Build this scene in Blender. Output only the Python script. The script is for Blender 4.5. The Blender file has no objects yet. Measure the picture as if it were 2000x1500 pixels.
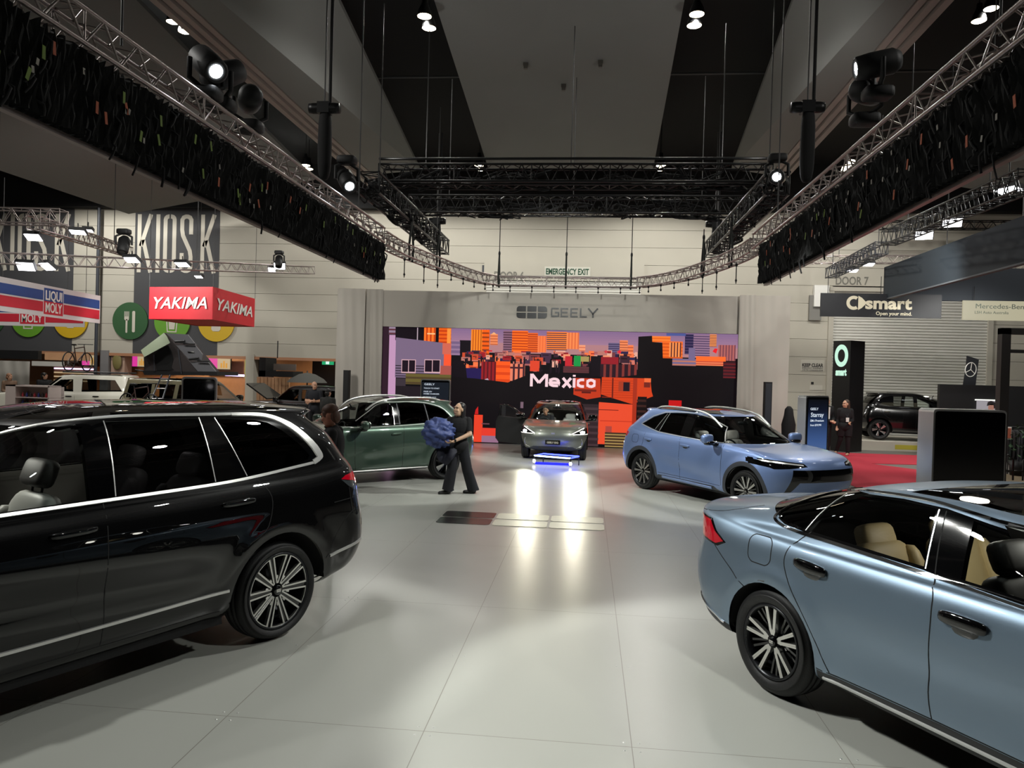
import bpy, bmesh, math, random
import numpy as np
from mathutils import Vector, Matrix, Euler
from mathutils.bvhtree import BVHTree
random.seed(7)
R = math.radians
PI = math.pi
scene = bpy.context.scene
col = scene.collection

# ------------------------------------------------------------------ camera
F_PX, CAM_H = 1460.0, 2.15
YAW, PITCH, ROLL = R(5.75), R(-0.68), R(1.6)
_f = Vector((-math.sin(YAW)*math.cos(PITCH), math.cos(YAW)*math.cos(PITCH), math.sin(PITCH)))
_r0 = Vector((math.cos(YAW), math.sin(YAW), 0)); _u0 = _r0.cross(_f)
_r = _r0*math.cos(ROLL)+_u0*math.sin(ROLL)
_u = _u0*math.cos(ROLL)-_r0*math.sin(ROLL)
CAM = Vector((0, 0, CAM_H))
def ray(x, y): return _f + _r*((x-1000)/F_PX) - _u*((y-750)/F_PX)
def atz(x, y, z):
    d = ray(x, y); return CAM + d*((z-CAM_H)/d.z)
def aty(x, y, Y):
    d = ray(x, y); return CAM + d*(Y/d.y)
def atx(x, y, X):
    d = ray(x, y); return CAM + d*(X/d.x)
cd = bpy.data.cameras.new('camera'); cam = bpy.data.objects.new('camera', cd); col.objects.link(cam)
cd.sensor_fit = 'HORIZONTAL'; cd.sensor_width = 36.0; cd.lens = 36.0*F_PX/2000.0
cd.clip_start = 0.05; cd.clip_end = 300
M = Matrix.Identity(4)
for i, a in enumerate((_r, _u, -_f)):
    for j in range(3): M[j][i] = a[j]
M.translation = CAM
cam.matrix_world = M
scene.camera = cam

# ------------------------------------------------------------------ objects
def tag(o, label=None, cat=None, group=None, kind=None):
    if label: o['label'] = label
    if cat: o['category'] = cat
    if group: o['group'] = group
    if kind: o['kind'] = kind
    return o
def thing(name, label, cat, loc=(0, 0, 0), rz=0.0, group=None, sc=1.0):
    o = bpy.data.objects.new(name, None); col.objects.link(o)
    o.empty_display_size = 0.2
    o.location = loc; o.rotation_euler = (0, 0, rz); o.scale = (sc, sc, sc)
    return tag(o, label, cat, group)
def pinv(o):
    return Matrix.LocRotScale(o.location, o.rotation_euler, o.scale).inverted()
def link(name, me, parent=None, world=False):
    o = bpy.data.objects.new(name, me); col.objects.link(o)
    if parent is not None:
        o.parent = parent
        if world:
            w = Matrix.Identity(4); p = parent
            while p is not None:
                w = p.matrix_parent_inverse @ Matrix.LocRotScale(p.location, p.rotation_euler, p.scale) @ w if p.parent else Matrix.LocRotScale(p.location, p.rotation_euler, p.scale) @ w
                p = p.parent
            o.matrix_parent_inverse = w.inverted()
    return o
def copy_tree(o, parent=None):
    c = o.copy(); col.objects.link(c)
    if parent is not None:
        c.parent = parent; c.matrix_parent_inverse = o.matrix_parent_inverse.copy()
    for ch in list(o.children): copy_tree(ch, c)
    return c

def rot(axis, deg): return Matrix.Rotation(R(deg), 3, axis)

class MB:
    """collects shapes, builds ONE mesh object"""
    def __init__(s): s.v = []; s.f = []; s.m = []; s.mi = 0; s.sm = []
    def add(s, vs, fs, smooth=False):
        b = len(s.v); s.v.extend(tuple(v) for v in vs)
        for f in fs: s.f.append(tuple(b+i for i in f)); s.m.append(s.mi); s.sm.append(smooth)
        return s
    def quad(s, a, b, c, d): return s.add([a, b, c, d], [(0, 1, 2, 3)])
    def poly(s, pts): return s.add(pts, [tuple(range(len(pts)))])
    def box(s, c, size, rm=None):
        c = Vector(c); hx, hy, hz = size[0]/2, size[1]/2, size[2]/2
        vs = []
        for x in (-hx, hx):
            for y in (-hy, hy):
                for z in (-hz, hz):
                    p = Vector((x, y, z)); vs.append(c+(rm @ p if rm else p))
        return s.add(vs, [(0, 1, 3, 2), (4, 6, 7, 5), (0, 4, 5, 1), (2, 3, 7, 6), (0, 2, 6, 4), (1, 5, 7, 3)])
    def bbox(s, a, b):
        return s.box([(a[i]+b[i])/2 for i in range(3)], [abs(b[i]-a[i]) for i in range(3)])
    def tube(s, pts, r, n=6, cap=True, smooth=True):
        pts = [Vector(p) for p in pts]; k = len(pts)
        rs = r if isinstance(r, (list, tuple)) else [r]*k
        vs = []; up = None
        for i, p in enumerate(pts):
            t = (pts[min(i+1, k-1)]-pts[max(i-1, 0)])
            t = t.normalized() if t.length > 1e-9 else Vector((0, 0, 1))
            if up is None: up = Vector((0, 0, 1)) if abs(t.z) < 0.9 else Vector((1, 0, 0))
            a = t.cross(up)
            if a.length < 1e-6: a = t.orthogonal()
            a.normalize(); b = a.cross(t).normalized(); up = b
            for j in range(n):
                w = 2*PI*j/n; vs.append(p+(a*math.cos(w)+b*math.sin(w))*rs[i])
        fs = []
        for i in range(k-1):
            for j in range(n):
                j2 = (j+1) % n; fs.append((i*n+j, i*n+j2, (i+1)*n+j2, (i+1)*n+j))
        s.add(vs, fs, smooth)
        if cap: s.add(vs[:n], [tuple(range(n))[::-1]]); s.add(vs[-n:], [tuple(range(n))])
        return s
    def prism(s, poly, o, ax, ay, depth):
        """2D outline in the plane (ax, ay) at o, pushed along ax x ay by depth"""
        o = Vector(o); ax = Vector(ax); ay = Vector(ay); n = ax.cross(ay).normalized()*depth
        k = len(poly)
        lo = [o+ax*x+ay*y for x, y in poly]; hi = [p+n for p in lo]
        return s.add(lo+hi, [tuple(range(k))[::-1], tuple(range(k, 2*k))]+[(i, (i+1) % k, k+(i+1) % k, k+i) for i in range(k)])
    def lathe(s, prof, o=(0, 0, 0), axis='z', n=24, smooth=True, a0=0, a1=2*PI, rm=None):
        """profile of (radius, height) turned about an axis"""
        full = abs(a1-a0-2*PI) < 1e-6; cnt = n if full else n+1
        vs = []; o = Vector(o)
        for i in range(cnt):
            w = a0+(a1-a0)*i/n; c, sn = math.cos(w), math.sin(w)
            for r, h in prof:
                p = {'z': (r*c, r*sn, h), 'y': (r*c, h, r*sn), 'x': (h, r*c, r*sn)}[axis]
                p = Vector(p); vs.append(o+(rm @ p if rm else p))
        m = len(prof); fs = []
        for i in range(n):
            i2 = (i+1) % cnt
            for j in range(m-1): fs.append((i*m+j, i2*m+j, i2*m+j+1, i*m+j+1))
        return s.add(vs, fs, smooth)
    def sph(s, c, size, e=1.0, e2=None, n=16, m=10, rm=None):
        """rounded block / ellipsoid: e<1 squarer"""
        e2 = e if e2 is None else e2
        c = Vector(c); pw = lambda a, k: math.copysign(abs(a)**k, a)
        vs = []
        for i in range(m+1):
            t = -PI/2+PI*i/m
            for j in range(n):
                w = 2*PI*j/n
                p = Vector((pw(math.cos(t), e)*pw(math.cos(w), e2)*size[0]/2, pw(math.cos(t), e)*pw(math.sin(w), e2)*size[1]/2, pw(math.sin(t), e)*size[2]/2))
                vs.append(c+(rm @ p if rm else p))
        fs = []
        for i in range(m):
            for j in range(n):
                j2 = (j+1) % n; fs.append((i*n+j, i*n+j2, (i+1)*n+j2, (i+1)*n+j))
        return s.add(vs, fs, True)
    def sheet(s, P, smooth=True, closed=False):
        """grid of points P[i][j]"""
        a = len(P); b = len(P[0]); vs = [p for r_ in P for p in r_]
        fs = [(i*b+j, i*b+j+1, (i+1)*b+j+1, (i+1)*b+j) for i in range(a-1) for j in range(b-1)]
        return s.add(vs, fs, smooth)
    def build(s, name, mat, parent=None, world=False, weld=False, pivot=True):
        me = bpy.data.meshes.new(name)
        v = s.v; org = None
        if parent is None and pivot and v:
            a = np.array(v); lo = a.min(0); hi = a.max(0)
            org = Vector(((lo[0]+hi[0])/2, (lo[1]+hi[1])/2, lo[2])); v = (a-np.array(org)).tolist()
        me.from_pydata(v, [], s.f)
        mats = mat if isinstance(mat, (list, tuple)) else [mat]
        for m in mats: me.materials.append(m)
        me.polygons.foreach_set('material_index', s.m)
        me.polygons.foreach_set('use_smooth', s.sm)
        if weld:
            bm = bmesh.new(); bm.from_mesh(me); bmesh.ops.remove_doubles(bm, verts=bm.verts, dist=1e-5); bm.to_mesh(me); bm.free()
        me.update()
        o = link(name, me, parent, world)
        if org is not None: o.location = org
        return o

def text_mesh(txt, size=1.0, bold=0.0, sx=1.0, depth=0.0, align='CENTER', shear=0.0, space=1.0):
    """vertices and faces of lettering lying in the XY plane, baseline at y=0"""
    cu = bpy.data.curves.new('lettering', 'FONT'); cu.body = txt; cu.size = size; cu.align_x = align
    cu.offset = bold; cu.extrude = depth/2; cu.shear = shear; cu.space_character = space; cu.resolution_u = 3
    ob = bpy.data.objects.new('lettering', cu); col.objects.link(ob)
    dg = bpy.context.evaluated_depsgraph_get(); dg.update()
    me = bpy.data.meshes.new_from_object(ob.evaluated_get(dg))
    vs = [Vector((v.co.x*sx, v.co.y, v.co.z)) for v in me.vertices]; fs = [tuple(p.vertices) for p in me.polygons]
    bpy.data.objects.remove(ob); bpy.data.curves.remove(cu); bpy.data.meshes.remove(me)
    return vs, fs
def put_text(mb, txt, o, ax, ay, height, width=None, **kw):
    """lettering fitted to a box: bottom centre at o, cap height and total width given"""
    vs, fs = text_mesh(txt, 1.0, **kw)
    xs = [v.x for v in vs]; ys = [v.y for v in vs]
    w = max(xs)-min(xs); cx = (max(xs)+min(xs))/2
    caps = text_mesh('H', 1.0, bold=kw.get('bold', 0))[0]
    h = max(v.y for v in caps)-min(0, min(v.y for v in caps))
    sy = height/h; sx = width/w if width else sy
    o = Vector(o); ax = Vector(ax).normalized(); ay = Vector(ay).normalized(); n = ax.cross(ay)
    mb.add([o+ax*((v.x-cx)*sx)+ay*(v.y*sy)+n*v.z for v in vs], fs)
    return mb

def pchip(pts):
    """monotone cubic through (x, y) points"""
    pts = sorted(pts); x = [p[0] for p in pts]; y = [p[1] for p in pts]; n = len(x)
    if n == 1: return lambda t: y[0]
    h = [x[i+1]-x[i] for i in range(n-1)]; d = [(y[i+1]-y[i])/h[i] for i in range(n-1)]
    m = [d[0]]+[0 if d[i-1]*d[i] <= 0 else 2*d[i-1]*d[i]/(d[i-1]+d[i]) for i in range(1, n-1)]+[d[-1]]
    def fn(t):
        if t <= x[0]: return y[0]
        if t >= x[-1]: return y[-1]
        i = max(j for j in range(n-1) if x[j] <= t); s = (t-x[i])/h[i]
        return (2*s**3-3*s*s+1)*y[i]+(s**3-2*s*s+s)*h[i]*m[i]+(-2*s**3+3*s*s)*y[i+1]+(s**3-s*s)*h[i]*m[i+1]
    return fn
def smooth_line(pts, n=6):
    """Catmull-Rom through points"""
    P = [Vector(p) for p in pts]; out = []
    for i in range(len(P)-1):
        a, b, c, d = P[max(i-1, 0)], P[i], P[i+1], P[min(i+2, len(P)-1)]
        for k in range(n):
            t = k/n; out.append(0.5*((2*b)+(c-a)*t+(2*a-5*b+4*c-d)*t*t+(3*b-a-3*c+d)*t**3))
    out.append(P[-1]); return out
def inside(p, poly):
    x, y = p; c = False; n = len(poly); j = n-1
    for i in range(n):
        xi, yi = poly[i]; xj, yj = poly[j]
        if (yi > y) != (yj > y) and x < (xj-xi)*(y-yi)/(yj-yi)+xi: c = not c
        j = i
    return c
def rrect(w, h, r, n=4, cx=0.0, cy=0.0):
    out = []
    for qx, qy, a in ((1, 1, 0), (-1, 1, 90), (-1, -1, 180), (1, -1, 270)):
        for k in range(n+1):
            t = R(a+90*k/n); out.append((cx+qx*(w/2-r)+r*math.cos(t), cy+qy*(h/2-r)+r*math.sin(t)))
    return out
# ------------------------------------------------------------------ materials
def lin(c):
    if isinstance(c, (int, float)): c = (c, c, c)
    return tuple((v/12.92 if v <= 0.04045 else ((v+0.055)/1.055)**2.4) for v in (x/255.0 for x in c))
_mats = {}
def mat(name, rgb, rough=0.5, metal=0.0, coat=0.0, coat_rough=0.03, emit=None, es=0.0, spec=0.5, noise=0.0, nscale=8.0, bump=0.0, bscale=60.0, stretch=None):
    if name in _mats: return _mats[name]
    m = bpy.data.materials.new(name); m.use_nodes = True; nt = m.node_tree; b = nt.nodes['Principled BSDF']
    c = lin(rgb)
    b.inputs['Base Color'].default_value = (*c, 1); b.inputs['Roughness'].default_value = rough
    b.inputs['Metallic'].default_value = metal; b.inputs['Coat Weight'].default_value = coat
    b.inputs['Coat Roughness'].default_value = coat_rough; b.inputs['Specular IOR Level'].default_value = spec
    if emit is not None:
        b.inputs['Emission Color'].default_value = (*lin(emit), 1); b.inputs['Emission Strength'].default_value = es
    if noise or bump:
        tc = nt.nodes.new('ShaderNodeTexCoord'); src = tc.outputs['Object']
        if stretch:
            mp = nt.nodes.new('ShaderNodeMapping'); mp.inputs['Scale'].default_value = stretch
            nt.links.new(src, mp.inputs['Vector']); src = mp.outputs['Vector']
        if noise:
            n = nt.nodes.new('ShaderNodeTexNoise'); n.inputs['Scale'].default_value = nscale; n.inputs['Detail'].default_value = 6
            nt.links.new(src, n.inputs['Vector'])
            mx = nt.nodes.new('ShaderNodeMix'); mx.data_type = 'RGBA'
            mx.inputs[6].default_value = (*[v*(1-noise) for v in c], 1); mx.inputs[7].default_value = (*[min(1, v*(1+noise)) for v in c], 1)
            nt.links.new(n.outputs['Fac'], mx.inputs[0]); nt.links.new(mx.outputs[2], b.inputs['Base Color'])
        if bump:
            n2 = nt.nodes.new('ShaderNodeTexNoise'); n2.inputs['Scale'].default_value = bscale; n2.inputs['Detail'].default_value = 4
            nt.links.new(src, n2.inputs['Vector'])
            bp = nt.nodes.new('ShaderNodeBump'); bp.inputs['Strength'].default_value = bump; bp.inputs['Distance'].default_value = 0.02
            nt.links.new(n2.outputs['Fac'], bp.inputs['Height']); nt.links.new(bp.outputs['Normal'], b.inputs['Normal'])
    _mats[name] = m; return m
def glass(name, tint, spec=1.45, rough=0.0):
    if name in _mats: return _mats[name]
    m = bpy.data.materials.new(name); m.use_nodes = True; nt = m.node_tree; nt.nodes.clear()
    out = nt.nodes.new('ShaderNodeOutputMaterial'); mx = nt.nodes.new('ShaderNodeMixShader')
    tr = nt.nodes.new('ShaderNodeBsdfTransparent'); gl = nt.nodes.new('ShaderNodeBsdfGlossy'); fr = nt.nodes.new('ShaderNodeFresnel')
    tr.inputs[0].default_value = (*tint, 1); gl.inputs['Roughness'].default_value = rough; fr.inputs['IOR'].default_value = spec
    gl.inputs['Color'].default_value = (0.9, 0.9, 0.9, 1)
    nt.links.new(fr.outputs[0], mx.inputs[0]); nt.links.new(tr.outputs[0], mx.inputs[1]); nt.links.new(gl.outputs[0], mx.inputs[2])
    nt.links.new(mx.outputs[0], out.inputs['Surface'])
    _mats[name] = m; return m
def emis(name, rgb, es):
    return mat(name, (10, 10, 10), 0.6, emit=rgb, es=es)

M_blackpaint = mat('black car paint', (4, 4, 5), 0.35, 0, 1.0, 0.01, spec=0.05)
M_sedan = mat('steel blue metallic paint', (124, 142, 160), 0.47, 0.8, 0.5, 0.06)
M_blue = mat('sky blue metallic paint', (118, 142, 190), 0.40, 0.5, 1.0, 0.03)
M_green = mat('dark green metallic paint', (68, 88, 76), 0.33, 0.6, 1.0, 0.03)
M_grey = mat('bronze grey metallic paint', (118, 122, 112), 0.36, 0.6, 1.0, 0.03)
M_chrome = mat('satin silver trim', (212, 212, 210), 0.34, 0.8)
M_bright = mat('bright chrome', (220, 220, 222), 0.08, 1.0)
M_alu = mat('machined alloy', (215, 214, 210), 0.25, 0.9)
M_gunmetal = mat('dark alloy', (40, 41, 44), 0.3, 0.7)
M_gloss = mat('gloss black plastic', (8, 8, 9), 0.06, 0, 0.6)
M_plastic = mat('dark plastic', (26, 27, 30), 0.5)
M_clad = mat('grey plastic cladding', (52, 55, 62), 0.45)
M_rubber = mat('tyre rubber', (18, 18, 19), 0.55, bump=0.15, bscale=120)
M_well = mat('wheel arch liner', (10, 10, 11), 0.9)
M_seam = mat('panel gap', (4, 4, 5), 0.8)
M_cabin = mat('dark cabin lining', (26, 26, 27), 0.8)
M_liner = mat('grey cabin lining', (112, 110, 106), 0.8)
M_cabinfill = emis('lit cabin fill', (255, 246, 230), 6.0)  # emissive body for the added cabin fill
M_seat = mat('light grey leather', (176, 176, 172), 0.45)
M_beige = mat('beige leather', (206, 186, 140), 0.5)
M_seatdark = mat('dark seat cloth', (34, 31, 30), 0.6)
M_tail = mat('red tail lamp', (150, 8, 24), 0.1, 0, 1.0, emit=(255, 10, 50), es=0.14)
M_lampglass = mat('clear lamp plastic', (70, 74, 78), 0.08, 0.2, 1.0)
M_headlit = emis('lit headlamp', (250, 255, 228), 130.0)
M_drl = emis('lit running light strip', (255, 250, 240), 1.6)
G_clear = glass('clear car glass', (0.80, 0.85, 0.83))
G_mid = glass('tinted car glass', (0.52, 0.54, 0.53))
G_roof = glass('tinted roof glass', (0.42, 0.44, 0.44))
G_dark = glass('privacy glass', (0.035, 0.035, 0.04))
M_white = mat('white plastic', (225, 224, 218), 0.4)
M_black = mat('matt black', (14, 14, 15), 0.6)
M_blacksteel = mat('black powder coated metal', (13, 13, 14), 0.4, 0.3)
M_truss = mat('silver truss alloy', (150, 140, 136), 0.35, 0.75)
# ------------------------------------------------------------------ car bodies
NF, NM, NR = 22, 76, 22
def ring_points(r):
    w, xf, xr, Lf, nf, Lr, nr, zc = r[:8]
    tp = pchip(r[8]) if len(r) > 8 else None
    zf = pchip(zc); out = []
    for i in range(NF):
        t = PI/2*i/NF; out.append((xf-Lf+Lf*math.cos(t)**(2/nf), w*math.sin(t)**(2/nf) if i else 0.0))
    a, b = xf-Lf, xr+Lr
    for i in range(NM+1): out.append((a+(b-a)*i/NM, w))
    for i in range(1, NR+1):
        t = PI/2*(1-i/NR); out.append((xr+Lr-Lr*math.cos(t)**(2/nr), w*math.sin(t)**(2/nr) if i < NR else 0.0))
    return np.array([(x, y*(tp(x) if tp else 1.0), zf(x)) for x, y in out])
def loft(rings, S=5, sharp=()):
    P = [ring_points(r) for r in rings]; K = len(P)
    S = S if isinstance(S, (list, tuple)) else [S]*(K-1)
    rows = []; first = []
    for i in range(K-1):
        p1, p2 = P[i], P[i+1]
        p0 = P[i-1] if i > 0 and i not in sharp else 2*p1-p2
        if i+2 < K and (i+1) not in sharp: p3 = P[i+2]
        elif i+2 >= K: p3 = P[K-2]*np.array([1, -1, 1])
        else: p3 = 2*p2-p1
        d = lambda a, b: np.maximum(np.sqrt(np.linalg.norm(a-b, axis=1)), 1e-3)[:, None]
        t0 = 0.0; t1 = d(p0, p1); t2 = t1+d(p1, p2); t3 = t2+d(p2, p3)
        first.append(len(rows))
        for k in range(S[i]):
            t = t1+(t2-t1)*(k/S[i])
            a1 = (t1-t)/t1*p0+t/t1*p1; a2 = (t2-t)/(t2-t1)*p1+(t-t1)/(t2-t1)*p2; a3 = (t3-t)/(t3-t2)*p2+(t-t2)/(t3-t2)*p3
            b1 = (t2-t)/t2*a1+t/t2*a2; b2 = (t3-t)/(t3-t1)*a2+(t-t1)/(t3-t1)*a3
            rows.append((t2-t)/(t2-t1)*b1+(t-t1)/(t2-t1)*b2)
    first.append(len(rows)); rows.append(P[-1])
    G = np.array(rows); G[:, 0, 1] = 0; G[:, -1, 1] = 0; G[-1, :, 1] = 0
    G[:, :, 1] = np.maximum(G[:, :, 1], 0)
    return G, first

AX = {'y': (0, 2), 'xf': (1, 2), 'xr': (1, 2), 't': (0, 1)}
PN = {'y': Vector((0, 1, 0)), 'xf': Vector((1, 0, 0)), 'xr': Vector((1, 0, 0)), 't': Vector((0, 0, 1))}
class Shell:
    def __init__(s, cfg):
        G, first = loft(cfg['rings'], cfg.get('S', 5), cfg.get('sharp', ()))
        if 'sculpt' in cfg: cfg['sculpt'](G, first)
        s.first = first; nv, nu = G.shape[:2]
        bm = s.bm = bmesh.new()
        s.L = bm.faces.layers.int.new('reg'); s.LV = bm.faces.layers.int.new('v'); s.LU = bm.faces.layers.int.new('u')
        V = [[bm.verts.new(G[i, j]) for j in range(nu)] for i in range(nv)]
        for i in range(nv-1):
            for j in range(nu-1):
                f = bm.faces.new((V[i][j], V[i][j+1], V[i+1][j+1], V[i+1][j]))
                f[s.LV] = i; f[s.LU] = j; f.smooth = True
        bmesh.ops.remove_doubles(bm, verts=bm.verts, dist=2e-5)
        bmesh.ops.dissolve_degenerate(bm, dist=1e-6, edges=bm.edges)
        bm.normal_update()
        # smooth normals taken from the uncut surface
        for v in bm.verts:
            n = v.normal.copy()
            if v.co.y < 1e-5: n.y = 0; n.normalize()
        bm.verts.index_update()
        s.bn = [Vector((v.normal.x, 0 if v.co.y < 1e-5 else v.normal.y, v.normal.z)).normalized() for v in bm.verts]
        tris = []; 
        bm.verts.ensure_lookup_table()
        vs = [v.co.copy() for v in bm.verts]
        for f in bm.faces:
            ix = [v.index for v in f.verts]
            for k in range(1, len(ix)-1): tris.append((ix[0], ix[k], ix[k+1]))
        s.tris = tris; s.vs = vs; s.bvh = BVHTree.FromPolygons(vs, tris)
        s.names = {}
    def set_uv(s, reg, v0, v1, u0, u1):
        for f in s.bm.faces:
            if v0 <= f[s.LV] < v1 and u0 <= f[s.LU] < u1: f[s.L] = reg
    def normal(s, co):
        p, n, i, d = s.bvh.find_nearest(co)
        if i is None: return Vector((0, 0, 1))
        a, b, c = s.tris[i]; A, B, C = s.vs[a], s.vs[b], s.vs[c]
        v0, v1, v2 = B-A, C-A, p-A
        d00, d01, d11, d20, d21 = v0.dot(v0), v0.dot(v1), v1.dot(v1), v2.dot(v0), v2.dot(v1)
        den = d00*d11-d01*d01
        if abs(den) < 1e-14: return s.bn[a]
        y = (d11*d20-d01*d21)/den; z = (d00*d21-d01*d20)/den
        n = s.bn[a]*(1-y-z)+s.bn[b]*y+s.bn[c]*z
        return n.normalized() if n.length > 1e-6 else s.bn[a]
    def cut(s, reg, poly, ax='y', only=(0,), cond=None, classify=True):
        bm = s.bm; a, b = AX[ax]; pn = PN[ax]; P = [Vector(p) for p in poly]
        x0 = min(p[0] for p in P)-.01; x1 = max(p[0] for p in P)+.01; y0 = min(p[1] for p in P)-.01; y1 = max(p[1] for p in P)+.01
        def ok(f):
            if only is not None and f[s.L] not in only: return False
            n = f.normal
            if ax == 'y' and n.y < 0.05: return False
            if ax == 'xf' and n.x < 0.02: return False
            if ax == 'xr' and n.x > -0.02: return False
            if ax == 't' and n.z < 0.1: return False
            return cond is None or cond(f)
        def bb(f):
            xs = [v.co[a] for v in f.verts]; ys = [v.co[b] for v in f.verts]
            return min(xs), max(xs), min(ys), max(ys)
        cand = {}
        for f in bm.faces:
            if ok(f):
                q = bb(f)
                if q[1] > x0 and q[0] < x1 and q[3] > y0 and q[2] < y1: cand[f] = q
        n = len(P)
        for i in range(n):
            p, q = P[i], P[(i+1) % n]; d = q-p
            if d.length < 1e-6: continue
            e = 0.004
            lx, hx = min(p[0], q[0])-e, max(p[0], q[0])+e; ly, hy = min(p[1], q[1])-e, max(p[1], q[1])+e
            sel = [f for f, w in cand.items() if f.is_valid and w[1] > lx and w[0] < hx and w[3] > ly and w[2] < hy]
            if not sel: continue
            D = Vector((0, 0, 0)); D[a] = d[0]; D[b] = d[1]; O = Vector((0, 0, 0)); O[a] = p[0]; O[b] = p[1]
            geom = set(sel)
            for f in sel: geom.update(f.edges); geom.update(f.verts)
            r = bmesh.ops.bisect_plane(bm, geom=list(geom), dist=1e-5, plane_co=O, plane_no=D.cross(pn).normalized())
            for f in r['geom']:
                if isinstance(f, bmesh.types.BMFace): f.normal_update(); cand[f] = bb(f)
        if classify:
            for f in cand:
                if f.is_valid and ok(f):
                    c = f.calc_center_median()
                    if inside((c[a], c[b]), poly): f[s.L] = reg
    def remove(s, test):
        fs = [f for f in s.bm.faces if test(f)]
        bmesh.ops.delete(s.bm, geom=fs, context='FACES')
    def part(s, regs, name, m, parent, mode='both', off=0.0, flip=False, world=False):
        """mode both: halves joined; sides: one object a side"""
        regs = regs if isinstance(regs, (tuple, list, set)) else (regs,)
        fs = [f for f in s.bm.faces if f[s.L] in regs]
        if not fs: return []
        idx = {}; co = []; no = []; F = []
        for f in fs:
            k = []
            for v in f.verts:
                if v not in idx:
                    idx[v] = len(co); n = s.normal(v.co); no.append(n); co.append(v.co+n*off)
                k.append(idx[v])
            F.append(k[::-1] if flip else k)
        out = []
        def mk(c, n, f):
            me = bpy.data.meshes.new(name); me.from_pydata([tuple(x) for x in c], [], f); me.materials.append(m)
            me.polygons.foreach_set('use_smooth', [True]*len(f)); me.update()
            if flip: n = [-x for x in n]
            me.normals_split_custom_set_from_vertices([tuple(x) for x in n])
            out.append(link(name, me, parent))
        mir = [Vector((p.x, -p.y, p.z)) for p in co]; mno = [Vector((p.x, -p.y, p.z)) for p in no]; mF = [k[::-1] for k in F]
        if mode == 'both':
            b = len(co); mk(co+mir, no+mno, F+[[i+b for i in k] for k in mF])
        else:
            mk(co, no, F); mk(mir, mno, mF)
        return out
    def on(s, x, z):
        """side surface point and normal at (x, z)"""
        p, n, i, d = s.bvh.ray_cast(Vector((x, 3, z)), Vector((0, -1, 0)))
        if p is None:
            p, n, i, d = s.bvh.find_nearest(Vector((x, 1.0, z)))
        return p, s.normal(p)
    def over(s, x, y):
        p, n, i, d = s.bvh.ray_cast(Vector((x, y, 4)), Vector((0, 0, -1)))
        return (p, s.normal(p)) if p is not None else (Vector((x, y, 1)), Vector((0, 0, 1)))
    def ribbon(s, line, w, h, name, m, parent, sides=2, closed=False, lift=0.0, surf=None):
        """raised strip lying on the body along a line given in side view; w may be a list"""
        line = [Vector(p) for p in line]
        if not isinstance(w, (list, tuple)):
            fine = []
            for i in range(len(line)-(0 if closed else 1)):
                a, b = line[i], line[(i+1) % len(line)]; n_ = max(1, int((b-a).length/.05))
                fine += [a.lerp(b, q/n_) for q in range(n_)]
            if not closed: fine.append(line[-1])
            line = fine
        k = len(line); rows = []
        ws = w if isinstance(w, (list, tuple)) else [w]*k
        for i, p in enumerate(line):
            c, n = (surf or s.on)(p[0], p[1])
            a = line[(i-1) % k] if (closed or i > 0) else p; b = line[(i+1) % k] if (closed or i < k-1) else p
            ca = (surf or s.on)(a[0], a[1])[0]; cb = (surf or s.on)(b[0], b[1])[0]; t = (cb-ca)
            if t.length < 1e-7: t = Vector((1, 0, 0))
            t.normalize(); sd = n.cross(t).normalized(); q = ws[i]/2
            base = c+n*(lift-0.003)
            rows.append([base-sd*q, base-sd*q*0.8+n*(h+0.003), base+sd*q*0.8+n*(h+0.003), base+sd*q])
        if closed: rows.append(rows[0])
        out = []
        for sg in ((1, -1) if sides == 2 else (1,)):
            mb = MB(); mb.sheet([[Vector((p.x, p.y*sg, p.z)) for p in (r if sg > 0 else r[::-1])] for r in rows], smooth=False)
            if not closed:
                for r in (rows[0], rows[-1]): mb.poly([Vector((p.x, p.y*sg, p.z)) for p in r])
            out.append(mb.build(name, m, parent))
        return out

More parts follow.
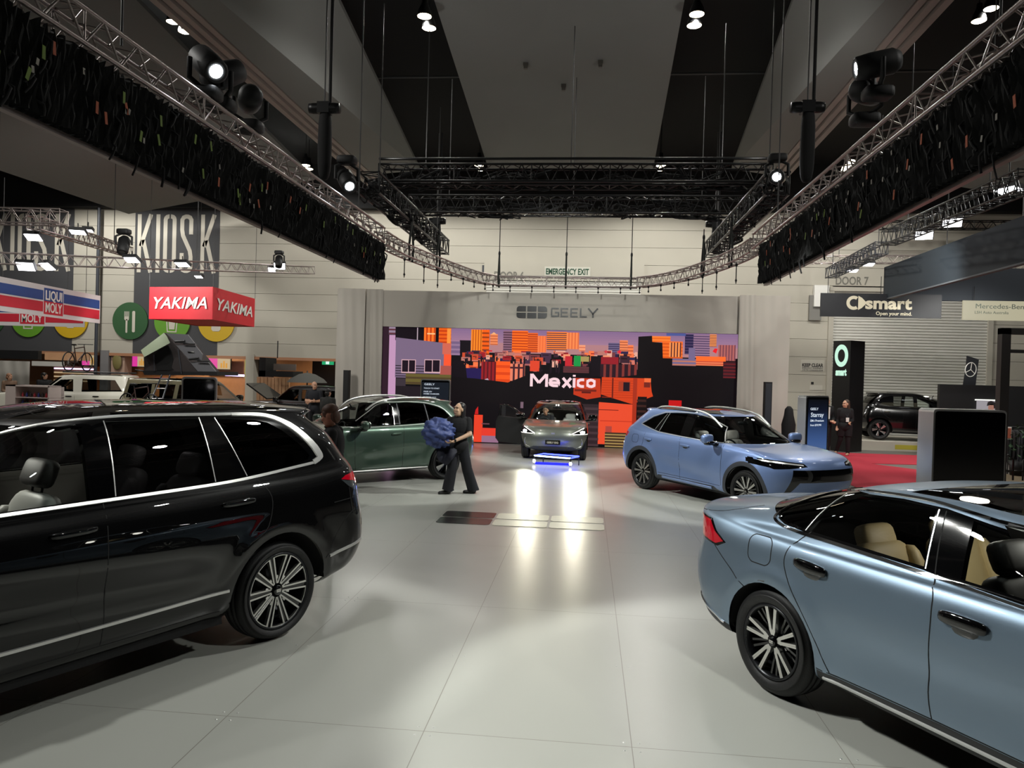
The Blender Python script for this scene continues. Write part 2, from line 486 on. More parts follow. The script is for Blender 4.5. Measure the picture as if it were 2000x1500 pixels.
def wheel(car, x, y, r, w, rim, style, steer=0.0, name='wheel', silver=None):
    """tyre with rim and hub cap; outer face towards the sign of y"""
    sg = 1 if y > 0 else -1; silver = silver or M_alu
    rm = Matrix.Rotation(R(steer), 3, 'Z')
    o = Vector((x, y, r))
    def T(mb):
        mb.v = [tuple(o+rm @ Vector((p[0], p[1]*sg, p[2]))) for p in mb.v]
        if sg < 0: mb.f = [f[::-1] for f in mb.f]
        return mb
    t = MB(); hw = w/2
    prof = [(rim, -hw*.8), (rim+.02, -hw*.92), ((r+rim)/2, -hw), (r-.02, -hw*.86), (r-.004, -hw*.6), (r-.004, -hw*.42), (r-.012, -hw*.40), (r-.012, -hw*.36), (r, -hw*.34), (r, -.012), (r-.010, -.010), (r-.010, .010), (r, .012), (r, hw*.34), (r-.012, hw*.36), (r-.012, hw*.40), (r-.004, hw*.42), (r-.004, hw*.6), (r-.02, hw*.86), (r-.045, hw*.955), ((r+rim)/2+.012, hw), ((r+rim)/2, hw*1.01), (rim+.03, hw*.97), (rim+.012, hw*.9), (rim, hw*.8)]
    t.lathe(prof, axis='y', n=56)
    root = T(t).build(name, M_rubber, car)
    b = MB(); b.lathe([(rim+.004, hw*.84), (rim+.006, hw*.9), (rim-.012, hw*.9), (rim-.022, hw*.6), (rim-.03, -hw*.6), (0.0, -hw*.6)], axis='y', n=48)
    b.lathe([(.16, -.02), (.16, .0), (0.05, .0)], axis='y', n=32)      # brake disc
    T(b).build('rim_barrel', M_gunmetal, root)
    s = MB(); d = MB(); yo = hw*.86
    def bar(mb, a0, r0, a1, r1, w0, w1, y0, y1, th=.03):
        p = Vector((math.cos(a0)*r0, y0, math.sin(a0)*r0)); q = Vector((math.cos(a1)*r1, y1, math.sin(a1)*r1))
        t_ = (q-p); t_.y = 0; t_.normalize(); n_ = Vector((-t_.z, 0, t_.x))
        A = [p-n_*w0/2, p+n_*w0/2, q+n_*w1/2, q-n_*w1/2]; B = [v-Vector((0, th, 0)) for v in A]
        mb.add(A+B, [(3, 2, 1, 0), (4, 5, 6, 7), (0, 1, 5, 4), (1, 2, 6, 5), (2, 3, 7, 6), (3, 0, 4, 7)])
    def arc(mb, a0, a1, r0, r1, y0, y1, n=6):
        P = [[Vector((math.cos(a)*q, yy, math.sin(a)*q)) for q, yy in ((r0, y0-.02), (r0, y0), (r1, y1))] for a in [a0+(a1-a0)*k/n for k in range(n+1)]]
        mb.sheet(P, smooth=False)
    k = rim/0.269
    if style == 'loops':          # ten looped twin spokes
        for i in range(10):
            a = 2*PI*i/10+PI/10+.02
            bar(s, a-.06, .05*k, a-.235, .262*k, .010*k, .013*k, yo-.024, yo); bar(s, a+.06, .05*k, a+.235, .262*k, .010*k, .013*k, yo-.024, yo)
            arc(s, a-.26, a+.26, .250*k, .268*k, yo, yo)
            bar(s, a-.10, .085*k, a-.05, .11*k, .02*k, .012*k, yo-.022, yo-.018)
            bar(d, a+PI/10, .05*k, a+PI/10, .26*k, .02*k, .045*k, yo-.03, yo-.012)
    elif style == 'pairs':        # five groups of paired double bars, dark spokes between
        arc(s, 0, 2*PI, .254*k, .268*k, yo, yo+.004, 48)
        for i in range(5):
            a = 2*PI*i/5+.35
            for q in (-1, 1):
                for e in (-.030, .030):
                    bar(s, a+q*.19+e*2.2, .085*k, a+q*.175+e, .258*k, .012*k, .0135*k, yo-.016, yo-.002)
                bar(s, a+q*.09, .048*k, a+q*.19, .09*k, .022*k, .030*k, yo-.02, yo-.016)
                bar(d, a+q*.185, .08*k, a+q*.175, .258*k, .018*k, .012*k, yo-.02, yo-.01)
            for q in (-.1, .1): bar(d, a+PI/5+q*1.4, .06*k, a+PI/5+q, .262*k, .018*k, .016*k, yo-.06, yo-.03)
    elif style == 'vees':         # ten slim V spokes
        for i in range(10):
            a = 2*PI*i/10
            bar(s, a-.10, .05*k, a-.045, .262*k, .011*k, .016*k, yo-.02, yo); bar(s, a+.10, .05*k, a+.045, .262*k, .011*k, .016*k, yo-.02, yo)
            bar(d, a+PI/10, .05*k, a+PI/10, .262*k, .03*k, .02*k, yo-.04, yo-.02)
            arc(s, a-.14, a+.14, .256*k, .27*k, yo, yo)
    else:                         # five broad swirled blades
        for i in range(5):
            a = 2*PI*i/5+.3
            for q in range(3): bar(s, a+.16*q-.1, .06*k, a+.24+.15*q, .262*k, .012*k, .034*k, yo-.03+.006*q, yo-.006*q)
            bar(d, a-.25, .05*k, a-.1, .262*k, .03*k, .03*k, yo-.04, yo-.02)
        arc(s, 0, 2*PI, .258*k, .268*k, yo, yo+.002, 40)
    T(d).build('dark_spoke', M_gloss, root); T(s).build('spoke', silver, root)
    h = MB(); h.lathe([(.036*k, yo-.04), (.036*k, yo-.012), (.030*k, yo-.006), (0, yo-.006)], axis='y', n=20)
    T(h).build('hub_cap', M_gloss, root)
    g = MB()
    for i in range(3):
        for j in range(2): g.box(((i-1)*.013*k, yo-.0055, (j-.5)*.012*k), (.0115*k, .003, .0095*k))
    T(g).build('hub_emblem', M_alu, root)
    return root

def seat(car, x, y, m, z=.36, back=1.0, face=1, hr_m=None, lean=20, wide=.50):
    """car seat: cushion, backrest, headrest"""
    s = MB(); s.sph((x, y, z+.08), (.54, wide, .2), .35, .4, 20, 10)
    a = s.build('front_seat' if face else 'seat', m, car)
    b = MB(); rm = Matrix.Rotation(R(-lean), 3, 'Y')
    b.sph(Vector((x-.27, y, z+.40))+Vector((-.02, 0, 0)), (.17, wide*.95, .66*back), .42, .5, 20, 12, rm)
    b.sph(Vector((x-.22, y-wide*.39, z+.38)), (.17, .10, .56), .6, .7, 10, 8, rm); b.sph(Vector((x-.22, y+wide*.39, z+.38)), (.17, .10, .56), .6, .7, 10, 8, rm)
    b.build('seat_back', m, a)
    h = MB(); h.sph((x-.40, y, z+.80*back), (.12, .30, .19), .5, .5, 16, 10, rm)
    h.tube([(x-.38, y-.06, z+.66*back), (x-.40, y-.06, z+.78*back)], .008); h.tube([(x-.38, y+.06, z+.66*back), (x-.40, y+.06, z+.78*back)], .008)
    h.build('headrest', hr_m or m, a)
    return a

def make_car(c):
    car = thing(c['name'], c['label'], 'car', (c['pos'][0], c['pos'][1], c.get('z', 0)), R(c['ang']), sc=c.get('sc', 1.0))
    S = Shell(c); fi = S.first; g = c['groups']
    nu = NF+NM+NR
    S.set_uv(3, fi[g['hood'][0]], fi[g['hood'][1]], 0, c.get('hood_u', NF+18))
    S.set_uv(1, fi[g['ws'][0]], fi[g['ws'][1]], 0, c.get('ws_u', NF-4))
    S.set_uv(2, fi[g['rw'][0]], fi[g['rw'][1]], nu-c.get('rw_u', NR-6), nu)
    if 'roof' in g: S.set_uv(4, fi[g['roof'][0]], fi[g['roof'][1]], c.get('roof_u', (NF-6, NF+NM))[0], c.get('roof_u', (NF-6, NF+NM))[1])
    vb = fi[g['belt']]
    low = lambda f: f[S.LV] < vb
    high = lambda f: f[S.LV] >= vb-3
    wb, tr, wr = c['wb'], c['track'], c['wr']
    regs = {}
    nid = 10
    for p in c['polys']:
        name, ax, poly, m = p[:4]; o = p[4] if len(p) > 4 else {}
        S.cut(nid, poly, ax, o.get('only', (0,)), {'low': low, 'high': high, None: None}[o.get('zone')])
        regs.setdefault(name, []).append((nid, m, o)); nid += 1
    ar = c['arch']
    ids = None
    for hx in (0, wb):
        circ = [(hx+ar*math.cos(2*PI*k/40), wr+ar*math.sin(2*PI*k/40)) for k in range(40)]
        if 'lip' in c:
            big = [(hx+(ar+c['lip'])*math.cos(2*PI*k/40), wr+(ar+c['lip'])*math.sin(2*PI*k/40)) for k in range(40)]
            S.cut(nid, big, 'y', None, lambda f: f[S.LV] < vb and f.calc_center_median().y > .6)
            regs.setdefault('arch_cladding', []).append((nid, c.get('clad_mat', M_clad), {})); nid += 1
        S.cut(9, circ, 'y', None, lambda f: f[S.LV] < vb and f.calc_center_median().y > .5)
    S.remove(lambda f: f[S.L] == 9)
    paint = c['paint']
    S.part(0, 'body', paint, car)
    S.part(3, 'bonnet', paint, car)
    S.part(1, 'windscreen', c.get('g_front', G_clear), car, off=-.002)
    S.part(2, 'rear_window', c.get('g_rear', G_dark), car, off=-.002)
    S.part(4, 'glass_roof', G_roof, car)
    doors = {}
    for name, lst in regs.items():
        for nid_, m, o in lst:
            obs = S.part(nid_, name, m or paint, car, o.get('mode', 'sides'), o.get('off', 0.0))
            doors.setdefault(name, []).extend(obs)
            if o.get('label'):
                for q in obs: q['label'] = o['label']
    # dark cabin lining behind every painted panel, floor pan and wheel housings
    body_ids = [0, 3]+[n for nm, l in regs.items() if not nm.endswith('window') for n, m, o in l]
    S.part(body_ids, 'cabin_lining', c.get('liner', M_cabin), car, off=-.04, flip=True)
    hwid = c['hw']
    fl = MB(); fl.bbox((-.3, -hwid+.42, .24), (wb+.3, hwid-.42, .34)); fl.bbox((ar+.02, -hwid+.10, .24), (wb-ar-.02, hwid-.10, .34))
    fl.bbox((c['rings'][0][2]+.25, -hwid+.42, .50), (-.3, hwid-.42, .60)); fl.bbox((wb+.3, -hwid+.42, .26), (c['rings'][0][1]-.25, hwid-.42, .36))
    fl.build('floor_pan', M_well, car)
    for hx in (0, wb):
        for sg in (1, -1):
            yi, yo_ = (hwid-.42)*sg, (hwid-.035)*sg
            prof = [(ar+.004, yo_), (ar+.004, yi), (0.0, yi)]
            MB().lathe(prof, (hx, 0, wr), 'y', 28, True, R(1), R(179)).build('wheel_housing', M_well, car)
    for hx, st in ((0, 0), (wb, c.get('steer', 0))):
        for sg in (1, -1): wheel(car, hx, sg*(tr-c['tw']/2), wr, c['tw'], c['rim'], c['wheels'], st)
    for t in c.get('trims', ()):
        name, line, w, h, m = t[:5]
        S.ribbon(smooth_line([(*p, 0) for p in line], 5) if (len(t) > 5 and t[5]) else line, w, h, name, m, car)
    for line in c.get('seams', ()):
        S.ribbon(smooth_line([(*p, 0) for p in line], 5), .008, .0012, 'panel_gap', M_seam, car)
    # handles are parts of their doors
    for dn, (x0, z0), (x1, z1), hh, m in c.get('handles', ()):
        for k, d in enumerate(doors.get(dn, [])[:2]):
            sg = 1 if k == 0 else -1
            p, n = S.on((x0+x1)/2, (z0+z1)/2); mb = MB()
            rm = Matrix.Rotation(math.atan2(z1-z0, x1-x0)*-1, 3, 'Y')
            mb.sph((p.x, (p.y+.012)*sg, p.z), (math.hypot(x1-x0, z1-z0), .045, hh), .55, .75, 20, 10, rm)
            ob = mb.build('door_handle', m, d)
            if c.get('cup'):
                mb = MB(); mb.sph((p.x+.01, (p.y-.005)*sg, p.z-.025), (abs(x1-x0)*.62, .03, hh*1.5), .7, .8, 16, 8, rm); mb.build('handle_recess', M_gloss, d)
    for sg in (1, -1):
        if 'mirror' in c:
            mx, mz, mm = c['mirror'][:3]; p, n = S.on(mx, mz-.06)
            mb = MB(); mb.sph((mx-.02, (p.y+.19)*sg, mz+.04), (.14, .26, .17), .65, .65, 18, 12, Matrix.Rotation(R(-12*sg), 3, 'Z'))
            mo = mb.build('door_mirror', mm, car)
            mb = MB(); mb.tube([(mx+.02, (p.y-.02)*sg, mz-.07), (mx, (p.y+.07)*sg, mz-.05), (mx-.01, (p.y+.14)*sg, mz-.01)], [.04, .032, .04], 10)
            mb.sph((mx+.01, (p.y+.17)*sg, mz-.03), (.13, .22, .08), .7, .7, 14, 8); mb.build('mirror_foot', M_gloss, mo)
            mb = MB(); mb.sph((mx-.085, (p.y+.19)*sg, mz+.045), (.02, .22, .13), .5, .6, 14, 8); mb.build('mirror_glass', M_bright, mo)
        if 'rail' in c:
            pts = []
            for x, y in c['rail']:
                q, n = S.over(x, y); pts.append(Vector((q.x, q.y*sg, q.z)))
            P = smooth_line([pts[0]+Vector((0, 0, -.005))]+[p+Vector((0, 0, .045)) for p in pts[1:-1]]+[pts[-1]+Vector((0, 0, -.005))], 6)
            mb = MB(); mb.tube(P, .019, 8); mb.build('roof_rail', c.get('rail_mat', M_chrome), car)
    for s_ in c.get('seats', ()): seat(car, *s_)
    if 'dash' in c:
        dx, dz = c['dash']; mb = MB(); mb.sph((dx, 0, dz), (.5, 1.36, .28), .4, .4, 20, 10); mb.build('dashboard', M_cabin, car)
        mb = MB(); rm = Matrix.Rotation(R(68), 3, 'Y'); cc = Vector((dx-.36, -.37, dz+.04))
        mb.tube([cc+rm @ Vector((.18*math.cos(2*PI*k/24), .18*math.sin(2*PI*k/24), 0)) for k in range(25)], .017, 8)
        mb.tube([cc+rm @ Vector((0, -.17, 0)), cc, cc+rm @ Vector((0, .17, 0))], .02, 6); mb.tube([cc, cc+rm @ Vector((.17, 0, 0))], .02, 6); mb.sph(cc, (.10, .10, .06)); mb.build('steering_wheel', M_plastic, car)
        p = c.get('rvm')
        if p:
            mb = MB(); mb.sph(p, (.05, .24, .07), .5, .5, 14, 8); mb.tube([(p[0]+.01, 0, p[2]), (p[0]+.07, 0, p[2]+.1)], .015); mb.build('rear_view_mirror', M_plastic, car)
    for lx, lz, e in c.get('cabin_fill', ()):  # fill light added to brighten the dark cabin
        mb = MB(); mb.sph((lx, 0, lz), (.16, .10, .03), .5, .5, 12, 6); mb.build('cabin_fill_glow', M_cabinfill, car)
        l = bpy.data.lights.new('cabin_fill_light', 'POINT'); l.energy = e; l.shadow_soft_size = .06; l.color = (1, .95, .86)
        q = bpy.data.objects.new('cabin_fill_light', l); col.objects.link(q); q.parent = car; q.location = (lx, 0, lz-.06)
    S.bm.free(); c['shell'] = S
    return car
# ------------------------------------------------------------------ the cars on the stand
def rg(w, xf, xr, Lf, nf, Lr, nr, zr, z0, z1, zf, xa=2.3):
    zc = [(xr, zr), (min(xr+.9, .2), z0), (xa, z1), (xf, zf)]
    zc = [zc[0]]+[q for q in zc[1:3] if xr+.05 < q[0] < xf-.05]+[zc[3]]
    return (w, xf, xr, Lf, nf, Lr, nr, zc)
def pose(ang, px, tr, sc):
    """rear axle centre from the outer face of the near rear tyre"""
    return px
GR = dict(hood=(6, 9), ws=(9, 11), rw=(9, 11), belt=9, roof=(12, 14))

def arc_pts(cx, cz, r, a0, a1, n=8): return [(cx+r*math.cos(R(a0+(a1-a0)*k/n)), cz+r*math.sin(R(a0+(a1-a0)*k/n))) for k in range(n+1)]

# --- black SUV
dlo = [(2.56, 1.25), (1.98, 1.262), (1.36, 1.272), (.64, 1.285), (.24, 1.305), (-.25, 1.350), (-.39, 1.375), (-.44, 1.42), (-.36, 1.52), (-.22, 1.645), (-.08, 1.725), (.06, 1.757), (.42, 1.775), (.95, 1.782), (1.3, 1.776), (1.63, 1.735), (1.93, 1.635), (2.2, 1.49), (2.45, 1.325)]
def sc_suv(G, fi):
    # hollow lower doors and a soft shoulder
    y = G[:, :, 1]; x = G[:, :, 0]; z = G[:, :, 2]
    g = np.exp(-((z-.70-.06*(x-1.5))/.13)**2)*np.clip((x-.35)/.5, 0, 1)*np.clip((2.65-x)/.5, 0, 1)
    G[:, :, 1] = np.where(y > .7, y-.028*g, y)
    for hx in (0, 3.03):
        d = np.hypot(x-hx, z-.385); b = np.exp(-((d-.53)/.055)**2)*(z < 1.1)
        G[:, :, 1] = np.where(y > .7, G[:, :, 1]+.016*b, G[:, :, 1])
SUV = dict(name='car', label='black seven seat SUV with chrome window surround, tail pointing into the hall, stage front', ang=-116, pos=(-3.25, 6.135), paint=M_blackpaint,
 rings=[rg(.80, 3.72, -.95, .5, 2.6, .4, 2.6, .40, .26, .22, .26), rg(.93, 3.86, -1.10, .6, 2.6, .45, 2.6, .47, .35, .32, .36), rg(.985, 3.95, -1.19, .65, 2.7, .50, 2.7, .62, .56, .56, .56), rg(.998, 3.97, -1.19, .65, 2.7, .50, 2.7, .82, .80, .80, .80),
  rg(.99, 3.93, -1.15, .65, 2.7, .50, 2.7, 1.02, .99, .97, .95), rg(.965, 3.86, -1.12, .65, 2.7, .48, 2.7, 1.19, 1.14, 1.12, 1.05), rg(.935, 3.72, -1.08, .65, 2.7, .46, 2.7, 1.30, 1.225, 1.19, 1.12), rg(.915, 3.25, -1.06, .6, 2.7, .45, 2.7, 1.335, 1.262, 1.215, 1.19), rg(.905, 2.85, -1.04, .6, 2.7, .45, 2.7, 1.36, 1.285, 1.232, 1.225),
  rg(.892, 2.62, -1.02, .6, 2.7, .45, 2.7, 1.385, 1.315, 1.246, 1.245), rg(.815, 2.18, -.86, .6, 2.7, .45, 2.8, 1.60, 1.56, 1.52, 1.53), rg(.72, 1.80, -.66, .55, 2.8, .40, 2.9, 1.74, 1.765, 1.74, 1.745, 1.3), rg(.665, 1.70, -.74, .55, 2.8, .35, 3, 1.785, 1.815, 1.80, 1.775, 1.2), rg(.45, 1.45, -.55, .5, 2.8, .3, 3, 1.825, 1.855, 1.855, 1.825, 1.0), rg(0, 1.3, -.4, .4, 2.5, .3, 2.5, 1.845, 1.868, 1.868, 1.85, .8)],
 sharp=(9,), sculpt=sc_suv, groups=GR, S=[3, 5, 5, 5, 5, 5, 3, 3, 2, 9, 7, 5, 5, 4], ws_u=NF-3, roof_u=(4, NF+NM-6),
 wb=3.03, track=.975, wr=.385, tw=.265, rim=.298, arch=.468, hw=1.0, wheels='loops',
 polys=[
  ('front_door', 'y', [(1.40, 1.29), (1.41, .97), (1.42, .36), (2.42, .36), (2.50, .62), (2.52, 1.0), (2.56, 1.26)], None, dict(zone='low')),
  ('rear_door', 'y', [(.20, 1.33), (.10, 1.15), (.16, .93), (.34, .82), (.47, .66), (.54, .46), (.55, .36), (1.42, .36), (1.41, .97), (1.40, 1.29)], None, dict(zone='low')),
  ('pillar_trim', 'y', dlo, M_gloss, dict(zone='high')),
  ('front_window', 'y', [(1.475, 1.29), (1.47, 1.755), (1.63, 1.72), (1.91, 1.62), (2.18, 1.475), (2.42, 1.315), (2.42, 1.27)], G_clear, dict(only=(12,), off=-.004)),
  ('rear_door_window', 'y', [(.57, 1.305), (1.30, 1.29), (1.285, 1.765), (.60, 1.765)], G_dark, dict(only=(12,), off=-.004)),
  ('quarter_window', 'y', [(.27, 1.322), (-.22, 1.368), (-.345, 1.395), (-.37, 1.43), (-.28, 1.53), (-.14, 1.645), (-.02, 1.71), (.10, 1.735), (.45, 1.755)], G_dark, dict(only=(12,), off=-.004)),
  ('tail_light', 'y', [(-.66, 1.205), (-.72, 1.232), (-.86, 1.25), (-1.125, 1.255), (-1.125, 1.06), (-1.00, 1.075), (-.93, 1.13), (-.84, 1.175)], M_tail, {}),
  ('tail_light_housing', 'y', [(-.66, 1.20), (-.84, 1.17), (-.93, 1.125), (-1.00, 1.07), (-.86, 1.085), (-.74, 1.14)], M_lampglass, {}),
  ('headlight', 'xf', [(.45, .98), (.98, .98), (.98, 1.08), (.45, 1.05)], M_lampglass, {}), ('grille', 'xf', [(0, .5), (.55, .5), (.62, .92), (0, .92)], M_gloss, dict(mode='both')),
 ],
 trims=[('window_trim', dlo[:6]+[(-.41, 1.366)], .026, .006, M_chrome, 1),
  ('window_trim', [(-.40, 1.368), (-.475, 1.40), (-.475, 1.435), (-.41, 1.53), (-.27, 1.66), (-.11, 1.742), (.05, 1.775), (.3, 1.785)], [.05]*6+[.062, .07, .075, .08, .08, .08, .08, .08, .075, .075, .07, .07, .065, .065, .06, .06, .055, .05, .048, .046, .044, .042, .04, .04, .038, .036, .034, .033, .032, .03], .008, M_chrome, 1),
  ('window_trim', [(.28, 1.787), (.95, 1.797), (1.3, 1.791), (1.65, 1.75), (1.95, 1.647), (2.22, 1.50), (2.50, 1.31)], .026, .006, M_chrome, 1),
  ('window_divider', [(1.31, 1.29), (1.295, 1.77)], .009, .004, M_chrome), ('window_divider', [(.56, 1.305), (.59, 1.77)], .009, .004, M_chrome), ('window_divider', [(.28, 1.32), (.46, 1.765)], .009, .004, M_chrome),
  ('side_strip', [(.50, .505), (1.2, .495), (2.0, .49), (2.52, .50)], .024, .012, M_chrome, 1), ('side_strip', [(-.50, .575), (-.7, .605), (-.93, .64)], .026, .010, M_chrome, 1)],
 seams=[[(1.40, 1.28), (1.41, .97), (1.42, .62), (1.43, .36)], [(.22, 1.31), (.10, 1.15), (.16, .93), (.34, .82)], [(.55, .36), (1.5, .36), (2.42, .36)], [(-.55, 1.02), (-.85, 1.04), (-1.1, 1.05)], [(-.46, .56), (-.62, .80), (-.80, .93), (-1.15, .95)]],
 handles=[('front_door', (1.47, 1.12), (1.76, 1.11), .042, M_blackpaint), ('rear_door', (.26, 1.145), (.56, 1.14), .042, M_blackpaint)],
 mirror=(2.45, 1.30, M_blackpaint), dash=(2.35, 1.08), rvm=(2.05, 0, 1.62), liner=M_liner, cabin_fill=((1.75, 1.72, 9), (.4, 1.72, 3)),
 seats=[(1.95, .42, M_seat, .56, 1.08, 1, M_seatdark), (2.0, -.42, M_seat, .56, 1.08), (.82, .42, M_seat, .58, 1, 0), (.82, -.42, M_seat, .58, 1, 0), (-.10, .34, M_seatdark, .60, .9, 0), (-.10, -.34, M_seatdark, .60, .9, 0)])

# --- steel blue saloon
dlo2 = [(2.25, 1.02), (1.56, 1.043), (1.12, 1.072), (1.03, 1.082), (.48, 1.105), (.22, 1.118), (.02, 1.135), (-.07, 1.16), (-.085, 1.19), (-.03, 1.245), (.13, 1.335), (.33, 1.388), (.52, 1.41), (.78, 1.422), (1.05, 1.412), (1.45, 1.352), (1.75, 1.255), (2.05, 1.12)]
def sc_sed(G, fi):
    y = G[:, :, 1].copy(); x = G[:, :, 0]; z = G[:, :, 2]
    g = np.exp(-((z-.55-.05*(x-1.5))/.12)**2)*np.clip((x-.3)/.5, 0, 1)*np.clip((2.6-x)/.5, 0, 1)
    G[:, :, 1] = np.where(y > .6, y-.022*g, y)
    for hx in (0, 2.93):
        d = np.hypot(x-hx, z-.35); b = np.exp(-((d-.45)/.05)**2)*(z < .98)
        G[:, :, 1] = np.where(y > .6, G[:, :, 1]+.014*b, G[:, :, 1])
SED = dict(name='car', label='steel blue saloon with sloping rear roofline and black door handles, tail towards the hall', ang=-59.5, pos=(2.115, 5.766), sc=1.035, paint=M_sedan,
 rings=[rg(.76, 3.62, -.74, .5, 2.6, .4, 2.5, .33, .22, .17, .2), rg(.89, 3.78, -.98, .6, 2.6, .55, 2.5, .36, .275, .25, .28), rg(.93, 3.86, -1.09, .65, 2.6, .62, 2.5, .53, .45, .45, .45), rg(.945, 3.88, -1.12, .65, 2.6, .64, 2.5, .71, .66, .66, .66),
  rg(.938, 3.85, -1.07, .65, 2.6, .62, 2.5, .88, .86, .85, .78), rg(.928, 3.78, -1.07, .65, 2.6, .60, 2.5, 1.025, .975, .955, .85), rg(.904, 3.68, -1.09, .65, 2.6, .60, 2.5, 1.12, 1.035, 1.00, .90), rg(.875, 3.1, -.96, .6, 2.6, .6, 2.5, 1.15, 1.055, 1.012, .975), rg(.858, 2.65, -.70, .6, 2.6, .6, 2.5, 1.185, 1.075, 1.02, 1.01),
  (.842, 2.42, -.42, .6, 2.6, .65, 2.5, [(-.42, 1.232), (-.1, 1.175), (.1, 1.13), (.3, 1.112), (1.0, 1.08), (1.56, 1.04), (2.42, 1.025)]), (.768, 1.95, -.06, .6, 2.6, .6, 2.5, [(-.06, 1.345), (.3, 1.30), (1.0, 1.26), (1.95, 1.225)]),
  (.68, 1.62, .24, .42, 2.6, .42, 2.6, [(.24, 1.405), (.6, 1.415), (.9, 1.425), (1.3, 1.405), (1.62, 1.355)]), (.62, 1.52, .32, .42, 2.6, .42, 2.6, [(.32, 1.425), (.8, 1.458), (1.1, 1.455), (1.52, 1.395)]), (.40, 1.36, .48, .34, 2.6, .34, 2.6, [(.48, 1.458), (.95, 1.485), (1.36, 1.45)]), (0, 1.25, .6, .25, 2.5, .25, 2.5, [(.6, 1.475), (.95, 1.493), (1.25, 1.475)])],
 sharp=(9,), sculpt=sc_sed, groups=dict(hood=(6, 9), ws=(9, 11), rw=(9, 11), belt=9, roof=(12, 14)), S=[3, 5, 5, 5, 5, 5, 4, 4, 3, 9, 7, 4, 5, 4], ws_u=NF-3, rw_u=NR-3, roof_u=(3, NF+NM-8),
 wb=2.93, track=.925, wr=.35, tw=.245, rim=.243, arch=.388, hw=.945, wheels='pairs',
 polys=[
  ('front_door', 'y', [(1.10, 1.10), (1.155, .97), (1.16, .34), (2.32, .33), (2.42, .60), (2.45, .9), (2.45, 1.05)], None, dict(zone='low')),
  ('rear_door', 'y', [(.24, 1.14), (.14, 1.03), (.115, .92), (.17, .82), (.29, .66), (.40, .50), (.50, .335), (1.16, .34), (1.155, .97), (1.10, 1.10)], None, dict(zone='low')),
  ('fuel_flap', 'y', rrect(.21, .185, .055, 5, -.10, .945), None, dict(zone='low')),
  ('sill_trim', 'y', [(.40, .318), (1.2, .330), (2.5, .32), (2.5, .1), (.38, .1)], M_plastic, {}),
  ('bumper_trim', 'y', [(-.36, .335), (-.60, .40), (-.80, .455), (-1.3, .52), (-1.3, .1), (-.36, .1)], M_plastic, {}),
  ('pillar_trim', 'y', dlo2, M_gloss, dict(zone='high')),
  ('front_window', 'y', [(1.24, 1.085), (1.215, 1.375), (1.45, 1.335), (1.74, 1.24), (2.0, 1.12), (2.1, 1.06), (2.1, 1.045)], G_clear, dict(only=(15,), off=-.004)),
  ('rear_door_window', 'y', [(.225, 1.135), (.48, 1.123), (1.03, 1.10), (1.0, 1.402), (.78, 1.408), (.53, 1.397), (.36, 1.378)], G_mid, dict(only=(15,), off=-.004)),
  ('quarter_window', 'y', [(.185, 1.14), (.04, 1.155), (-.035, 1.175), (-.045, 1.195), (0, 1.245), (.14, 1.32), (.315, 1.367)], G_mid, dict(only=(15,), off=-.004)),
  ('tail_light', 'y', [(-.62, 1.060), (-.54, .985), (-.43, .922), (-.52, .880), (-.78, .905), (-1.03, .95), (-1.03, 1.075), (-.80, 1.072)], M_gloss, {}),
  ('tail_light_lens', 'y', [(-.64, 1.050), (-.56, .98), (-.46, .926), (-.54, .896), (-.78, .922), (-1.02, .965), (-1.02, 1.06), (-.80, 1.060)], M_tail, dict(only=(19,), off=.002)),
  ('headlight', 'xf', [(.45, .72), (.95, .74), (.95, .80), (.45, .80)], M_lampglass, {}), ('grille', 'xf', [(0, .3), (.6, .3), (.55, .62), (0, .62)], M_gloss, dict(mode='both')),
 ],
 trims=[('window_trim', [(2.3, 1.012), (1.56, 1.033), (1.12, 1.063), (.48, 1.097), (.22, 1.108), (.02, 1.124), (-.085, 1.150), (-.108, 1.19), (-.05, 1.255), (.12, 1.348), (.33, 1.402), (.52, 1.424), (.78, 1.436), (1.05, 1.427), (1.45, 1.368), (1.78, 1.262), (2.12, 1.11)], .024, .007, M_bright, 1),
  ('window_divider', [(.205, 1.13), (.335, 1.38)], .008, .004, M_chrome), ('window_divider', [(1.045, 1.09), (1.015, 1.40)], .009, .004, M_chrome),
  ('sill_strip', [(.45, .285), (1.2, .285), (2.4, .275)], .016, .012, M_chrome, 1), ('bumper_strip', [(-.43, .352), (-.60, .392), (-.75, .43), (-.88, .455)], .016, .010, M_bright, 1)],
 seams=[[(1.055, 1.40), (1.10, 1.09), (1.15, .99), (1.155, .90), (1.15, .62), (1.14, .47), (1.165, .335)], [(.25, 1.13), (.16, 1.04), (.125, .93), (.16, .83), (.29, .66), (.40, .50), (.50, .33)], [(.40, .325), (1.2, .335), (2.4, .325)], [(-.59, .91), (-.42, .79), (-.22, .665)], [(-.36, 1.19), (-.60, 1.115), (-.85, 1.09)], rrect(.21, .185, .055, 5, -.10, .945)+[(.005, .9825)]],
 handles=[('front_door', (1.20, .905), (1.46, .895), .072, M_gloss), ('rear_door', (.215, .945), (.475, .925), .072, M_gloss)], cup=True,
 mirror=(2.18, 1.06, M_sedan), dash=(2.15, .86), rvm=(1.75, 0, 1.28), cabin_fill=((1.35, 1.38, 5), (.75, 1.38, 5)),
 seats=[(1.62, .38, M_beige, .36, 1, 1, None, 22), (1.62, -.38, M_seatdark, .36, 1, 1, None, 22), (.74, .36, M_beige, .40, .85, 0, None, 22), (.74, -.36, M_beige, .40, .85, 0, None, 22)])

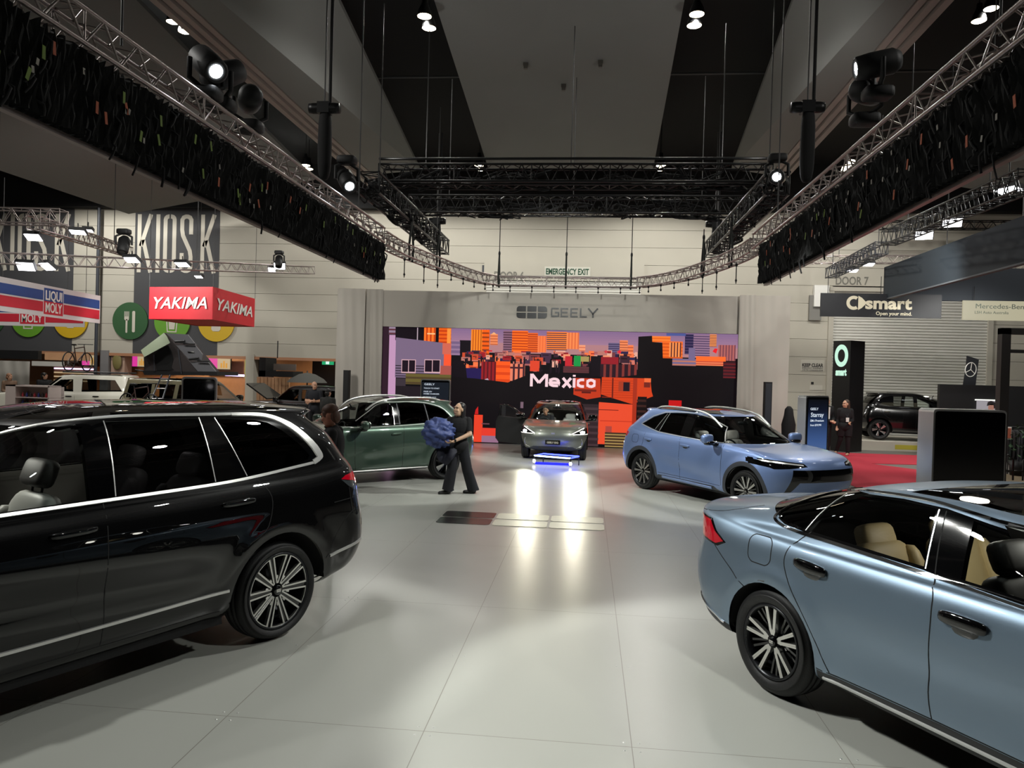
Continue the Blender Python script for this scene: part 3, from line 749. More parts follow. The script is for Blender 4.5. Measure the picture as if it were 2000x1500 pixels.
# --- sky blue SUV
dlo3 = [(2.2, 1.11), (2.11, 1.115), (1.55, 1.12), (1.01, 1.14), (.39, 1.175), (.17, 1.215), (-.14, 1.285), (.13, 1.44), (.42, 1.53), (.71, 1.55), (1.0, 1.56), (1.27, 1.555), (1.54, 1.495), (1.88, 1.35)]
def sc_blue(G, fi):
    y = G[:, :, 1].copy(); x = G[:, :, 0]; z = G[:, :, 2]
    g = np.exp(-((z-.52+.12*(x-1.3))/.10)**2)*np.clip((x-.4)/.4, 0, 1)*np.clip((2.35-x)/.4, 0, 1)
    G[:, :, 1] = np.where(y > .6, y-.03*g, y)
    for hx in (0, 2.74):
        d = np.hypot(x-hx, z-.36); b = np.clip((.60-d)/.12, 0, 1)*(z < 1.0)
        G[:, :, 1] = np.where(y > .6, G[:, :, 1]+.020*b*b*(3-2*b), G[:, :, 1])
def suv_rings(L, front, rear, dz=0.0, wk=1.0):
    xf, xr = front, rear
    return [rg(.78*wk, xf-.30, xr+.28, .5, 2.6, .4, 2.6, .34, .24, .22, .24, 2.1), rg(.90*wk, xf-.14, xr+.10, .55, 2.6, .45, 2.6, .42, .31, .30, .32, 2.1), rg(.94*wk, xf-.04, xr+.01, .6, 2.6, .5, 2.6, .56, .52, .52, .50, 2.1), rg(.95*wk, xf, xr, .6, 2.6, .5, 2.6, .76, .74, .74, .68, 2.1),
  rg(.94*wk, xf-.03, xr+.04, .6, 2.6, .5, 2.6, .95, .92, .90, .82+dz, 2.1), rg(.92*wk, xf-.12, xr+.08, .6, 2.6, .5, 2.6, 1.10, 1.05, 1.02, .92+dz, 2.1), rg(.895*wk, xf-.25, xr+.12, .6, 2.6, .5, 2.6, 1.20, 1.10, 1.065, .97+dz, 2.1), rg(.878*wk, xf-.65, xr+.15, .6, 2.6, .48, 2.6, 1.235, 1.122, 1.085, 1.04+dz, 2.1), rg(.868*wk, xf-1.05, xr+.19, .6, 2.6, .46, 2.6, 1.26, 1.14, 1.095, 1.085+dz, 2.1),
  rg(.855*wk, L, xr+.22, .6, 2.6, .46, 2.6, 1.285, 1.165, 1.105, 1.105, 2.0), rg(.775*wk, L-.42, xr+.40, .6, 2.6, .44, 2.7, 1.43, 1.38, 1.34, 1.345, 1.7)]
BLUE = dict(name='car', label='sky blue SUV with grey wheel arch cladding and silver roof rails', ang=-56.1, pos=(1.10+.925*.83*.985, 14.77+.925*.558*.985), sc=.985, paint=M_blue,
 rings=suv_rings(2.45, 3.68, -.93)+[rg(.69, 1.66, -.36, .55, 2.8, .36, 2.9, 1.535, 1.56, 1.54, 1.535, 1.2), rg(.64, 1.56, -.44, .55, 2.8, .34, 3, 1.575, 1.60, 1.59, 1.565, 1.1), rg(.42, 1.35, -.30, .5, 2.8, .3, 3, 1.605, 1.632, 1.635, 1.605, .9), rg(0, 1.2, -.2, .4, 2.5, .3, 2.5, 1.615, 1.645, 1.645, 1.625, .7)],
 sharp=(9,), sculpt=sc_blue, groups=GR, S=[3, 4, 4, 4, 4, 4, 3, 3, 2, 7, 5, 3, 4, 4], ws_u=NF-3, roof_u=(4, NF+NM-14),
 wb=2.74, track=.925, wr=.36, tw=.235, rim=.262, arch=.425, hw=.95, lip=.075, clad_mat=M_clad, wheels='vees', steer=0,
 polys=[
  ('front_door', 'y', [(1.06, 1.15), (1.11, .93), (1.13, .30), (2.18, .27), (2.20, .9), (2.2, 1.11)], None, dict(zone='low')),
  ('rear_door', 'y', [(.03, 1.15), (.03, .85), (.30, .80), (.46, .55), (.50, .30), (1.13, .30), (1.11, .93), (1.06, 1.15)], None, dict(zone='low')),
  ('sill_cladding', 'y', [(.45, .29), (.52, .36), (.62, .36), (2.0, .345), (2.12, .28), (2.35, .24), (2.35, .1), (.45, .1)], M_clad, dict(only=None)),
  ('pillar_trim', 'y', dlo3, M_gloss, dict(zone='high')),
  ('front_window', 'y', [(1.26, 1.15), (1.30, 1.50), (1.38, 1.525), (1.54, 1.475), (1.86, 1.34), (2.08, 1.14), (2.06, 1.13)], G_clear, dict(only=(13,), off=-.004)),
  ('rear_door_window', 'y', [(.43, 1.185), (1.02, 1.155), (1.04, 1.54), (.72, 1.537), (.57, 1.53)], G_dark, dict(only=(13,), off=-.004)),
  ('quarter_window', 'y', [(-.10, 1.285), (.17, 1.235), (.30, 1.21), (.50, 1.52), (.42, 1.515), (.14, 1.425)], G_dark, dict(only=(13,), off=-.004)),
  ('tail_light', 'y', [(-.45, 1.10), (-.52, 1.01), (-1.1, 1.0), (-1.1, 1.1), (-.72, 1.09), (-.6, 1.115)], M_tail, {}),
  ('headlight', 'xf', [(.48, .90), (.98, .955), (.98, .86), (.90, .80), (.44, .85)], M_gloss, {}),
  ('running_light', 'xf', [(.50, .885), (.93, .93), (.93, .905), (.50, .865)], M_chrome, dict(only=(18,))),
  ('grille', 'xf', [(0, .60), (.60, .60), (.72, .40), (.78, .40), (.70, .80), (0, .80)], M_gloss, dict(mode='both')),
  ('rear_bumper_cladding', 'y', [(-.3, .42), (-1.2, .46), (-1.2, .1), (-.3, .1)], M_clad, dict(only=(0,))),
 ],
 trims=[('window_trim', [(2.12, 1.105), (1.55, 1.11), (1.01, 1.13), (.39, 1.165), (.17, 1.205), (-.165, 1.283), (.11, 1.45), (.41, 1.543), (.71, 1.564), (1.0, 1.573), (1.28, 1.568), (1.56, 1.507), (1.9, 1.362), (2.12, 1.13)], .018, .006, M_chrome),
  ('window_divider', [(.415, 1.18), (.555, 1.535)], .013, .004, M_chrome), ('window_divider', [(.285, 1.21), (.49, 1.52)], .009, .004, M_chrome),
  ('sill_strip', [(.62, .325), (1.3, .315), (1.95, .30)], .05, .012, M_blue, 1)],
 seams=[[(1.06, 1.14), (1.11, .93), (1.11, .56), (1.14, .35)], [(.04, 1.12), (.03, .85)], [(2.2, 1.08), (2.2, .9), (2.19, .30)], [(.52, .40), (1.1, .395), (2.15, .37)], rrect(.19, .16, .05, 5, -.22, .99)+[(-.125, 1.02)]],
 handles=[('front_door', (1.13, .985), (1.38, .975), .045, M_blue), ('rear_door', (.08, 1.01), (.30, 1.0), .045, M_blue)], cup=True,
 mirror=(2.02, 1.13, M_blue), rail=[(.05, .60), (.3, .62), (.9, .62), (1.5, .61), (1.85, .60)], dash=(2.2, .92), rvm=(1.75, 0, 1.42), cabin_fill=((1.3, 1.52, 4),),
 seats=[(1.5, .38, M_seat, .34, 1, 1, None, 14), (1.5, -.38, M_seat, .34, 1, 1, None, 14), (.55, .36, M_seatdark, .36, .95, 0), (.55, -.36, M_seatdark, .36, .95, 0)])

# --- dark green SUV
dlo4 = [(2.2, 1.09), (2.0, 1.095), (1.5, 1.105), (.95, 1.12), (.38, 1.155), (.1, 1.195), (-.12, 1.25), (-.11, 1.29), (.0, 1.40), (.12, 1.465), (.40, 1.53), (.8, 1.553), (1.22, 1.535), (1.42, 1.49), (1.62, 1.37), (1.9, 1.20)]
GREEN = dict(name='car', label='dark green SUV with black mirrors, behind the woman carrying the blue bundle', ang=-137, pos=(-2.79-.925*.682, 14.91+.925*.731), paint=M_green,
 rings=suv_rings(2.35, 3.62, -.90)+[rg(.69, 1.55, -.36, .55, 2.8, .36, 2.9, 1.52, 1.55, 1.535, 1.53, 1.2), rg(.64, 1.45, -.42, .55, 2.8, .34, 3, 1.56, 1.59, 1.585, 1.56, 1.0), rg(.42, 1.25, -.30, .5, 2.8, .3, 3, 1.59, 1.62, 1.625, 1.60, .8), rg(0, 1.1, -.2, .4, 2.5, .3, 2.5, 1.60, 1.635, 1.635, 1.62, .6)],
 sharp=(9,), sculpt=sc_blue, groups=GR, S=[3, 4, 4, 4, 4, 4, 3, 3, 2, 7, 5, 3, 4, 4], ws_u=NF-3, roof_u=(4, NF+NM-14),
 wb=2.74, track=.925, wr=.35, tw=.225, rim=.258, arch=.415, hw=.95, wheels='blades',
 polys=[
  ('front_door', 'y', [(.98, 1.13), (1.0, .9), (1.01, .31), (1.98, .29), (2.03, .62), (2.04, 1.1)], None, dict(zone='low')),
  ('rear_door', 'y', [(.02, 1.18), (.0, 1.0), (.08, .85), (.33, .75), (.43, .55), (.45, .31), (1.01, .31), (1.0, .9), (.98, 1.13)], None, dict(zone='low')),
  ('sill_trim', 'y', [(.4, .295), (2.3, .275), (2.3, .1), (.4, .1)], M_plastic, dict(only=None)),
  ('pillar_trim', 'y', dlo4, M_gloss, dict(zone='high')),
  ('front_window', 'y', [(1.18, 1.125), (1.17, 1.47), (1.22, 1.515), (1.40, 1.472), (1.60, 1.355), (1.86, 1.19), (1.93, 1.115)], G_clear, dict(only=(13,), off=-.004)),
  ('rear_door_window', 'y', [(.42, 1.165), (1.02, 1.135), (1.02, 1.53), (.8, 1.538), (.47, 1.525)], G_dark, dict(only=(13,), off=-.004)),
  ('quarter_window', 'y', [(.36, 1.17), (.1, 1.21), (-.08, 1.258), (-.07, 1.29), (.02, 1.385), (.13, 1.45), (.40, 1.515)], G_dark, dict(only=(13,), off=-.004)),
  ('tail_light', 'xr', [(0, 1.02), (.95, .98), (.95, 1.06), (0, 1.06)], M_tail, dict(mode='both')),
  ('headlight', 'xf', [(.5, .84), (.97, .88), (.97, .78), (.5, .80)], M_gloss, {}),
 ],
 trims=[('window_trim', [(2.1, 1.082), (1.5, 1.095), (.95, 1.11), (.38, 1.145), (.1, 1.185), (-.135, 1.243), (-.13, 1.295), (-.01, 1.412), (.115, 1.478), (.40, 1.543), (.8, 1.566), (1.22, 1.548), (1.43, 1.502), (1.63, 1.382), (1.93, 1.20)], .014, .006, M_chrome, 1),
  ('window_divider', [(.39, 1.16), (.435, 1.525)], .022, .004, M_clad), ('window_divider', [(1.05, 1.13), (1.05, 1.53)], .02, .004, M_clad), ('window_divider', [(1.165, 1.12), (1.15, 1.45), (1.2, 1.525)], .009, .004, M_chrome),
  ('sill_strip', [(.42, .275), (1.2, .27), (2.1, .26)], .045, .012, M_chrome, 1)],
 seams=[[(.98, 1.12), (1.0, .9), (1.0, .6), (1.01, .31)], [(.05, 1.18), (.0, 1.0), (.08, .85), (.33, .75)], [(2.03, 1.08), (2.02, .62), (1.98, .30)]],
 handles=[('front_door', (1.06, .965), (1.27, .95), .035, M_green), ('rear_door', (.22, .985), (.40, .98), .035, M_green)],
 mirror=(1.93, 1.10, M_green), rail=[(.0, .60), (.3, .62), (.9, .62), (1.4, .61), (1.66, .60)], rail_mat=M_chrome, dash=(2.1, .9), rvm=(1.65, 0, 1.40),
 seats=[(1.4, .38, M_seatdark, .34), (1.4, -.38, M_seatdark, .34), (.5, .36, M_seatdark, .36, .95, 0), (.5, -.36, M_seatdark, .36, .95, 0)])

# --- small grey hatchback facing the camera
dlo5 = [(2.1, 1.02), (1.5, 1.03), (.9, 1.05), (.4, 1.08), (.1, 1.14), (-.1, 1.22), (.1, 1.36), (.4, 1.43), (.8, 1.455), (1.2, 1.44), (1.5, 1.36), (1.85, 1.18)]
EX = dict(name='car', label='small grey electric hatchback with lit headlights and its door open, below the Mexico caption', ang=-91, pos=(-.77, 22.06), sc=.96, paint=M_grey,
 rings=[rg(.74, 3.05, -.40, .5, 2.6, .35, 2.6, .34, .24, .22, .26, 2.1), rg(.85, 3.26, -.54, .6, 2.5, .4, 2.6, .42, .31, .30, .33, 2.1), rg(.895, 3.33, -.62, .65, 2.5, .45, 2.6, .56, .52, .52, .46, 2.1), rg(.905, 3.35, -.64, .68, 2.5, .45, 2.6, .74, .72, .72, .62, 2.1),
  rg(.895, 3.30, -.60, .68, 2.5, .45, 2.6, .90, .86, .85, .76, 2.1), rg(.875, 3.20, -.56, .68, 2.5, .45, 2.6, 1.02, .96, .95, .86, 2.1), rg(.855, 3.05, -.52, .68, 2.5, .45, 2.6, 1.10, 1.02, .99, .91, 2.1), rg(.84, 2.8, -.5, .6, 2.5, .45, 2.6, 1.13, 1.04, 1.01, .965, 2.1), rg(.83, 2.55, -.48, .6, 2.5, .45, 2.6, 1.16, 1.055, 1.02, 1.01, 2.1),
  rg(.82, 2.38, -.46, .55, 2.6, .45, 2.6, 1.18, 1.07, 1.03, 1.03, 2.0), rg(.74, 1.95, -.32, .5, 2.6, .42, 2.7, 1.33, 1.29, 1.27, 1.27, 1.6), rg(.645, 1.52, -.16, .5, 2.8, .36, 2.9, 1.44, 1.46, 1.45, 1.44, 1.1), rg(.60, 1.42, -.24, .5, 2.8, .34, 3, 1.48, 1.50, 1.50, 1.475, 1.0), rg(.38, 1.2, -.12, .45, 2.8, .3, 3, 1.51, 1.54, 1.54, 1.52, .8), rg(0, 1.1, 0, .4, 2.5, .3, 2.5, 1.53, 1.555, 1.555, 1.54, .6)],
 sharp=(9,), groups=GR, S=[3, 4, 4, 4, 4, 4, 3, 3, 2, 7, 5, 3, 4, 4], ws_u=NF-3, g_rear=G_mid, roof_u=(4, NF+NM-14),
 wb=2.65, track=.87, wr=.335, tw=.205, rim=.225, arch=.385, hw=.905, wheels='blades', steer=0,
 polys=[
  ('front_door', 'y', [(1.05, 1.07), (1.05, .30), (1.98, .30), (2.05, .6), (2.1, 1.03)], None, dict(zone='low')),
  ('rear_door', 'y', [(.0, 1.13), (.1, .85), (.36, .65), (.44, .30), (1.05, .30), (1.05, 1.07)], None, dict(zone='low')),
  ('sill_trim', 'y', [(.4, .29), (2.3, .29), (2.3, .1), (.4, .1)], M_plastic, {}),
  ('pillar_trim', 'y', dlo5, M_gloss, dict(zone='high')),
  ('front_window', 'y', [(1.1, 1.06), (1.1, 1.43), (1.2, 1.42), (1.48, 1.34), (1.8, 1.18), (1.95, 1.05)], G_clear, dict(only=(13,), off=-.004)),
  ('rear_door_window', 'y', [(.4, 1.10), (1.0, 1.065), (1.0, 1.43), (.8, 1.435), (.42, 1.41)], G_mid, dict(only=(13,), off=-.004)),
  ('headlight', 'xf', [(.45, .735), (.80, .90), (.96, .84), (.96, .70), (.60, .70)], M_gloss, {}),
  ('running_light', 'xf', [(.470, .732), (.80, .890), (.815, .872), (.520, .728), (.90, .722), (.90, .706), (.50, .706)], M_drl, dict(only=(16,), off=.001)),
  ('headlamp_lens', 'xf', [(.77+.058*math.cos(2*PI*k/14), .765+.036*math.sin(2*PI*k/14)) for k in range(14)], M_headlit, dict(only=(16,), off=.001)),
  ('lower_grille', 'xf', [(0, .33), (.38, .33), (.38, .375), (0, .375)], M_gloss, dict(mode='both', label='black lower grille')),
  ('lower_bumper', 'xf', [(0, .26), (.9, .26), (.9, .33), (.62, .33), (.52, .385), (0, .40)], M_clad, dict(mode='both')),
 ],
 trims=[], seams=[[(1.05, 1.06), (1.05, .30)], [(0, 1.1), (.1, .85), (.36, .65)], [(2.08, 1.02), (2.05, .6), (1.98, .30)]],
 handles=[('front_door', (1.1, .90), (1.3, .90), .04, M_grey), ('rear_door', (.12, .92), (.3, .92), .04, M_grey)],
 mirror=(2.0, 1.08, M_gloss), dash=(2.1, .84), rvm=(1.7, 0, 1.36), cabin_fill=((1.55, 1.42, 6),),
 seats=[(1.35, .36, M_seat, .32, .92, 1, None, 12), (1.35, -.36, M_seat, .32, .92, 1, None, 12), (.45, .34, M_seat, .34, .85, 0), (.45, -.34, M_seat, .34, .85, 0)])
# ------------------------------------------------------------------ the hall
for c in (SUV, SED, BLUE, GREEN, EX): c['obj'] = make_car(c)

def struct(mb, name, m, **k):
    o = mb.build(name, m, **k); o['kind'] = 'structure'; return o
YB = 30.0
def W(x, y, Y=YB): return aty(x, y, Y)

# floors
M_conc = mat('hall concrete floor', (112, 108, 102), 0.55, noise=.25, nscale=1.2, bump=.05, bscale=30)
M_vinyl = mat('pale stand flooring', (186, 184, 176), 0.30, spec=0.6)
nt = M_vinyl.node_tree; b_ = nt.nodes['Principled BSDF']
tc = nt.nodes.new('ShaderNodeTexCoord'); mp = nt.nodes.new('ShaderNodeMapping'); br = nt.nodes.new('ShaderNodeTexBrick')
mp.inputs['Location'].default_value = (0.0, 0.0, 0.0)
br.offset = 0.0; br.squash = 1.0
for k_, v_ in (('Scale', 1.0), ('Mortar Size', 0.0028), ('Mortar Smooth', 0.0), ('Brick Width', 1.235), ('Row Height', 2.45), ('Bias', 0.0)): br.inputs[k_].default_value = v_
c1 = lin((184, 185, 178)); br.inputs['Color1'].default_value = (*c1, 1); br.inputs['Color2'].default_value = (*[v*.97 for v in c1], 1); br.inputs['Mortar'].default_value = (*lin((140, 136, 128)), 1)
ns = nt.nodes.new('ShaderNodeTexNoise'); ns.inputs['Scale'].default_value = 2.2; ns.inputs['Detail'].default_value = 5
rr = nt.nodes.new('ShaderNodeMapRange'); rr.inputs['To Min'].default_value = .25; rr.inputs['To Max'].default_value = .36
nt.links.new(tc.outputs['Object'], mp.inputs['Vector']); nt.links.new(mp.outputs['Vector'], br.inputs['Vector']); nt.links.new(br.outputs['Color'], b_.inputs['Base Color'])
nt.links.new(tc.outputs['Object'], ns.inputs['Vector']); nt.links.new(ns.outputs['Fac'], rr.inputs['Value']); nt.links.new(rr.outputs['Result'], b_.inputs['Roughness'])
struct(MB().bbox((-36, -14, -.12), (32, 36, -.012)), 'floor', M_conc)
X0, X1, Y0, Y1 = -7.3, 5.55, -7.86, 23.45
mb = MB(); mb.v = []; mb.bbox((X0+.915, Y0-4.39+2.45*0, -.012), (X1+.915, Y1-4.39, 0))
o = struct(mb, 'floor.001', M_vinyl, pivot=False); o.location = (-.915, 4.39, 0)
# screw heads at the panel corners, set in the floor
mb = MB()
for i in range(-2, 3):
    for j, yy in enumerate((1.94, 4.39, 5.61, 6.84, 9.29)):
        for dx in (-.045, .045):
            for dy in ((-.05, .05) if j != 2 else (0,)): mb.lathe([(.007, 0), (.005, .0025), (0, .003)], (-.915+1.235*i+dx, yy+dy, 0), n=8)
o = mb.build('trim_1', M_chrome); o['kind'] = 'structure'
# dark and pale logo decals lying on the floor
M_dec = mat('charcoal floor decal', (58, 55, 54), 0.22); M_dec2 = mat('pale grey floor decal', (236, 236, 216), 0.42)
for i in range(3):
    for j in range(2):
        cx = -2.137+.4089+i*.8178; cy = 10.56+.225+j*.50
        mb = MB(); mb.prism(rrect(.785, .455, .07, 4, cx, cy), (0, 0, .001), (1, 0, 0), (0, 1, 0), .003)
        tag(mb.build('floor_decal', M_dec if i == 0 else M_dec2), '%s rounded decal on the stand floor, %s row, %s' % ('charcoal' if i == 0 else 'pale', 'front' if j == 0 else 'back', ('the dark one', 'middle of its row', 'blue SUV end of its row')[i]), 'decal', 'floor logo decals')

# back wall of long concrete boards
M_wall = mat('painted wall boards', (176, 171, 158), 0.75, noise=.04, nscale=1.5)
M_kiosk = mat('charcoal wall paint', (64, 64, 66), 0.75)
zt = W(261, 408).z; pitch = .692
zg = W(1560, 592).z
open_l = W(250, 690).z
xo = W(655, 720).x
mb = MB(); edges = []
z = zg
while z > 0: z -= pitch
zs = []
while z < zt: zs.append(max(z, 0)); z += pitch
zs.append(zt)
xd0, xd1 = W(1622, 700).x, W(1928, 700).x
zd = W(1700, 562).z
for a, b in zip(zs, zs[1:]):
    g = .012
    lo = a+g/2; hi = b-g/2
    segs = [(xo, 31)] if lo >= zd else [(xo, xd0), (xd1, 31)]
    for s0, s1 in segs: mb.bbox((s0, YB, lo), (s1, YB+.2, hi))
    if hi > open_l: mb.bbox((-35, YB, max(lo, open_l)), (xo, YB+.2, hi))
struct(mb, 'wall_back', M_wall)
mb = MB(); mb.bbox((xo, YB+.2, 0), (31, YB+.3, zt)); mb.bbox((-35, YB+.2, open_l), (xo, YB+.3, zt)); struct(mb, 'wall_back.001', M_black)
mb = MB(); mb.bbox((-35, YB-.4, zt), (31, YB+.3, 11.5)); struct(mb, 'wall_back.002', mat('black bulkhead', (9, 9, 10), .9))
struct(MB().bbox((-35.2, -13, 0), (-35, YB+6, 13)), 'wall_left', M_black); struct(MB().bbox((31, -13, 0), (31.2, YB+6, 13)), 'wall_right', M_black); struct(MB().bbox((-35, -13.2, 0), (31, -13, 13)), 'wall_front', M_black)
# charcoal kiosk bays painted on the wall
M_letter = mat('pale sign lettering', (196, 190, 176), .7)
def stroke(mb, pts, w, o, ax, ay, dep=.01):
    """bold stroke lettering: outline offset from a polyline"""
    P = [Vector((p[0], p[1])) for p in pts]; n = len(P); L, Rr = [], []
    for i, p in enumerate(P):
        a = (p-P[i-1]).normalized() if i else None; b = (P[i+1]-p).normalized() if i < n-1 else None
        t = ((a or b)+(b or a)); t = t.normalized() if t.length > 1e-6 else (a or b)
        k = 1/max(.4, t.dot(a or b)); q = Vector((-t.y, t.x))*w/2*k; L.append(p+q); Rr.append(p-q)
    o = Vector(o); ax = Vector(ax); ay = Vector(ay); nn = ax.cross(ay).normalized()*dep
    for i in range(n-1):
        q = [o+ax*v.x+ay*v.y for v in (L[i], Rr[i], Rr[i+1], L[i+1])]; q2 = [v+nn for v in q]
        mb.add(q+q2, [(0, 1, 2, 3), (7, 6, 5, 4), (0, 4, 5, 1), (1, 5, 6, 2), (2, 6, 7, 3), (3, 7, 4, 0)])
AXX, AXZ = (1, 0, 0), (0, 0, 1)
def loop(cx, cy, w, h, r, a0=0, a1=360): 
    pts = []
    for qx, qy, a in ((1, 1, 0), (-1, 1, 90), (-1, -1, 180), (1, -1, 270)):
        for k in range(5):
            t = a+90*k/4
            if a0 <= t <= a1: pts.append((cx+qx*(w/2-r)+r*math.cos(R(t)), cy+qy*(h/2-r)+r*math.sin(R(t))))
    return pts
def kiosk_word(mb, x0, z0, x1, z1, Y):
    u = (x1-x0)/5.05; h = z1-z0; w = .25*u; o = (x0, Y, z0)
    S = lambda pts, ww=w: stroke(mb, pts, ww, o, AXX, AXZ)
    def K(x):
        S([(x+w/2, 0), (x+w/2, h)]); S([(x+w*.9, h*.45), (x+u*.98-w/2, h)]); S([(x+w*1.5, h*.56), (x+u-w/2, 0)])
    K(0); S([(u*1.32, 0), (u*1.32, h)])
    c = u*2.07; lw = u*.82-w
    for sg in (1, -1):
        pts = [(c+sg*.045*u, h-w/2)]+[(c+sg*(lw/2-.2*u+.2*u*math.sin(R(a))), h-w/2-.2*u+.2*u*math.cos(R(a))) for a in (0, 30, 60, 90)]
        pts += [(c+sg*(lw/2-.2*u+.2*u*math.cos(R(a))), w/2+.2*u-.2*u*math.sin(R(a))) for a in (0, 30, 60, 90)]+[(c+sg*.045*u, w/2)]
        S(pts)
    c = u*3.13
    S([(c+lw/2, h*.66), (c+lw/2, h-w/2-.2*u), (c+lw/2-.08*u, h-w/2-.06*u), (c+lw/2-.22*u, h-w/2), (c-lw/2+.22*u, h-w/2), (c-lw/2+.08*u, h-w/2-.06*u), (c-lw/2, h-w/2-.2*u), (c-lw/2, h*.74), (c-lw/2+.06*u, h*.64), (c+lw/2-.06*u, h*.38), (c+lw/2, h*.28), (c+lw/2, w/2+.2*u), (c+lw/2-.08*u, w/2+.06*u), (c+lw/2-.22*u, w/2), (c-lw/2+.22*u, w/2), (c-lw/2+.08*u, w/2+.06*u), (c-lw/2, w/2+.2*u), (c-lw/2, h*.34)])
    K(u*4.02)
def disc(mb, c, r, th, n=40):
    mb.prism([(r*math.cos(2*PI*k/n), r*math.sin(2*PI*k/n)) for k in range(n)], c, AXX, AXZ, th)
M_fork = mat('dark green sign paint', (44, 84, 48), .6); M_cup = mat('leaf green sign paint', (96, 150, 40), .6); M_can = mat('yellow sign paint', (196, 160, 24), .6)
bays = [(W(262, 560).x, W(427, 560).x), (W(262, 560).x-(W(262, 560).x-W(-22, 560).x), W(143, 560).x)]
for i, (xa, xb) in enumerate(bays):
    mb = MB(); mb.bbox((xa, YB-.012, open_l), (xb, YB-.002, zt)); o = mb.build('trim_2', M_kiosk); o['kind'] = 'structure'
    zk0, zk1 = W(340, 533).z, W(340, 419).z; w_ = xb-xa
    mb = MB(); kiosk_word(mb, xa+.03*w_, zk0, xb-.03*w_, zk1, YB-.013)
    tag(mb.build('kiosk_sign', M_letter), 'tall pale KIOSK lettering on charcoal wall %s' % ('above the red hanging box sign' if i == 0 else 'behind the nearer silver trusses'), 'sign', 'kiosk wall lettering')
    zc = W(256, 627).z; r = .79
    for j, (px, mm, nm) in enumerate(((256, M_fork, 'dark green disc with fork and knife'), (338, M_cup, 'leaf green disc with drink cup'), (424, M_can, 'yellow disc with paper cup'))):
        cx = W(px, 627).x-(0 if i == 0 else bays[0][1]-bays[1][1])
        t = thing('wall_disc', nm+(' on wall right of the grey column' if i == 0 else ' on wall behind the oil banner'), 'sign', (cx, YB-.06, zc-r), group='food sign discs')
        mb = MB(); disc(mb, (cx, YB-.03, zc), r, .05); mb.build('disc_panel', mm, t, True)
        mb = MB(); o_ = (cx, YB-.082, zc); dd = .01
        if j == 0:
            for q in range(4): mb.prism([(-.25+q*.06, .18), (-.22+q*.06, .18), (-.22+q*.06, .40), (-.25+q*.06, .40)], o_, AXX, AXZ, dd)
            mb.prism([(-.25, .08), (-.21, .02), (-.07, .02), (-.04, .08), (-.04, .19), (-.25, .19)], o_, AXX, AXZ, dd); mb.prism(rrect(.08, .58, .035, 3, -.145, -.22), o_, AXX, AXZ, dd)
            mb.prism(rrect(.13, .9, .05, 3, .17, -.03), o_, AXX, AXZ, dd)
        elif j == 1:
            stroke(mb, [(-.25, .3), (-.19, -.42), (.19, -.42), (.25, .3)], .05, o_, AXX, AXZ, dd); mb.prism([(-.16, .16), (-.12, -.32), (.12, -.32), (.16, .16)], o_, AXX, AXZ, dd)
            stroke(mb, [(-.02, .16), (.04, .42), (.16, .46)], .04, o_, AXX, AXZ, dd)
        else:
            mb.prism([(-.2, .3), (-.2, -.28), (-.13, -.36), (.13, -.36), (.2, -.28), (.2, .3), (.12, .38), (-.12, .38)], o_, AXX, AXZ, dd)
        mb.build('pictogram', M_letter, t, True)
# roller doors
M_roller = mat('grey roller shutter', (196, 194, 186), .5, 0)
def roller(name, xa, xb, za, zb, Y):
    mb = MB(); P = []
    n = int((zb-za)/.11)
    for i in range(n+1):
        zz = za+(zb-za)*i/n
        for dz, dy in ((.0, .02), (.035, -.012), (.075, -.012)):
            P.append([(xa, Y+dy, min(zz+dz, zb)), (xb, Y+dy, min(zz+dz, zb))])
    mb.sheet(P, False); struct(mb, name, M_roller)
roller('door_1', xd0, xd1, 0, W(1700, 568).z, YB-.02)
mb = MB()
for x in (xd0-.05, xd1+.05): mb.bbox((x-.09, YB-.1, 0), (x+.09, YB, W(1700, 568).z))
mb.bbox((xd0-.14, YB-.12, W(1700, 570).z), (xd1+.14, YB, W(1700, 562).z)); struct(mb, 'trim_3', M_wall)
roller('door_2', W(950, 560).x, W(1252, 560).x, 3.5, W(1100, 549).z, YB-.03)
struct(MB().bbox((W(950, 560).x-.1, YB-.1, W(1100, 549).z), (W(1252, 560).x+.1, YB-.01, W(1100, 512).z)), 'trim_4', M_wall)
M_sten = mat('grey stencil paint', (112, 110, 102), .7); M_exit = mat('dark green stencil paint', (28, 70, 48), .7)
def wall_text(name, txt, px, py0, py1, wpx, m, lab, Y=YB-.11, bold=.02):
    a = W(px, py1, Y); h = W(px, py0, Y).z-a.z; w = W(px+wpx/2, py1, Y).x-W(px-wpx/2, py1, Y).x
    mb = MB(); put_text(mb, txt, (a.x, Y-.004, a.z), AXX, AXZ, h, w, bold=bold, depth=.006); return tag(mb.build(name, m), lab, 'sign')
wall_text('door_sign_lettering', 'DOOR 6', 994, 530, 546, 58, M_sten, 'grey stencilled DOOR 6 lettering high on the back wall')
wall_text('door_sign_lettering', 'DOOR 7', 1664, 540, 556, 64, M_sten, 'grey stencilled DOOR 7 lettering above the roller shutter', YB-.005)
pa = W(1108, 531)
t = thing('exit_lettering', 'EMERGENCY EXIT in dark green capitals over the stage', 'sign', (pa.x, YB-.12, W(1108, 538).z))
xa, xb = W(1064, 531).x, W(1153, 531).x
MB().bbox((xa, YB-.125, W(1108, 540).z), (xb, YB-.112, W(1108, 522).z)).build('sign_panel', mat('pale sign board', (196, 194, 182), .6), t, True)
mb = MB(); put_text(mb, 'EMERGENCY EXIT', ((xa+xb)/2, YB-.13, W(1108, 537).z), AXX, AXZ, W(1108, 525).z-W(1108, 537).z, (xb-xa)*.94, bold=.03, depth=.004); mb.build('sign_lettering', M_exit, t, True)
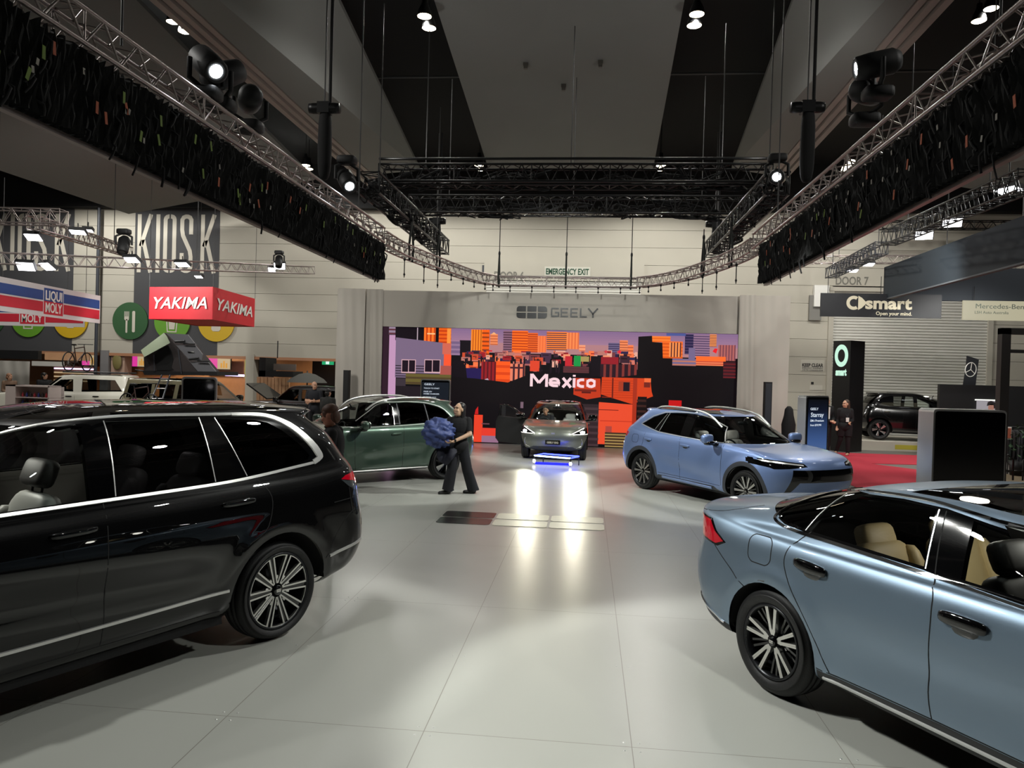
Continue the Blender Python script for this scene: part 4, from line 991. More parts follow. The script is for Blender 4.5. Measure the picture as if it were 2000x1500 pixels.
t = thing('keep_clear_sign', 'white KEEP CLEAR sign on the boards beside the roller shutter', 'sign', (W(1587, 714).x, YB-.02, W(1587, 726).z))
MB().bbox((W(1564, 714).x, YB-.02, W(1587, 725).z), (W(1610, 714).x, YB-.004, W(1587, 703).z)).build('sign_panel', mat('white sign board', (190, 186, 174), .6), t, True)
mb = MB(); put_text(mb, 'KEEP CLEAR', (W(1587, 714).x, YB-.024, W(1587, 716.5).z), AXX, AXZ, W(1587, 709.5).z-W(1587, 716.5).z, W(1607, 714).x-W(1566, 714).x, bold=.03, depth=.004)
put_text(mb, 'EMERGENCY EQUIPMENT', (W(1587, 714).x, YB-.024, W(1587, 720.5).z), AXX, AXZ, .055, W(1607, 714).x-W(1566, 714).x, depth=.004); put_text(mb, '2 METRE CLEARANCE ZONE', (W(1587, 714).x, YB-.024, W(1587, 724).z), AXX, AXZ, .045, W(1607, 714).x-W(1566, 714).x, depth=.004)
mb.build('sign_lettering', mat('black print', (20, 20, 20), .7), t, True)
t = thing('small_notice', 'small white notice with black pictogram below the keep clear sign', 'sign', (W(1593, 755).x, YB-.02, W(1593, 762).z))
MB().bbox((W(1581, 755).x, YB-.02, W(1593, 762).z), (W(1606, 755).x, YB-.004, W(1593, 752).z)).build('sign_panel', mat('white sign board', (190, 186, 174), .6), t, True)
mb = MB(); mb.bbox((W(1584, 748).x, YB-.02, W(1590, 751).z), (W(1589, 748).x, YB-.004, W(1590, 746).z)); mb.build('pictogram', mat('black print', (20, 20, 20), .7), t, True)
# wall boxes
for i, (x0, y0, x1, y1, lab) in enumerate(((1588, 558, 1615, 600, 'white electrical box fixed to the boards left of the smart banner'), (1580, 577, 1602, 626, 'grey cabinet fixed to the boards below the white electrical box'), (942, 518, 953, 540, 'small dark grey box on the wall beside DOOR 6'))):
    a, b = W(x0, y0), W(x1, y1); mb = MB(); mb.bbox((a.x, YB-.22+.1*i, b.z), (b.x, YB, a.z)); tag(mb.build('wall_mounted_box', (M_white, mat('grey steel', (120, 118, 112), .5), M_clad)[i]), lab, 'box')

# ceiling: raked grey soffits between black recesses
M_soff = mat('grey ceiling board', (122, 123, 121), .85, noise=.05, nscale=.8); M_ceil = mat('black ceiling', (11, 11, 13), .9); M_pipe = mat('grey ceiling pipe', (70, 70, 70), .6)
slope = (aty(955, 333, 26.6).z-aty(848, 0, 17.4).z)/(26.6-17.4)
def ex(p, q, Y): return p+(q-p)*((Y-p.y)/(q.y-p.y))
def soffit(name, a0, a1, b0, b1, ya=7.0, yb=26.6, th=.12):
    A, B, C_, D = ex(a0, a1, ya), ex(a0, a1, yb), ex(b0, b1, yb), ex(b0, b1, ya)
    mb = MB(); up = Vector((0, 0, th)); v = [A, B, C_, D]; mb.add(v+[p+up for p in v], [(3, 2, 1, 0), (4, 5, 6, 7), (0, 1, 5, 4), (1, 2, 6, 5), (2, 3, 7, 6), (3, 0, 4, 7)]); return struct(mb, name, M_soff)
soffit('ceiling', aty(848, 0, 17.4), aty(955, 333, 26.6), aty(1337, 0, 17.4), aty(1275, 333, 26.6))
L_in = (aty(665, 9, 17.4), aty(820, 333, 26.6)); R_in = (aty(1549, 0, 17.4), aty(1429, 331, 26.6))
L_out = (atz(361, 0, 9.3), atz(718, 331, 9.3)); R_out = (atz(1790, 0, 9.3), atz(1513, 331, 9.3))
soffit('ceiling.001', *L_in, *L_out, 7.0, 26.6); soffit('ceiling.002', *R_in, *R_out, 7.0, 26.6)
L3 = (aty(266, 0, 17.4), aty(593, 331, 26.6)); L4 = (atz(0, 333, 8.0), atz(213, 405, 8.0))
soffit('ceiling.003', *L3, *L4, 7.0, 27.5)
mir = lambda p: Vector((1.1-p.x, p.y, p.z))
soffit('ceiling.004', mir(L3[0]), mir(L3[1]), mir(L4[0]), mir(L4[1]), 7.0, 27.5)
for sg, (p, q) in ((1, L_out), (-1, R_out)):
    mb = MB()
    for k in range(3):
        a, b = ex(p, q, 6.0), ex(p, q, 29.0); off = Vector((-sg*(.10+.2*k), 0, -.02-.05*k)); 
        for (u0, u1) in ((a+off, b+off),): mb.add([u0+Vector((dx, 0, dz)) for dx in (-.075, .075) for dz in (0, .16)]+[u1+Vector((dx, 0, dz)) for dx in (-.075, .075) for dz in (0, .16)], [(0, 1, 3, 2), (4, 6, 7, 5), (0, 4, 5, 1), (2, 3, 7, 6), (0, 2, 6, 4), (1, 5, 7, 3)])
    o = mb.build('trim_5', mat('pale ceiling edge', (150, 138, 132), .6)); o['kind'] = 'structure'
mb = MB(); zc = lambda Y: aty(1000, 0, 17.4).z+1.6+slope*(Y-17.4)
mb.add([(-35, -13, 14), (31, -13, 14), (31, 6, zc(6)), (-35, 6, zc(6)), (31, 30.3, zc(30.3)), (-35, 30.3, zc(30.3))], [(0, 1, 2, 3), (3, 2, 4, 5)]); struct(mb, 'ceiling.005', M_ceil)
mb = MB()
for Y in (14.5, 18.2, 22.5): mb.tube([(-14, Y, zc(Y)-.5), (14, Y, zc(Y)-.5)], .035, 6)
o = mb.build('trim_6', M_pipe); o['kind'] = 'structure'

# kiosk recess at the back: warm lit counters
M_warm = mat('warm timber panel', (196, 150, 112), .6, noise=.12, nscale=6); M_pink = mat('pinkish render', (176, 146, 128), .7)
YK = 34.5
struct(MB().bbox((-35, YK, 0), (xo+.1, YK+.2, open_l+1.2)), 'wall_back.003', M_warm)
struct(MB().bbox((-35, YB+.3, open_l+.75), (xo+.1, YK, open_l+.9)), 'ceiling.006', mat('timber soffit', (168, 120, 88), .6))
struct(MB().bbox((-35, YB-.02, open_l-.12), (xo, YB+.25, open_l)), 'trim_7', mat('timber soffit', (168, 120, 88), .6))
def col_box(xa, xb, m, name='column', Y=YB-.05, d=.5):
    return struct(MB().bbox((xa, Y, 0), (xb, Y+d, open_l+.1)), name, m)
col_box(W(196, 740).x, W(206, 740).x+.15, mat('grey column', (120, 118, 118), .6)); col_box(W(209, 740).x+.1, W(240, 740).x, M_pink, 'column.001', YB+.1); col_box(W(480, 740).x, W(496, 740).x, M_wall, 'column.002')
col_box(W(497, 740).x, W(517, 740).x, mat('brown render', (96, 74, 66), .7), 'column.003', YB+.4)
struct(MB().bbox((W(575, 740).x, YB+2, 0), (xo+.1, YB+2.1, open_l+.2)), 'wall_back.004', mat('dark shop wall', (44, 36, 36), .8))
mb = MB(); mb.tube([(W(203, 409).x, YB-.3, W(203, 409).z), (W(197, 640).x, YB-.3, 0.0)], .07, 10); tag(mb.build('downpipe', M_clad), 'dark grey downpipe running the full height of the wall', 'pipe')
t = thing('round_sign', 'greenish round shop sign on the pink column', 'sign', (W(228, 705).x, YB-.05, W(228, 725).z))
mb = MB(); mb.sph((W(228, 706).x, YB+.02, W(228, 706).z), (.42, .12, .72), 1, 1, 18, 10); mb.build('sign_panel', mat('olive sign', (122, 112, 66), .6), t, True)
# ------------------------------------------------------------------ the stage
YS = 23.1
M_stage = mat('white stage fabric', (188, 182, 172), .8, bump=.25, bscale=1.6, stretch=(1, 1, .35))
Sx = lambda x, y=600: aty(x, y, YS)
xl, xr_ = Sx(661, 670).x, Sx(1539, 690).x; ll, lr = Sx(745, 700).x, Sx(1441, 720).x
zs1 = Sx(1100, 573).z; zl = Sx(1095, 645).z
t = thing('stage_portal', 'white fabric stage portal framing the big screen, with logo and GEELY lettering above it', 'stage', ((xl+xr_)/2, YS, 0))
def drape(mb, xa, xb, za, zb, Y, amp=.03, n=24, m=10):
    ph = random.random()*6
    mb.sheet([[Vector((xa+(xb-xa)*i/n, Y+amp*.35*(math.sin(i*.31+ph)+.8*math.sin(i*.83+j*.55+ph))*(.3+.7*j/m), za+(zb-za)*j/m)) for j in range(m+1)] for i in range(n+1)])
mb = MB(); mb.bbox((ll-.02, YS-.02, zl), (lr+.02, YS+.5, zs1)); mb.bbox((ll, YS+.12, -.01), (lr, YS+.5, zl)); mb.build('header', M_stage, t, True)
for xa, xb, xs in ((xl, ll, .62), (lr, xr_, .30)):
    mb = MB(); mb.bbox((xa, YS+.02, 0), (xb, YS+.5, zs1+.02)); drape(mb, xa-.03, xa+(xb-xa)*xs, 0.01, zs1+.03, YS-.12); drape(mb, xa+(xb-xa)*xs, xb+.02, .01, zs1+.03, YS-.05)
    mb.build('pier', M_stage, t, True)
M_logo = mat('black sign vinyl', (22, 22, 26), .35)
px0, px1, pz0, pz1 = Sx(1008, 610).x, Sx(1070, 610).x, Sx(1038, 623).z, Sx(1038, 597).z
cw = (px1-px0)/3; ch = (pz1-pz0)/2
mb = MB()
for i in range(3):
    for j in range(2):
        w, h = cw-.04, ch-.04; o_ = (px0+cw*(i+.5), YS-.021, pz0+ch*(j+.5)); r_ = .09
        pts = rrect(w, h, .012, 2)
        if (i, j) in ((0, 0), (0, 1), (2, 0), (2, 1)):
            cxs = -1 if i == 0 else 1; cys = -1 if j == 0 else 1
            pts = [(cxs*w/2-cxs*r_+cxs*r_*math.cos(R(a)), cys*h/2-cys*r_+cys*r_*math.sin(R(a))) for a in (0, 22, 45, 68, 90)]+[(-cxs*w/2, cys*h/2), (-cxs*w/2, -cys*h/2), (cxs*w/2, -cys*h/2)]
            if cxs*cys < 0: pts = pts[::-1]
        mb.prism(pts, o_, AXX, AXZ, .02)
mb.build('logo', M_logo, t, True)
gx0, gx1, gz0, gz1 = Sx(1076, 611).x, Sx(1168, 612).x, Sx(1122, 620).z, Sx(1122, 602).z
mb = MB(); u = (gx1-gx0)/5.25; h = gz1-gz0; w = .045; o_ = (gx0, YS-.021, gz0)
def S_(pts): stroke(mb, pts, w, o_, AXX, AXZ, .02)
S_([(u*.88, h-w/2), (u*.12, h-w/2), (w/2, h*.82), (w/2, h*.18), (u*.12, w/2), (u*.80, w/2), (u*.86, h*.1), (u*.86, h*.48), (u*.45, h*.48)])
for k in (1, 2):
    x = u*1.08*k; S_([(x+u*.85, h-w/2), (x+w/2, h-w/2), (x+w/2, w/2), (x+u*.85, w/2)]); S_([(x+w, h/2), (x+u*.78, h/2)])
S_([(u*3.24+w/2, h), (u*3.24+w/2, w/2), (u*4.02, w/2)])
S_([(u*4.15, h), (u*4.68, h*.42), (u*5.22, h)]); S_([(u*4.68, h*.45), (u*4.68, 0)])
mb.build('lettering', M_logo, t, True)

# LED wall with its picture
led = thing('video_wall', 'wide LED wall showing an orange sunset city with the word Mexico', 'screen', ((ll+lr)/2, YS, 0))
MB().bbox((ll+.01, YS+.05, 0.02), (lr-.01, YS+.11, zl-.005)).build('screen_cabinet', M_black, led, True)
m_led = bpy.data.materials.new('lit screen picture'); m_led.use_nodes = True; nt = m_led.node_tree; b_ = nt.nodes['Principled BSDF']
at = nt.nodes.new('ShaderNodeAttribute'); at.attribute_name = 'Col'; b_.inputs['Base Color'].default_value = (.01, .01, .01, 1); b_.inputs['Roughness'].default_value = .8; b_.inputs['Specular IOR Level'].default_value = .1
nt.links.new(at.outputs['Color'], b_.inputs['Emission Color']); b_.inputs['Emission Strength'].default_value = 1.0
LV, LF, LC = [], [], []
_lay = [0]
def lpt(x, y): 
    p = aty(740+x/2.7778, 620+y/2.7778, YS+.045); return p
def lpoly(pts, c, lay=None):
    """picture shape from outline points on the screen"""
    _lay[0] += 1; dy = -_lay[0]*1e-5
    cx = sum(p[0] for p in pts)/len(pts); cy = sum(p[1] for p in pts)/len(pts)
    q0 = lpt(cx, cy); out = []
    for x, y in pts:
        a = lpt(x, cy); b = lpt(cx, y)
        out.append((min(max(a.x, ll+.01), lr-.01), YS+.045+dy, min(max(b.z, .03), zl-.006)))
    b0 = len(LV); LV.extend(out); LF.append(tuple(range(b0, b0+len(out)))[::-1]); LC.append(lin(c))
def lr4(x0, y0, x1, y1, c, stripes=0, c2=None, vert=False):
    lpoly([(x0, y0), (x1, y0), (x1, y1), (x0, y1)], c)
    for k in range(stripes):
        if vert:
            a = x0+(x1-x0)*(k+.55)/stripes; lpoly([(a, y0), (a+(x1-x0)*.4/stripes, y0), (a+(x1-x0)*.4/stripes, y1), (a, y1)], c2)
        else:
            a = y0+(y1-y0)*(k+.55)/stripes; lpoly([(x0, a), (x1, a), (x1, a+(y1-y0)*.4/stripes), (x0, a+(y1-y0)*.4/stripes)], c2)
rnd = random.Random(11)
DK = (20, 12, 20)
lr4(15, 45, 1960, 760, (14, 9, 14))
for k in range(10): lr4(390, 50+k*13, 1955, 50+(k+1)*13, (128+k*5, 102+k*3, 142+k*1))      # dusk sky
lr4(390, 150, 1955, 205, (180, 128, 132))
# left house
lr4(15, 50, 50, 720, (48, 28, 40)); lr4(50, 95, 90, 640, (196, 150, 186)); lr4(55, 50, 90, 92, (150, 130, 150), 2, (90, 40, 50)); lr4(90, 55, 245, 125, DK); lr4(207, 55, 212, 125, (190, 170, 180))
lr4(245, 55, 308, 130, (255, 120, 40), 3, (196, 60, 16), True); lr4(262, 85, 305, 92, (255, 200, 140)); lr4(325, 58, 392, 140, (240, 96, 24), 4, (200, 60, 14)); lr4(370, 60, 390, 140, (255, 150, 60))
lpoly([(90, 112), (345, 136), (392, 140), (392, 330), (90, 330)], (124, 104, 130))
for k in range(5): lr4(90, 262+k*14, 390, 267+k*14, (40, 32, 42))
lr4(345, 140, 392, 200, (214, 104, 84)); lr4(352, 200, 392, 262, (255, 88, 50)); lr4(330, 262, 392, 340, (170, 84, 74))
lr4(145, 308, 392, 365, (104, 92, 48), 2, (80, 64, 40)); lr4(90, 330, 145, 375, (60, 50, 58)); lr4(90, 375, 392, 440, (34, 26, 32))
for x in (122, 246):
    w = 78 if x < 200 else 88
    lr4(x, 228, x+w, 302, (214, 170, 178)); lr4(x+4, 232, x+w/2-2, 295, (30, 18, 30)); lr4(x+w/2+2, 232, x+w-4, 295, (30, 18, 30))
# towers
def tower(x0, y0, x1, y1, c, n, c2, v=False, side=None):
    lr4(x0, y0, x1, y1, c, n, c2, v)
    if side: lr4(x0, y0, x0+(x1-x0)*.3, y1, side)
tower(500, 66, 600, 205, (255, 140, 36), 7, (190, 84, 20), True); tower(560, 68, 598, 205, (255, 96, 20), 6, (150, 60, 20)); tower(604, 90, 645, 150, (246, 140, 90), 4, (200, 100, 60)); lpoly([(608, 92), (624, 80), (640, 92)], (250, 180, 120))
lr4(438, 124, 498, 215, DK); lr4(392, 130, 440, 205, (120, 96, 130), 3, (150, 120, 150))
tower(675, 72, 722, 190, (140, 100, 120), 9, (70, 42, 56)); tower(722, 72, 808, 205, (255, 110, 30), 9, (186, 60, 18)); tower(808, 84, 862, 190, (240, 100, 36), 9, (170, 56, 24)); tower(862, 100, 908, 190, (255, 128, 70), 3, (240, 110, 60), True)
tower(910, 78, 1020, 178, (255, 130, 50), 9, (52, 44, 70)); tower(1018, 82, 1086, 172, (255, 140, 80), 4, (226, 108, 64), True); tower(1086, 150, 1120, 185, (250, 160, 120), 2, (220, 120, 90))
tower(1245, 138, 1306, 205, (110, 96, 130), 6, (60, 50, 84)); tower(1306, 124, 1350, 210, (250, 140, 90), 6, (180, 90, 60)); tower(1350, 150, 1380, 240, (255, 130, 76), 5, (196, 90, 60))
tower(1480, 102, 1582, 135, (255, 130, 50), 2, (236, 104, 30)); tower(1535, 130, 1648, 222, (250, 110, 36), 5, (216, 84, 24)); tower(1575, 136, 1640, 215, (255, 150, 80), 4, (90, 40, 40), True)
tower(1660, 92, 1710, 200, (40, 34, 70), 7, (76, 60, 96)); tower(1706, 94, 1795, 210, (150, 116, 142), 9, (84, 64, 96)); tower(1795, 92, 1832, 160, (250, 150, 80), 8, (120, 70, 70))
lr4(1680, 165, 1715, 250, (120, 104, 140)); lr4(1560, 86, 1665, 100, (80, 90, 150)); lr4(1840, 150, 1935, 235, (180, 100, 96), 6, (120, 64, 76), True)
# middle rooftops
for i in range(150):
    x = 430+rnd.random()*980; y = 178+rnd.random()**1.2*90+max(0, (x-1250))*.02; w = 14+rnd.random()*44; h = 10+rnd.random()*30
    c = rnd.choice([(250, 120, 70), (236, 100, 56), (214, 120, 104), (190, 120, 110), (250, 150, 110), (206, 76, 46), (170, 96, 96), (120, 60, 66), (70, 44, 66), (232, 170, 150), (60, 34, 46), (48, 38, 76), (160, 30, 40)])
    lr4(x, y, min(x+w, 1404), y+h, c)
    if rnd.random() < .6: lr4(x+w*.15, y+h*.3, min(x+w*.75, 1400), y+h*.45, tuple(int(v*.45) for v in c))
for k in range(60):
    x = 440+rnd.random()*950; lr4(x, 200+rnd.random()*90, x+4+rnd.random()*7, 210+rnd.random()*100, (30, 18, 28))
lr4(555, 240, 635, 345, (150, 30, 36), 4, (90, 20, 30), True); lr4(635, 238, 712, 352, (255, 92, 30), 3, (226, 70, 22)); lr4(712, 252, 792, 345, (236, 130, 100), 3, (60, 30, 40), True); lr4(712, 268, 790, 278, (70, 30, 40))
lr4(460, 275, 555, 345, (38, 26, 80)); lr4(595, 178, 615, 185, (214, 20, 40)); lr4(820, 235, 870, 292, (226, 70, 44)); lr4(1010, 210, 1048, 285, (200, 40, 50)); lr4(1058, 208, 1095, 272, (30, 150, 70)); lr4(1095, 212, 1140, 240, (170, 150, 90)); lr4(1148, 210, 1200, 320, DK); lr4(1205, 215, 1300, 255, (150, 30, 40))
lr4(1000, 265, 1140, 300, (60, 30, 38), 5, (120, 70, 70)); lr4(1200, 255, 1400, 325, (44, 22, 32), 6, (130, 52, 48), True)
lpoly([(392, 235), (440, 230), (470, 260), (480, 340), (440, 400), (392, 420)], DK)
lpoly([(550, 362), (576, 335), (590, 330), (612, 362)], (196, 170, 186))
lpoly([(392, 340), (520, 345), (700, 362), (800, 320), (850, 300), (1060, 318), (1200, 330), (1410, 300), (1960, 260), (1960, 480), (392, 480)], (16, 10, 14))
lpoly([(1404, 108), (1478, 102), (1480, 135), (1535, 138), (1540, 222), (1592, 224), (1592, 262), (1870, 262), (1870, 460), (1404, 460)], (17, 11, 14))
lr4(1592, 224, 1720, 262, (120, 104, 140), 2, (196, 120, 96)); lr4(1720, 212, 1882, 238, (255, 110, 44)); lr4(1720, 238, 1868, 262, (206, 84, 60), 2, (250, 140, 90)); lr4(1868, 240, 1935, 330, (60, 22, 30), 5, (104, 30, 36))
lpoly([(1810, 185), (1822, 168), (1838, 170), (1830, 196)], (240, 30, 40)); lpoly([(1222, 186), (1232, 176), (1240, 186), (1232, 196)], (214, 60, 70)); lpoly([(1294, 187), (1306, 176), (1316, 187), (1306, 198)], (230, 40, 60))
# orange blocks low down
lpoly([(1058, 330), (1200, 330), (1205, 430), (1130, 445), (1056, 420)], (196, 56, 26)); lr4(1062, 390, 1180, 402, (120, 34, 22)); lr4(1100, 402, 1150, 412, (96, 26, 20))
lpoly([(1208, 328), (1470, 328), (1480, 400), (1488, 424), (1375, 470), (1268, 440), (1205, 422)], (214, 66, 28))
for k in range(8): lr4(1210, 342+k*13, 1398, 345+k*13, (186, 52, 22))
lr4(1264, 328, 1272, 440, (110, 30, 20)); lr4(1300, 348, 1364, 402, (170, 60, 36)); lr4(1326, 352, 1360, 400, (36, 20, 30)); lr4(1440, 330, 1476, 352, (246, 110, 60)); lr4(1438, 352, 1472, 380, (120, 40, 30))
lpoly([(1190, 462), (1372, 470), (1372, 600), (1366, 690), (1222, 690), (1180, 690)], (236, 78, 46)); lr4(1190, 500, 1300, 504, (120, 28, 22)); lr4(1200, 560, 1372, 566, (206, 60, 36)); lr4(1228, 590, 1262, 690, (176, 70, 60))
lr4(1376, 330, 1398, 620, (170, 50, 28)); lr4(1225, 625, 1372, 705, (70, 50, 34), 5, (170, 140, 84)); lr4(1400, 430, 1450, 720, (24, 15, 16), 10, (60, 34, 30)); lr4(1572, 450, 1642, 482, (196, 24, 26))
lr4(1085, 470, 1190, 700, (50, 36, 40), 7, (70, 52, 56))
lr4(515, 528, 562, 684, (236, 66, 40)); lpoly([(525, 500), (538, 482), (540, 525), (520, 525)], (200, 30, 30)); lr4(557, 600, 648, 642, (230, 60, 44)); lr4(557, 642, 648, 684, (150, 110, 136)); lr4(557, 574, 600, 580, (110, 70, 80)); lr4(768, 458, 784, 492, (120, 96, 110)); lr4(660, 525, 770, 700, (20, 13, 15))
me = bpy.data.meshes.new('picture'); me.from_pydata(LV, [], LF)
ca = me.color_attributes.new('Col', 'FLOAT_COLOR', 'CORNER'); i = 0
for f, c in zip(LF, LC):
    for _ in f: ca.data[i].color = (*c, 1); i += 1
me.materials.append(m_led); me.update(); link('picture', me, led, True)
mb = MB(); a, b = lpt(820, 374), lpt(1176, 384); o_ = (a.x, YS+.028, lpt(1000, 379).z); H_ = lpt(1000, 310).z-o_[2]; u_ = (b.x-a.x)/356; w_ = 15*u_; xh = H_*.74
def C_(pts, w=None): stroke(mb, [(x*u_, z) for x, z in pts], w or w_, o_, AXX, AXZ, .006)
C_([(7, 0), (7, H_)]); C_([(90, 0), (90, H_)]); C_([(10, H_*.96), (48, H_*.30)]); C_([(87, H_*.96), (48, H_*.30)])
def rl(cx, w2, gap=()):      # rounded letter bowl
    r = 20; x0, x1 = cx-w2, cx+w2; z0, z1 = w_/2, xh-w_/2; rz = r*u_
    q = [(x1-r+r*math.sin(R(t)), z1-rz+rz*math.cos(R(t))) for t in (0, 30, 60, 90)]+[(x1-r+r*math.cos(R(t)), z0+rz-rz*math.sin(R(t))) for t in (0, 30, 60, 90)]
    l = [(2*cx-x, z) for x, z in q[::-1]]
    return q, l
q, l = rl(132, 25); C_(l+q[:4]+[(157, xh*.50)]); C_([(157, xh*.47), (107, xh*.47)]); C_([l[3], l[2], l[1], l[0], (153, w_/2)])
C_([(178, 0), (222, xh)]); C_([(222, 0), (178, xh)])
C_([(239, 0), (239, xh)]); C_([(239, H_*.86), (239, H_)])
q, l = rl(277, 19); C_([(293, w_/2)]+l+[(293, xh-w_/2)])
q, l = rl(330, 21); C_(l+q+[l[0]])
mb.build('caption', emis('lit pale pink caption', (250, 214, 220), 1.0), led, True)
# ------------------------------------------------------------------ rigging
def truss(name, label, path, s, m, group=None, r=.025, rb=.011, seg=.5, hang=(), hz=None, dark=False):
    """four-chord lattice truss along a path of points"""
    P = [Vector(p) for p in path]; n = len(P); up = Vector((0, 0, 1))
    lo = min(p.z for p in P)
    t = thing(name, label, 'truss', ((P[0].x+P[-1].x)/2, (P[0].y+P[-1].y)/2, lo-s/2), group=group)
    fr = []
    for i, p in enumerate(P):
        d = (P[min(i+1, n-1)]-P[max(i-1, 0)]).normalized(); a = d.cross(up).normalized(); b = a.cross(d).normalized(); fr.append((p, a, b))
    cor = [(-1, -1), (1, -1), (1, 1), (-1, 1)]
    line = [[p+a*u*s/2+b*v*s/2 for p, a, b in fr] for u, v in cor]
    for l in line: MB().tube(l, r, 8).build('chord', m, t, True)
    mb = MB()
    for q in range(4):
        A, B = line[q], line[(q+1) % 4]
        for i in range(n-1):
            L = (A[i+1]-A[i]).length; k = max(1, round(L/seg)); 
            for j in range(k):
                p0 = A[i].lerp(A[i+1], j/k); p1 = B[i].lerp(B[i+1], (j+.5)/k); p2 = A[i].lerp(A[i+1], (j+1)/k)
                mb.tube([p0, p1], rb, 5, False); mb.tube([p1, p2], rb, 5, False)
                if j % 4 == 0: mb.tube([p0, B[i].lerp(B[i+1], j/k)], rb, 5, False)
        mb.tube([A[-1], B[-1]], rb, 5, False)
    mb.build('lattice', m, t, True)
    for x in hang:
        p = x if isinstance(x, Vector) else P[0].lerp(P[-1], x)
        MB().tube([p+Vector((0, 0, s/2)), Vector((p.x, p.y, hz))], .012, 6).build('hanging_wire', M_pipe, t, True)
    return t
zc_ = lambda Y: zc(Y)-.1
# long silver trusses that carry the cable curtains
XL, XR = -4.45, 3.40
ZT = 5.0
tl = truss('lighting_truss', 'long silver truss above the black curtain on the black SUV side', [(XL, 2.0, ZT), (XL, 15.3, ZT)], .29, M_truss, 'long silver trusses', hang=(.35, .9), hz=10.5)
tr_ = truss('lighting_truss', 'long silver truss above the black curtain on the saloon side', [(XR, 2.0, ZT), (XR, 15.6, ZT)], .29, M_truss, 'long silver trusses', hang=(.35, .9), hz=10.5)
cv = [(XL, 15.3, ZT-.05)]
arcp = smooth_line([(-4.45, 15.5, 4.98), (-4.38, 16.8, 4.98), (-4.12, 18.3, 4.98), (-3.75, 20.0, 4.98), (-3.35, 21.5, 4.98), (-2.9, 22.3, 4.98)], 4)
truss('curved_truss', 'silver truss curving in from the black SUV side curtain to the stage front', arcp, .27, M_truss, 'curved silver trusses', .02, .008, .4)
arcp2 = smooth_line([(3.4, 15.9, 4.98), (3.33, 17.0, 4.98), (3.05, 18.6, 4.98), (2.6, 20.3, 4.98), (2.0, 21.6, 4.98), (1.45, 22.3, 4.98)], 4)
truss('curved_truss', 'silver truss curving in from the saloon side curtain to the stage front', arcp2, .27, M_truss, 'curved silver trusses', .02, .008, .4)
truss('straight_truss', 'short straight silver truss hung above the GEELY lettering', [(-2.85, 22.45, 4.98), (1.4, 22.45, 4.98)], .27, M_truss, None, .02, .008, .4)
# slings and rods under the curved trusses
def rod(p, q, r, name, m, lab, group):
    mb = MB(); mb.tube([p, q], r, 6); d = Vector(q)-Vector(p)
    mb.sph(Vector(p)+d*.12, (.06, .06, .08)); mb.sph(Vector(p)+d*.85, (.05, .05, .07)); return tag(mb.build(name, m), lab, 'rod', group)
for path, sd in ((arcp, 'black SUV side'), (arcp2, 'saloon side')):
    for i in (5, 8, 10, 12, 14, 16, 18, 20):
        p = path[i]; rod((p.x, p.y, p.z-.14), (p.x, p.y, p.z-.62 if i < 12 else 4.66), .012, 'hanging_rod', M_black, 'thin black rod hanging under the curved truss of the %s' % sd, 'hanging rods, '+sd)
for k in range(6):
    x = -2.4+k*.66; rod((x, 22.45, 4.84), (x, 22.45, 4.66), .012, 'hanging_rod', M_black, 'short thin rod under the straight truss above the stage', 'hanging rods over the stage')
M_sling = mat('black sling webbing', (20, 24, 20), .8)
def sling(p, top, spread, ax, lab, group, chain=None):
    t = thing('hanging_sling', lab, 'sling', p, group=group); p = Vector(p); ax = Vector(ax)
    mb = MB()
    for sg in (-1, 1): mb.tube([Vector(top), p+ax*spread*sg+Vector((0, 0, .15)), p+ax*spread*sg*.6-Vector((0, 0, .18))], .028, 6)
    mb.build('webbing', M_sling, t, True)
    if chain: MB().tube([Vector(top), (top[0], top[1], chain)], .014, 6).build('chain', M_blacksteel, t, True); mb = MB(); mb.sph(Vector(top)+Vector((0, 0, .06)), (.07, .07, .16)); mb.build('shackle', M_blacksteel, t, True)
for x, w_ in ((-2.75, 'first'), (-.73, 'middle'), (1.2, 'last')): sling((x, 22.45, 4.98), (x, 22.45, 5.75), .16, (0, 1, 0), 'black sling and chain, %s of three over the stage counted from the green SUV side' % w_, 'slings over the stage', 7.2)
for i, y in enumerate((17.0, 18.0)):
    for path, sd, k in ((arcp, 'black SUV side', 6+4*i), (arcp2, 'saloon side', 6+4*i)):
        p = path[k]; sling(tuple(p), (p.x, p.y, p.z+.75), .22, (0, 1, 0), '%s black V sling carrying the curved truss of the %s' % (('nearer', 'farther')[i], sd), 'V slings', 6.0)

# black truss grid high over the stand
BL, BRx = -4.55, 3.55; ZBk = 6.0
def cable_lumps(t, path, n, m, r=.05):
    mb = MB()
    for i in range(n):
        f = random.random(); p = path[0].lerp(path[1], f)+Vector((random.uniform(-.2, .2), random.uniform(-.1, .1), random.uniform(-.2, .1)))
        d = (path[1]-path[0]).normalized(); q = [p+d*random.uniform(-.5, .5)+Vector((random.uniform(-.1, .1), random.uniform(-.1, .1), random.uniform(-.15, .1))) for _ in range(4)]
        mb.tube(smooth_line(q, 3), r*random.uniform(.3, .7), 5, False)
    o = mb.build('cable_bundle', m, t, True); o['kind'] = 'stuff'
M_cable = mat('black cables', (26, 26, 27), .9)
for X, sd in ((BL, 'black SUV side'), (BRx, 'saloon side')):
    t = truss('black_truss', 'black box truss running towards the stage on the %s' % sd, [(X, 14.9, ZBk), (X, 22.6, ZBk)], .42, M_blacksteel, 'black box trusses', .028, .014, .42, (.1, .9), 10.0)
    cable_lumps(t, (Vector((X, 15, ZBk)), Vector((X, 20.5, ZBk))), 60, M_cable)
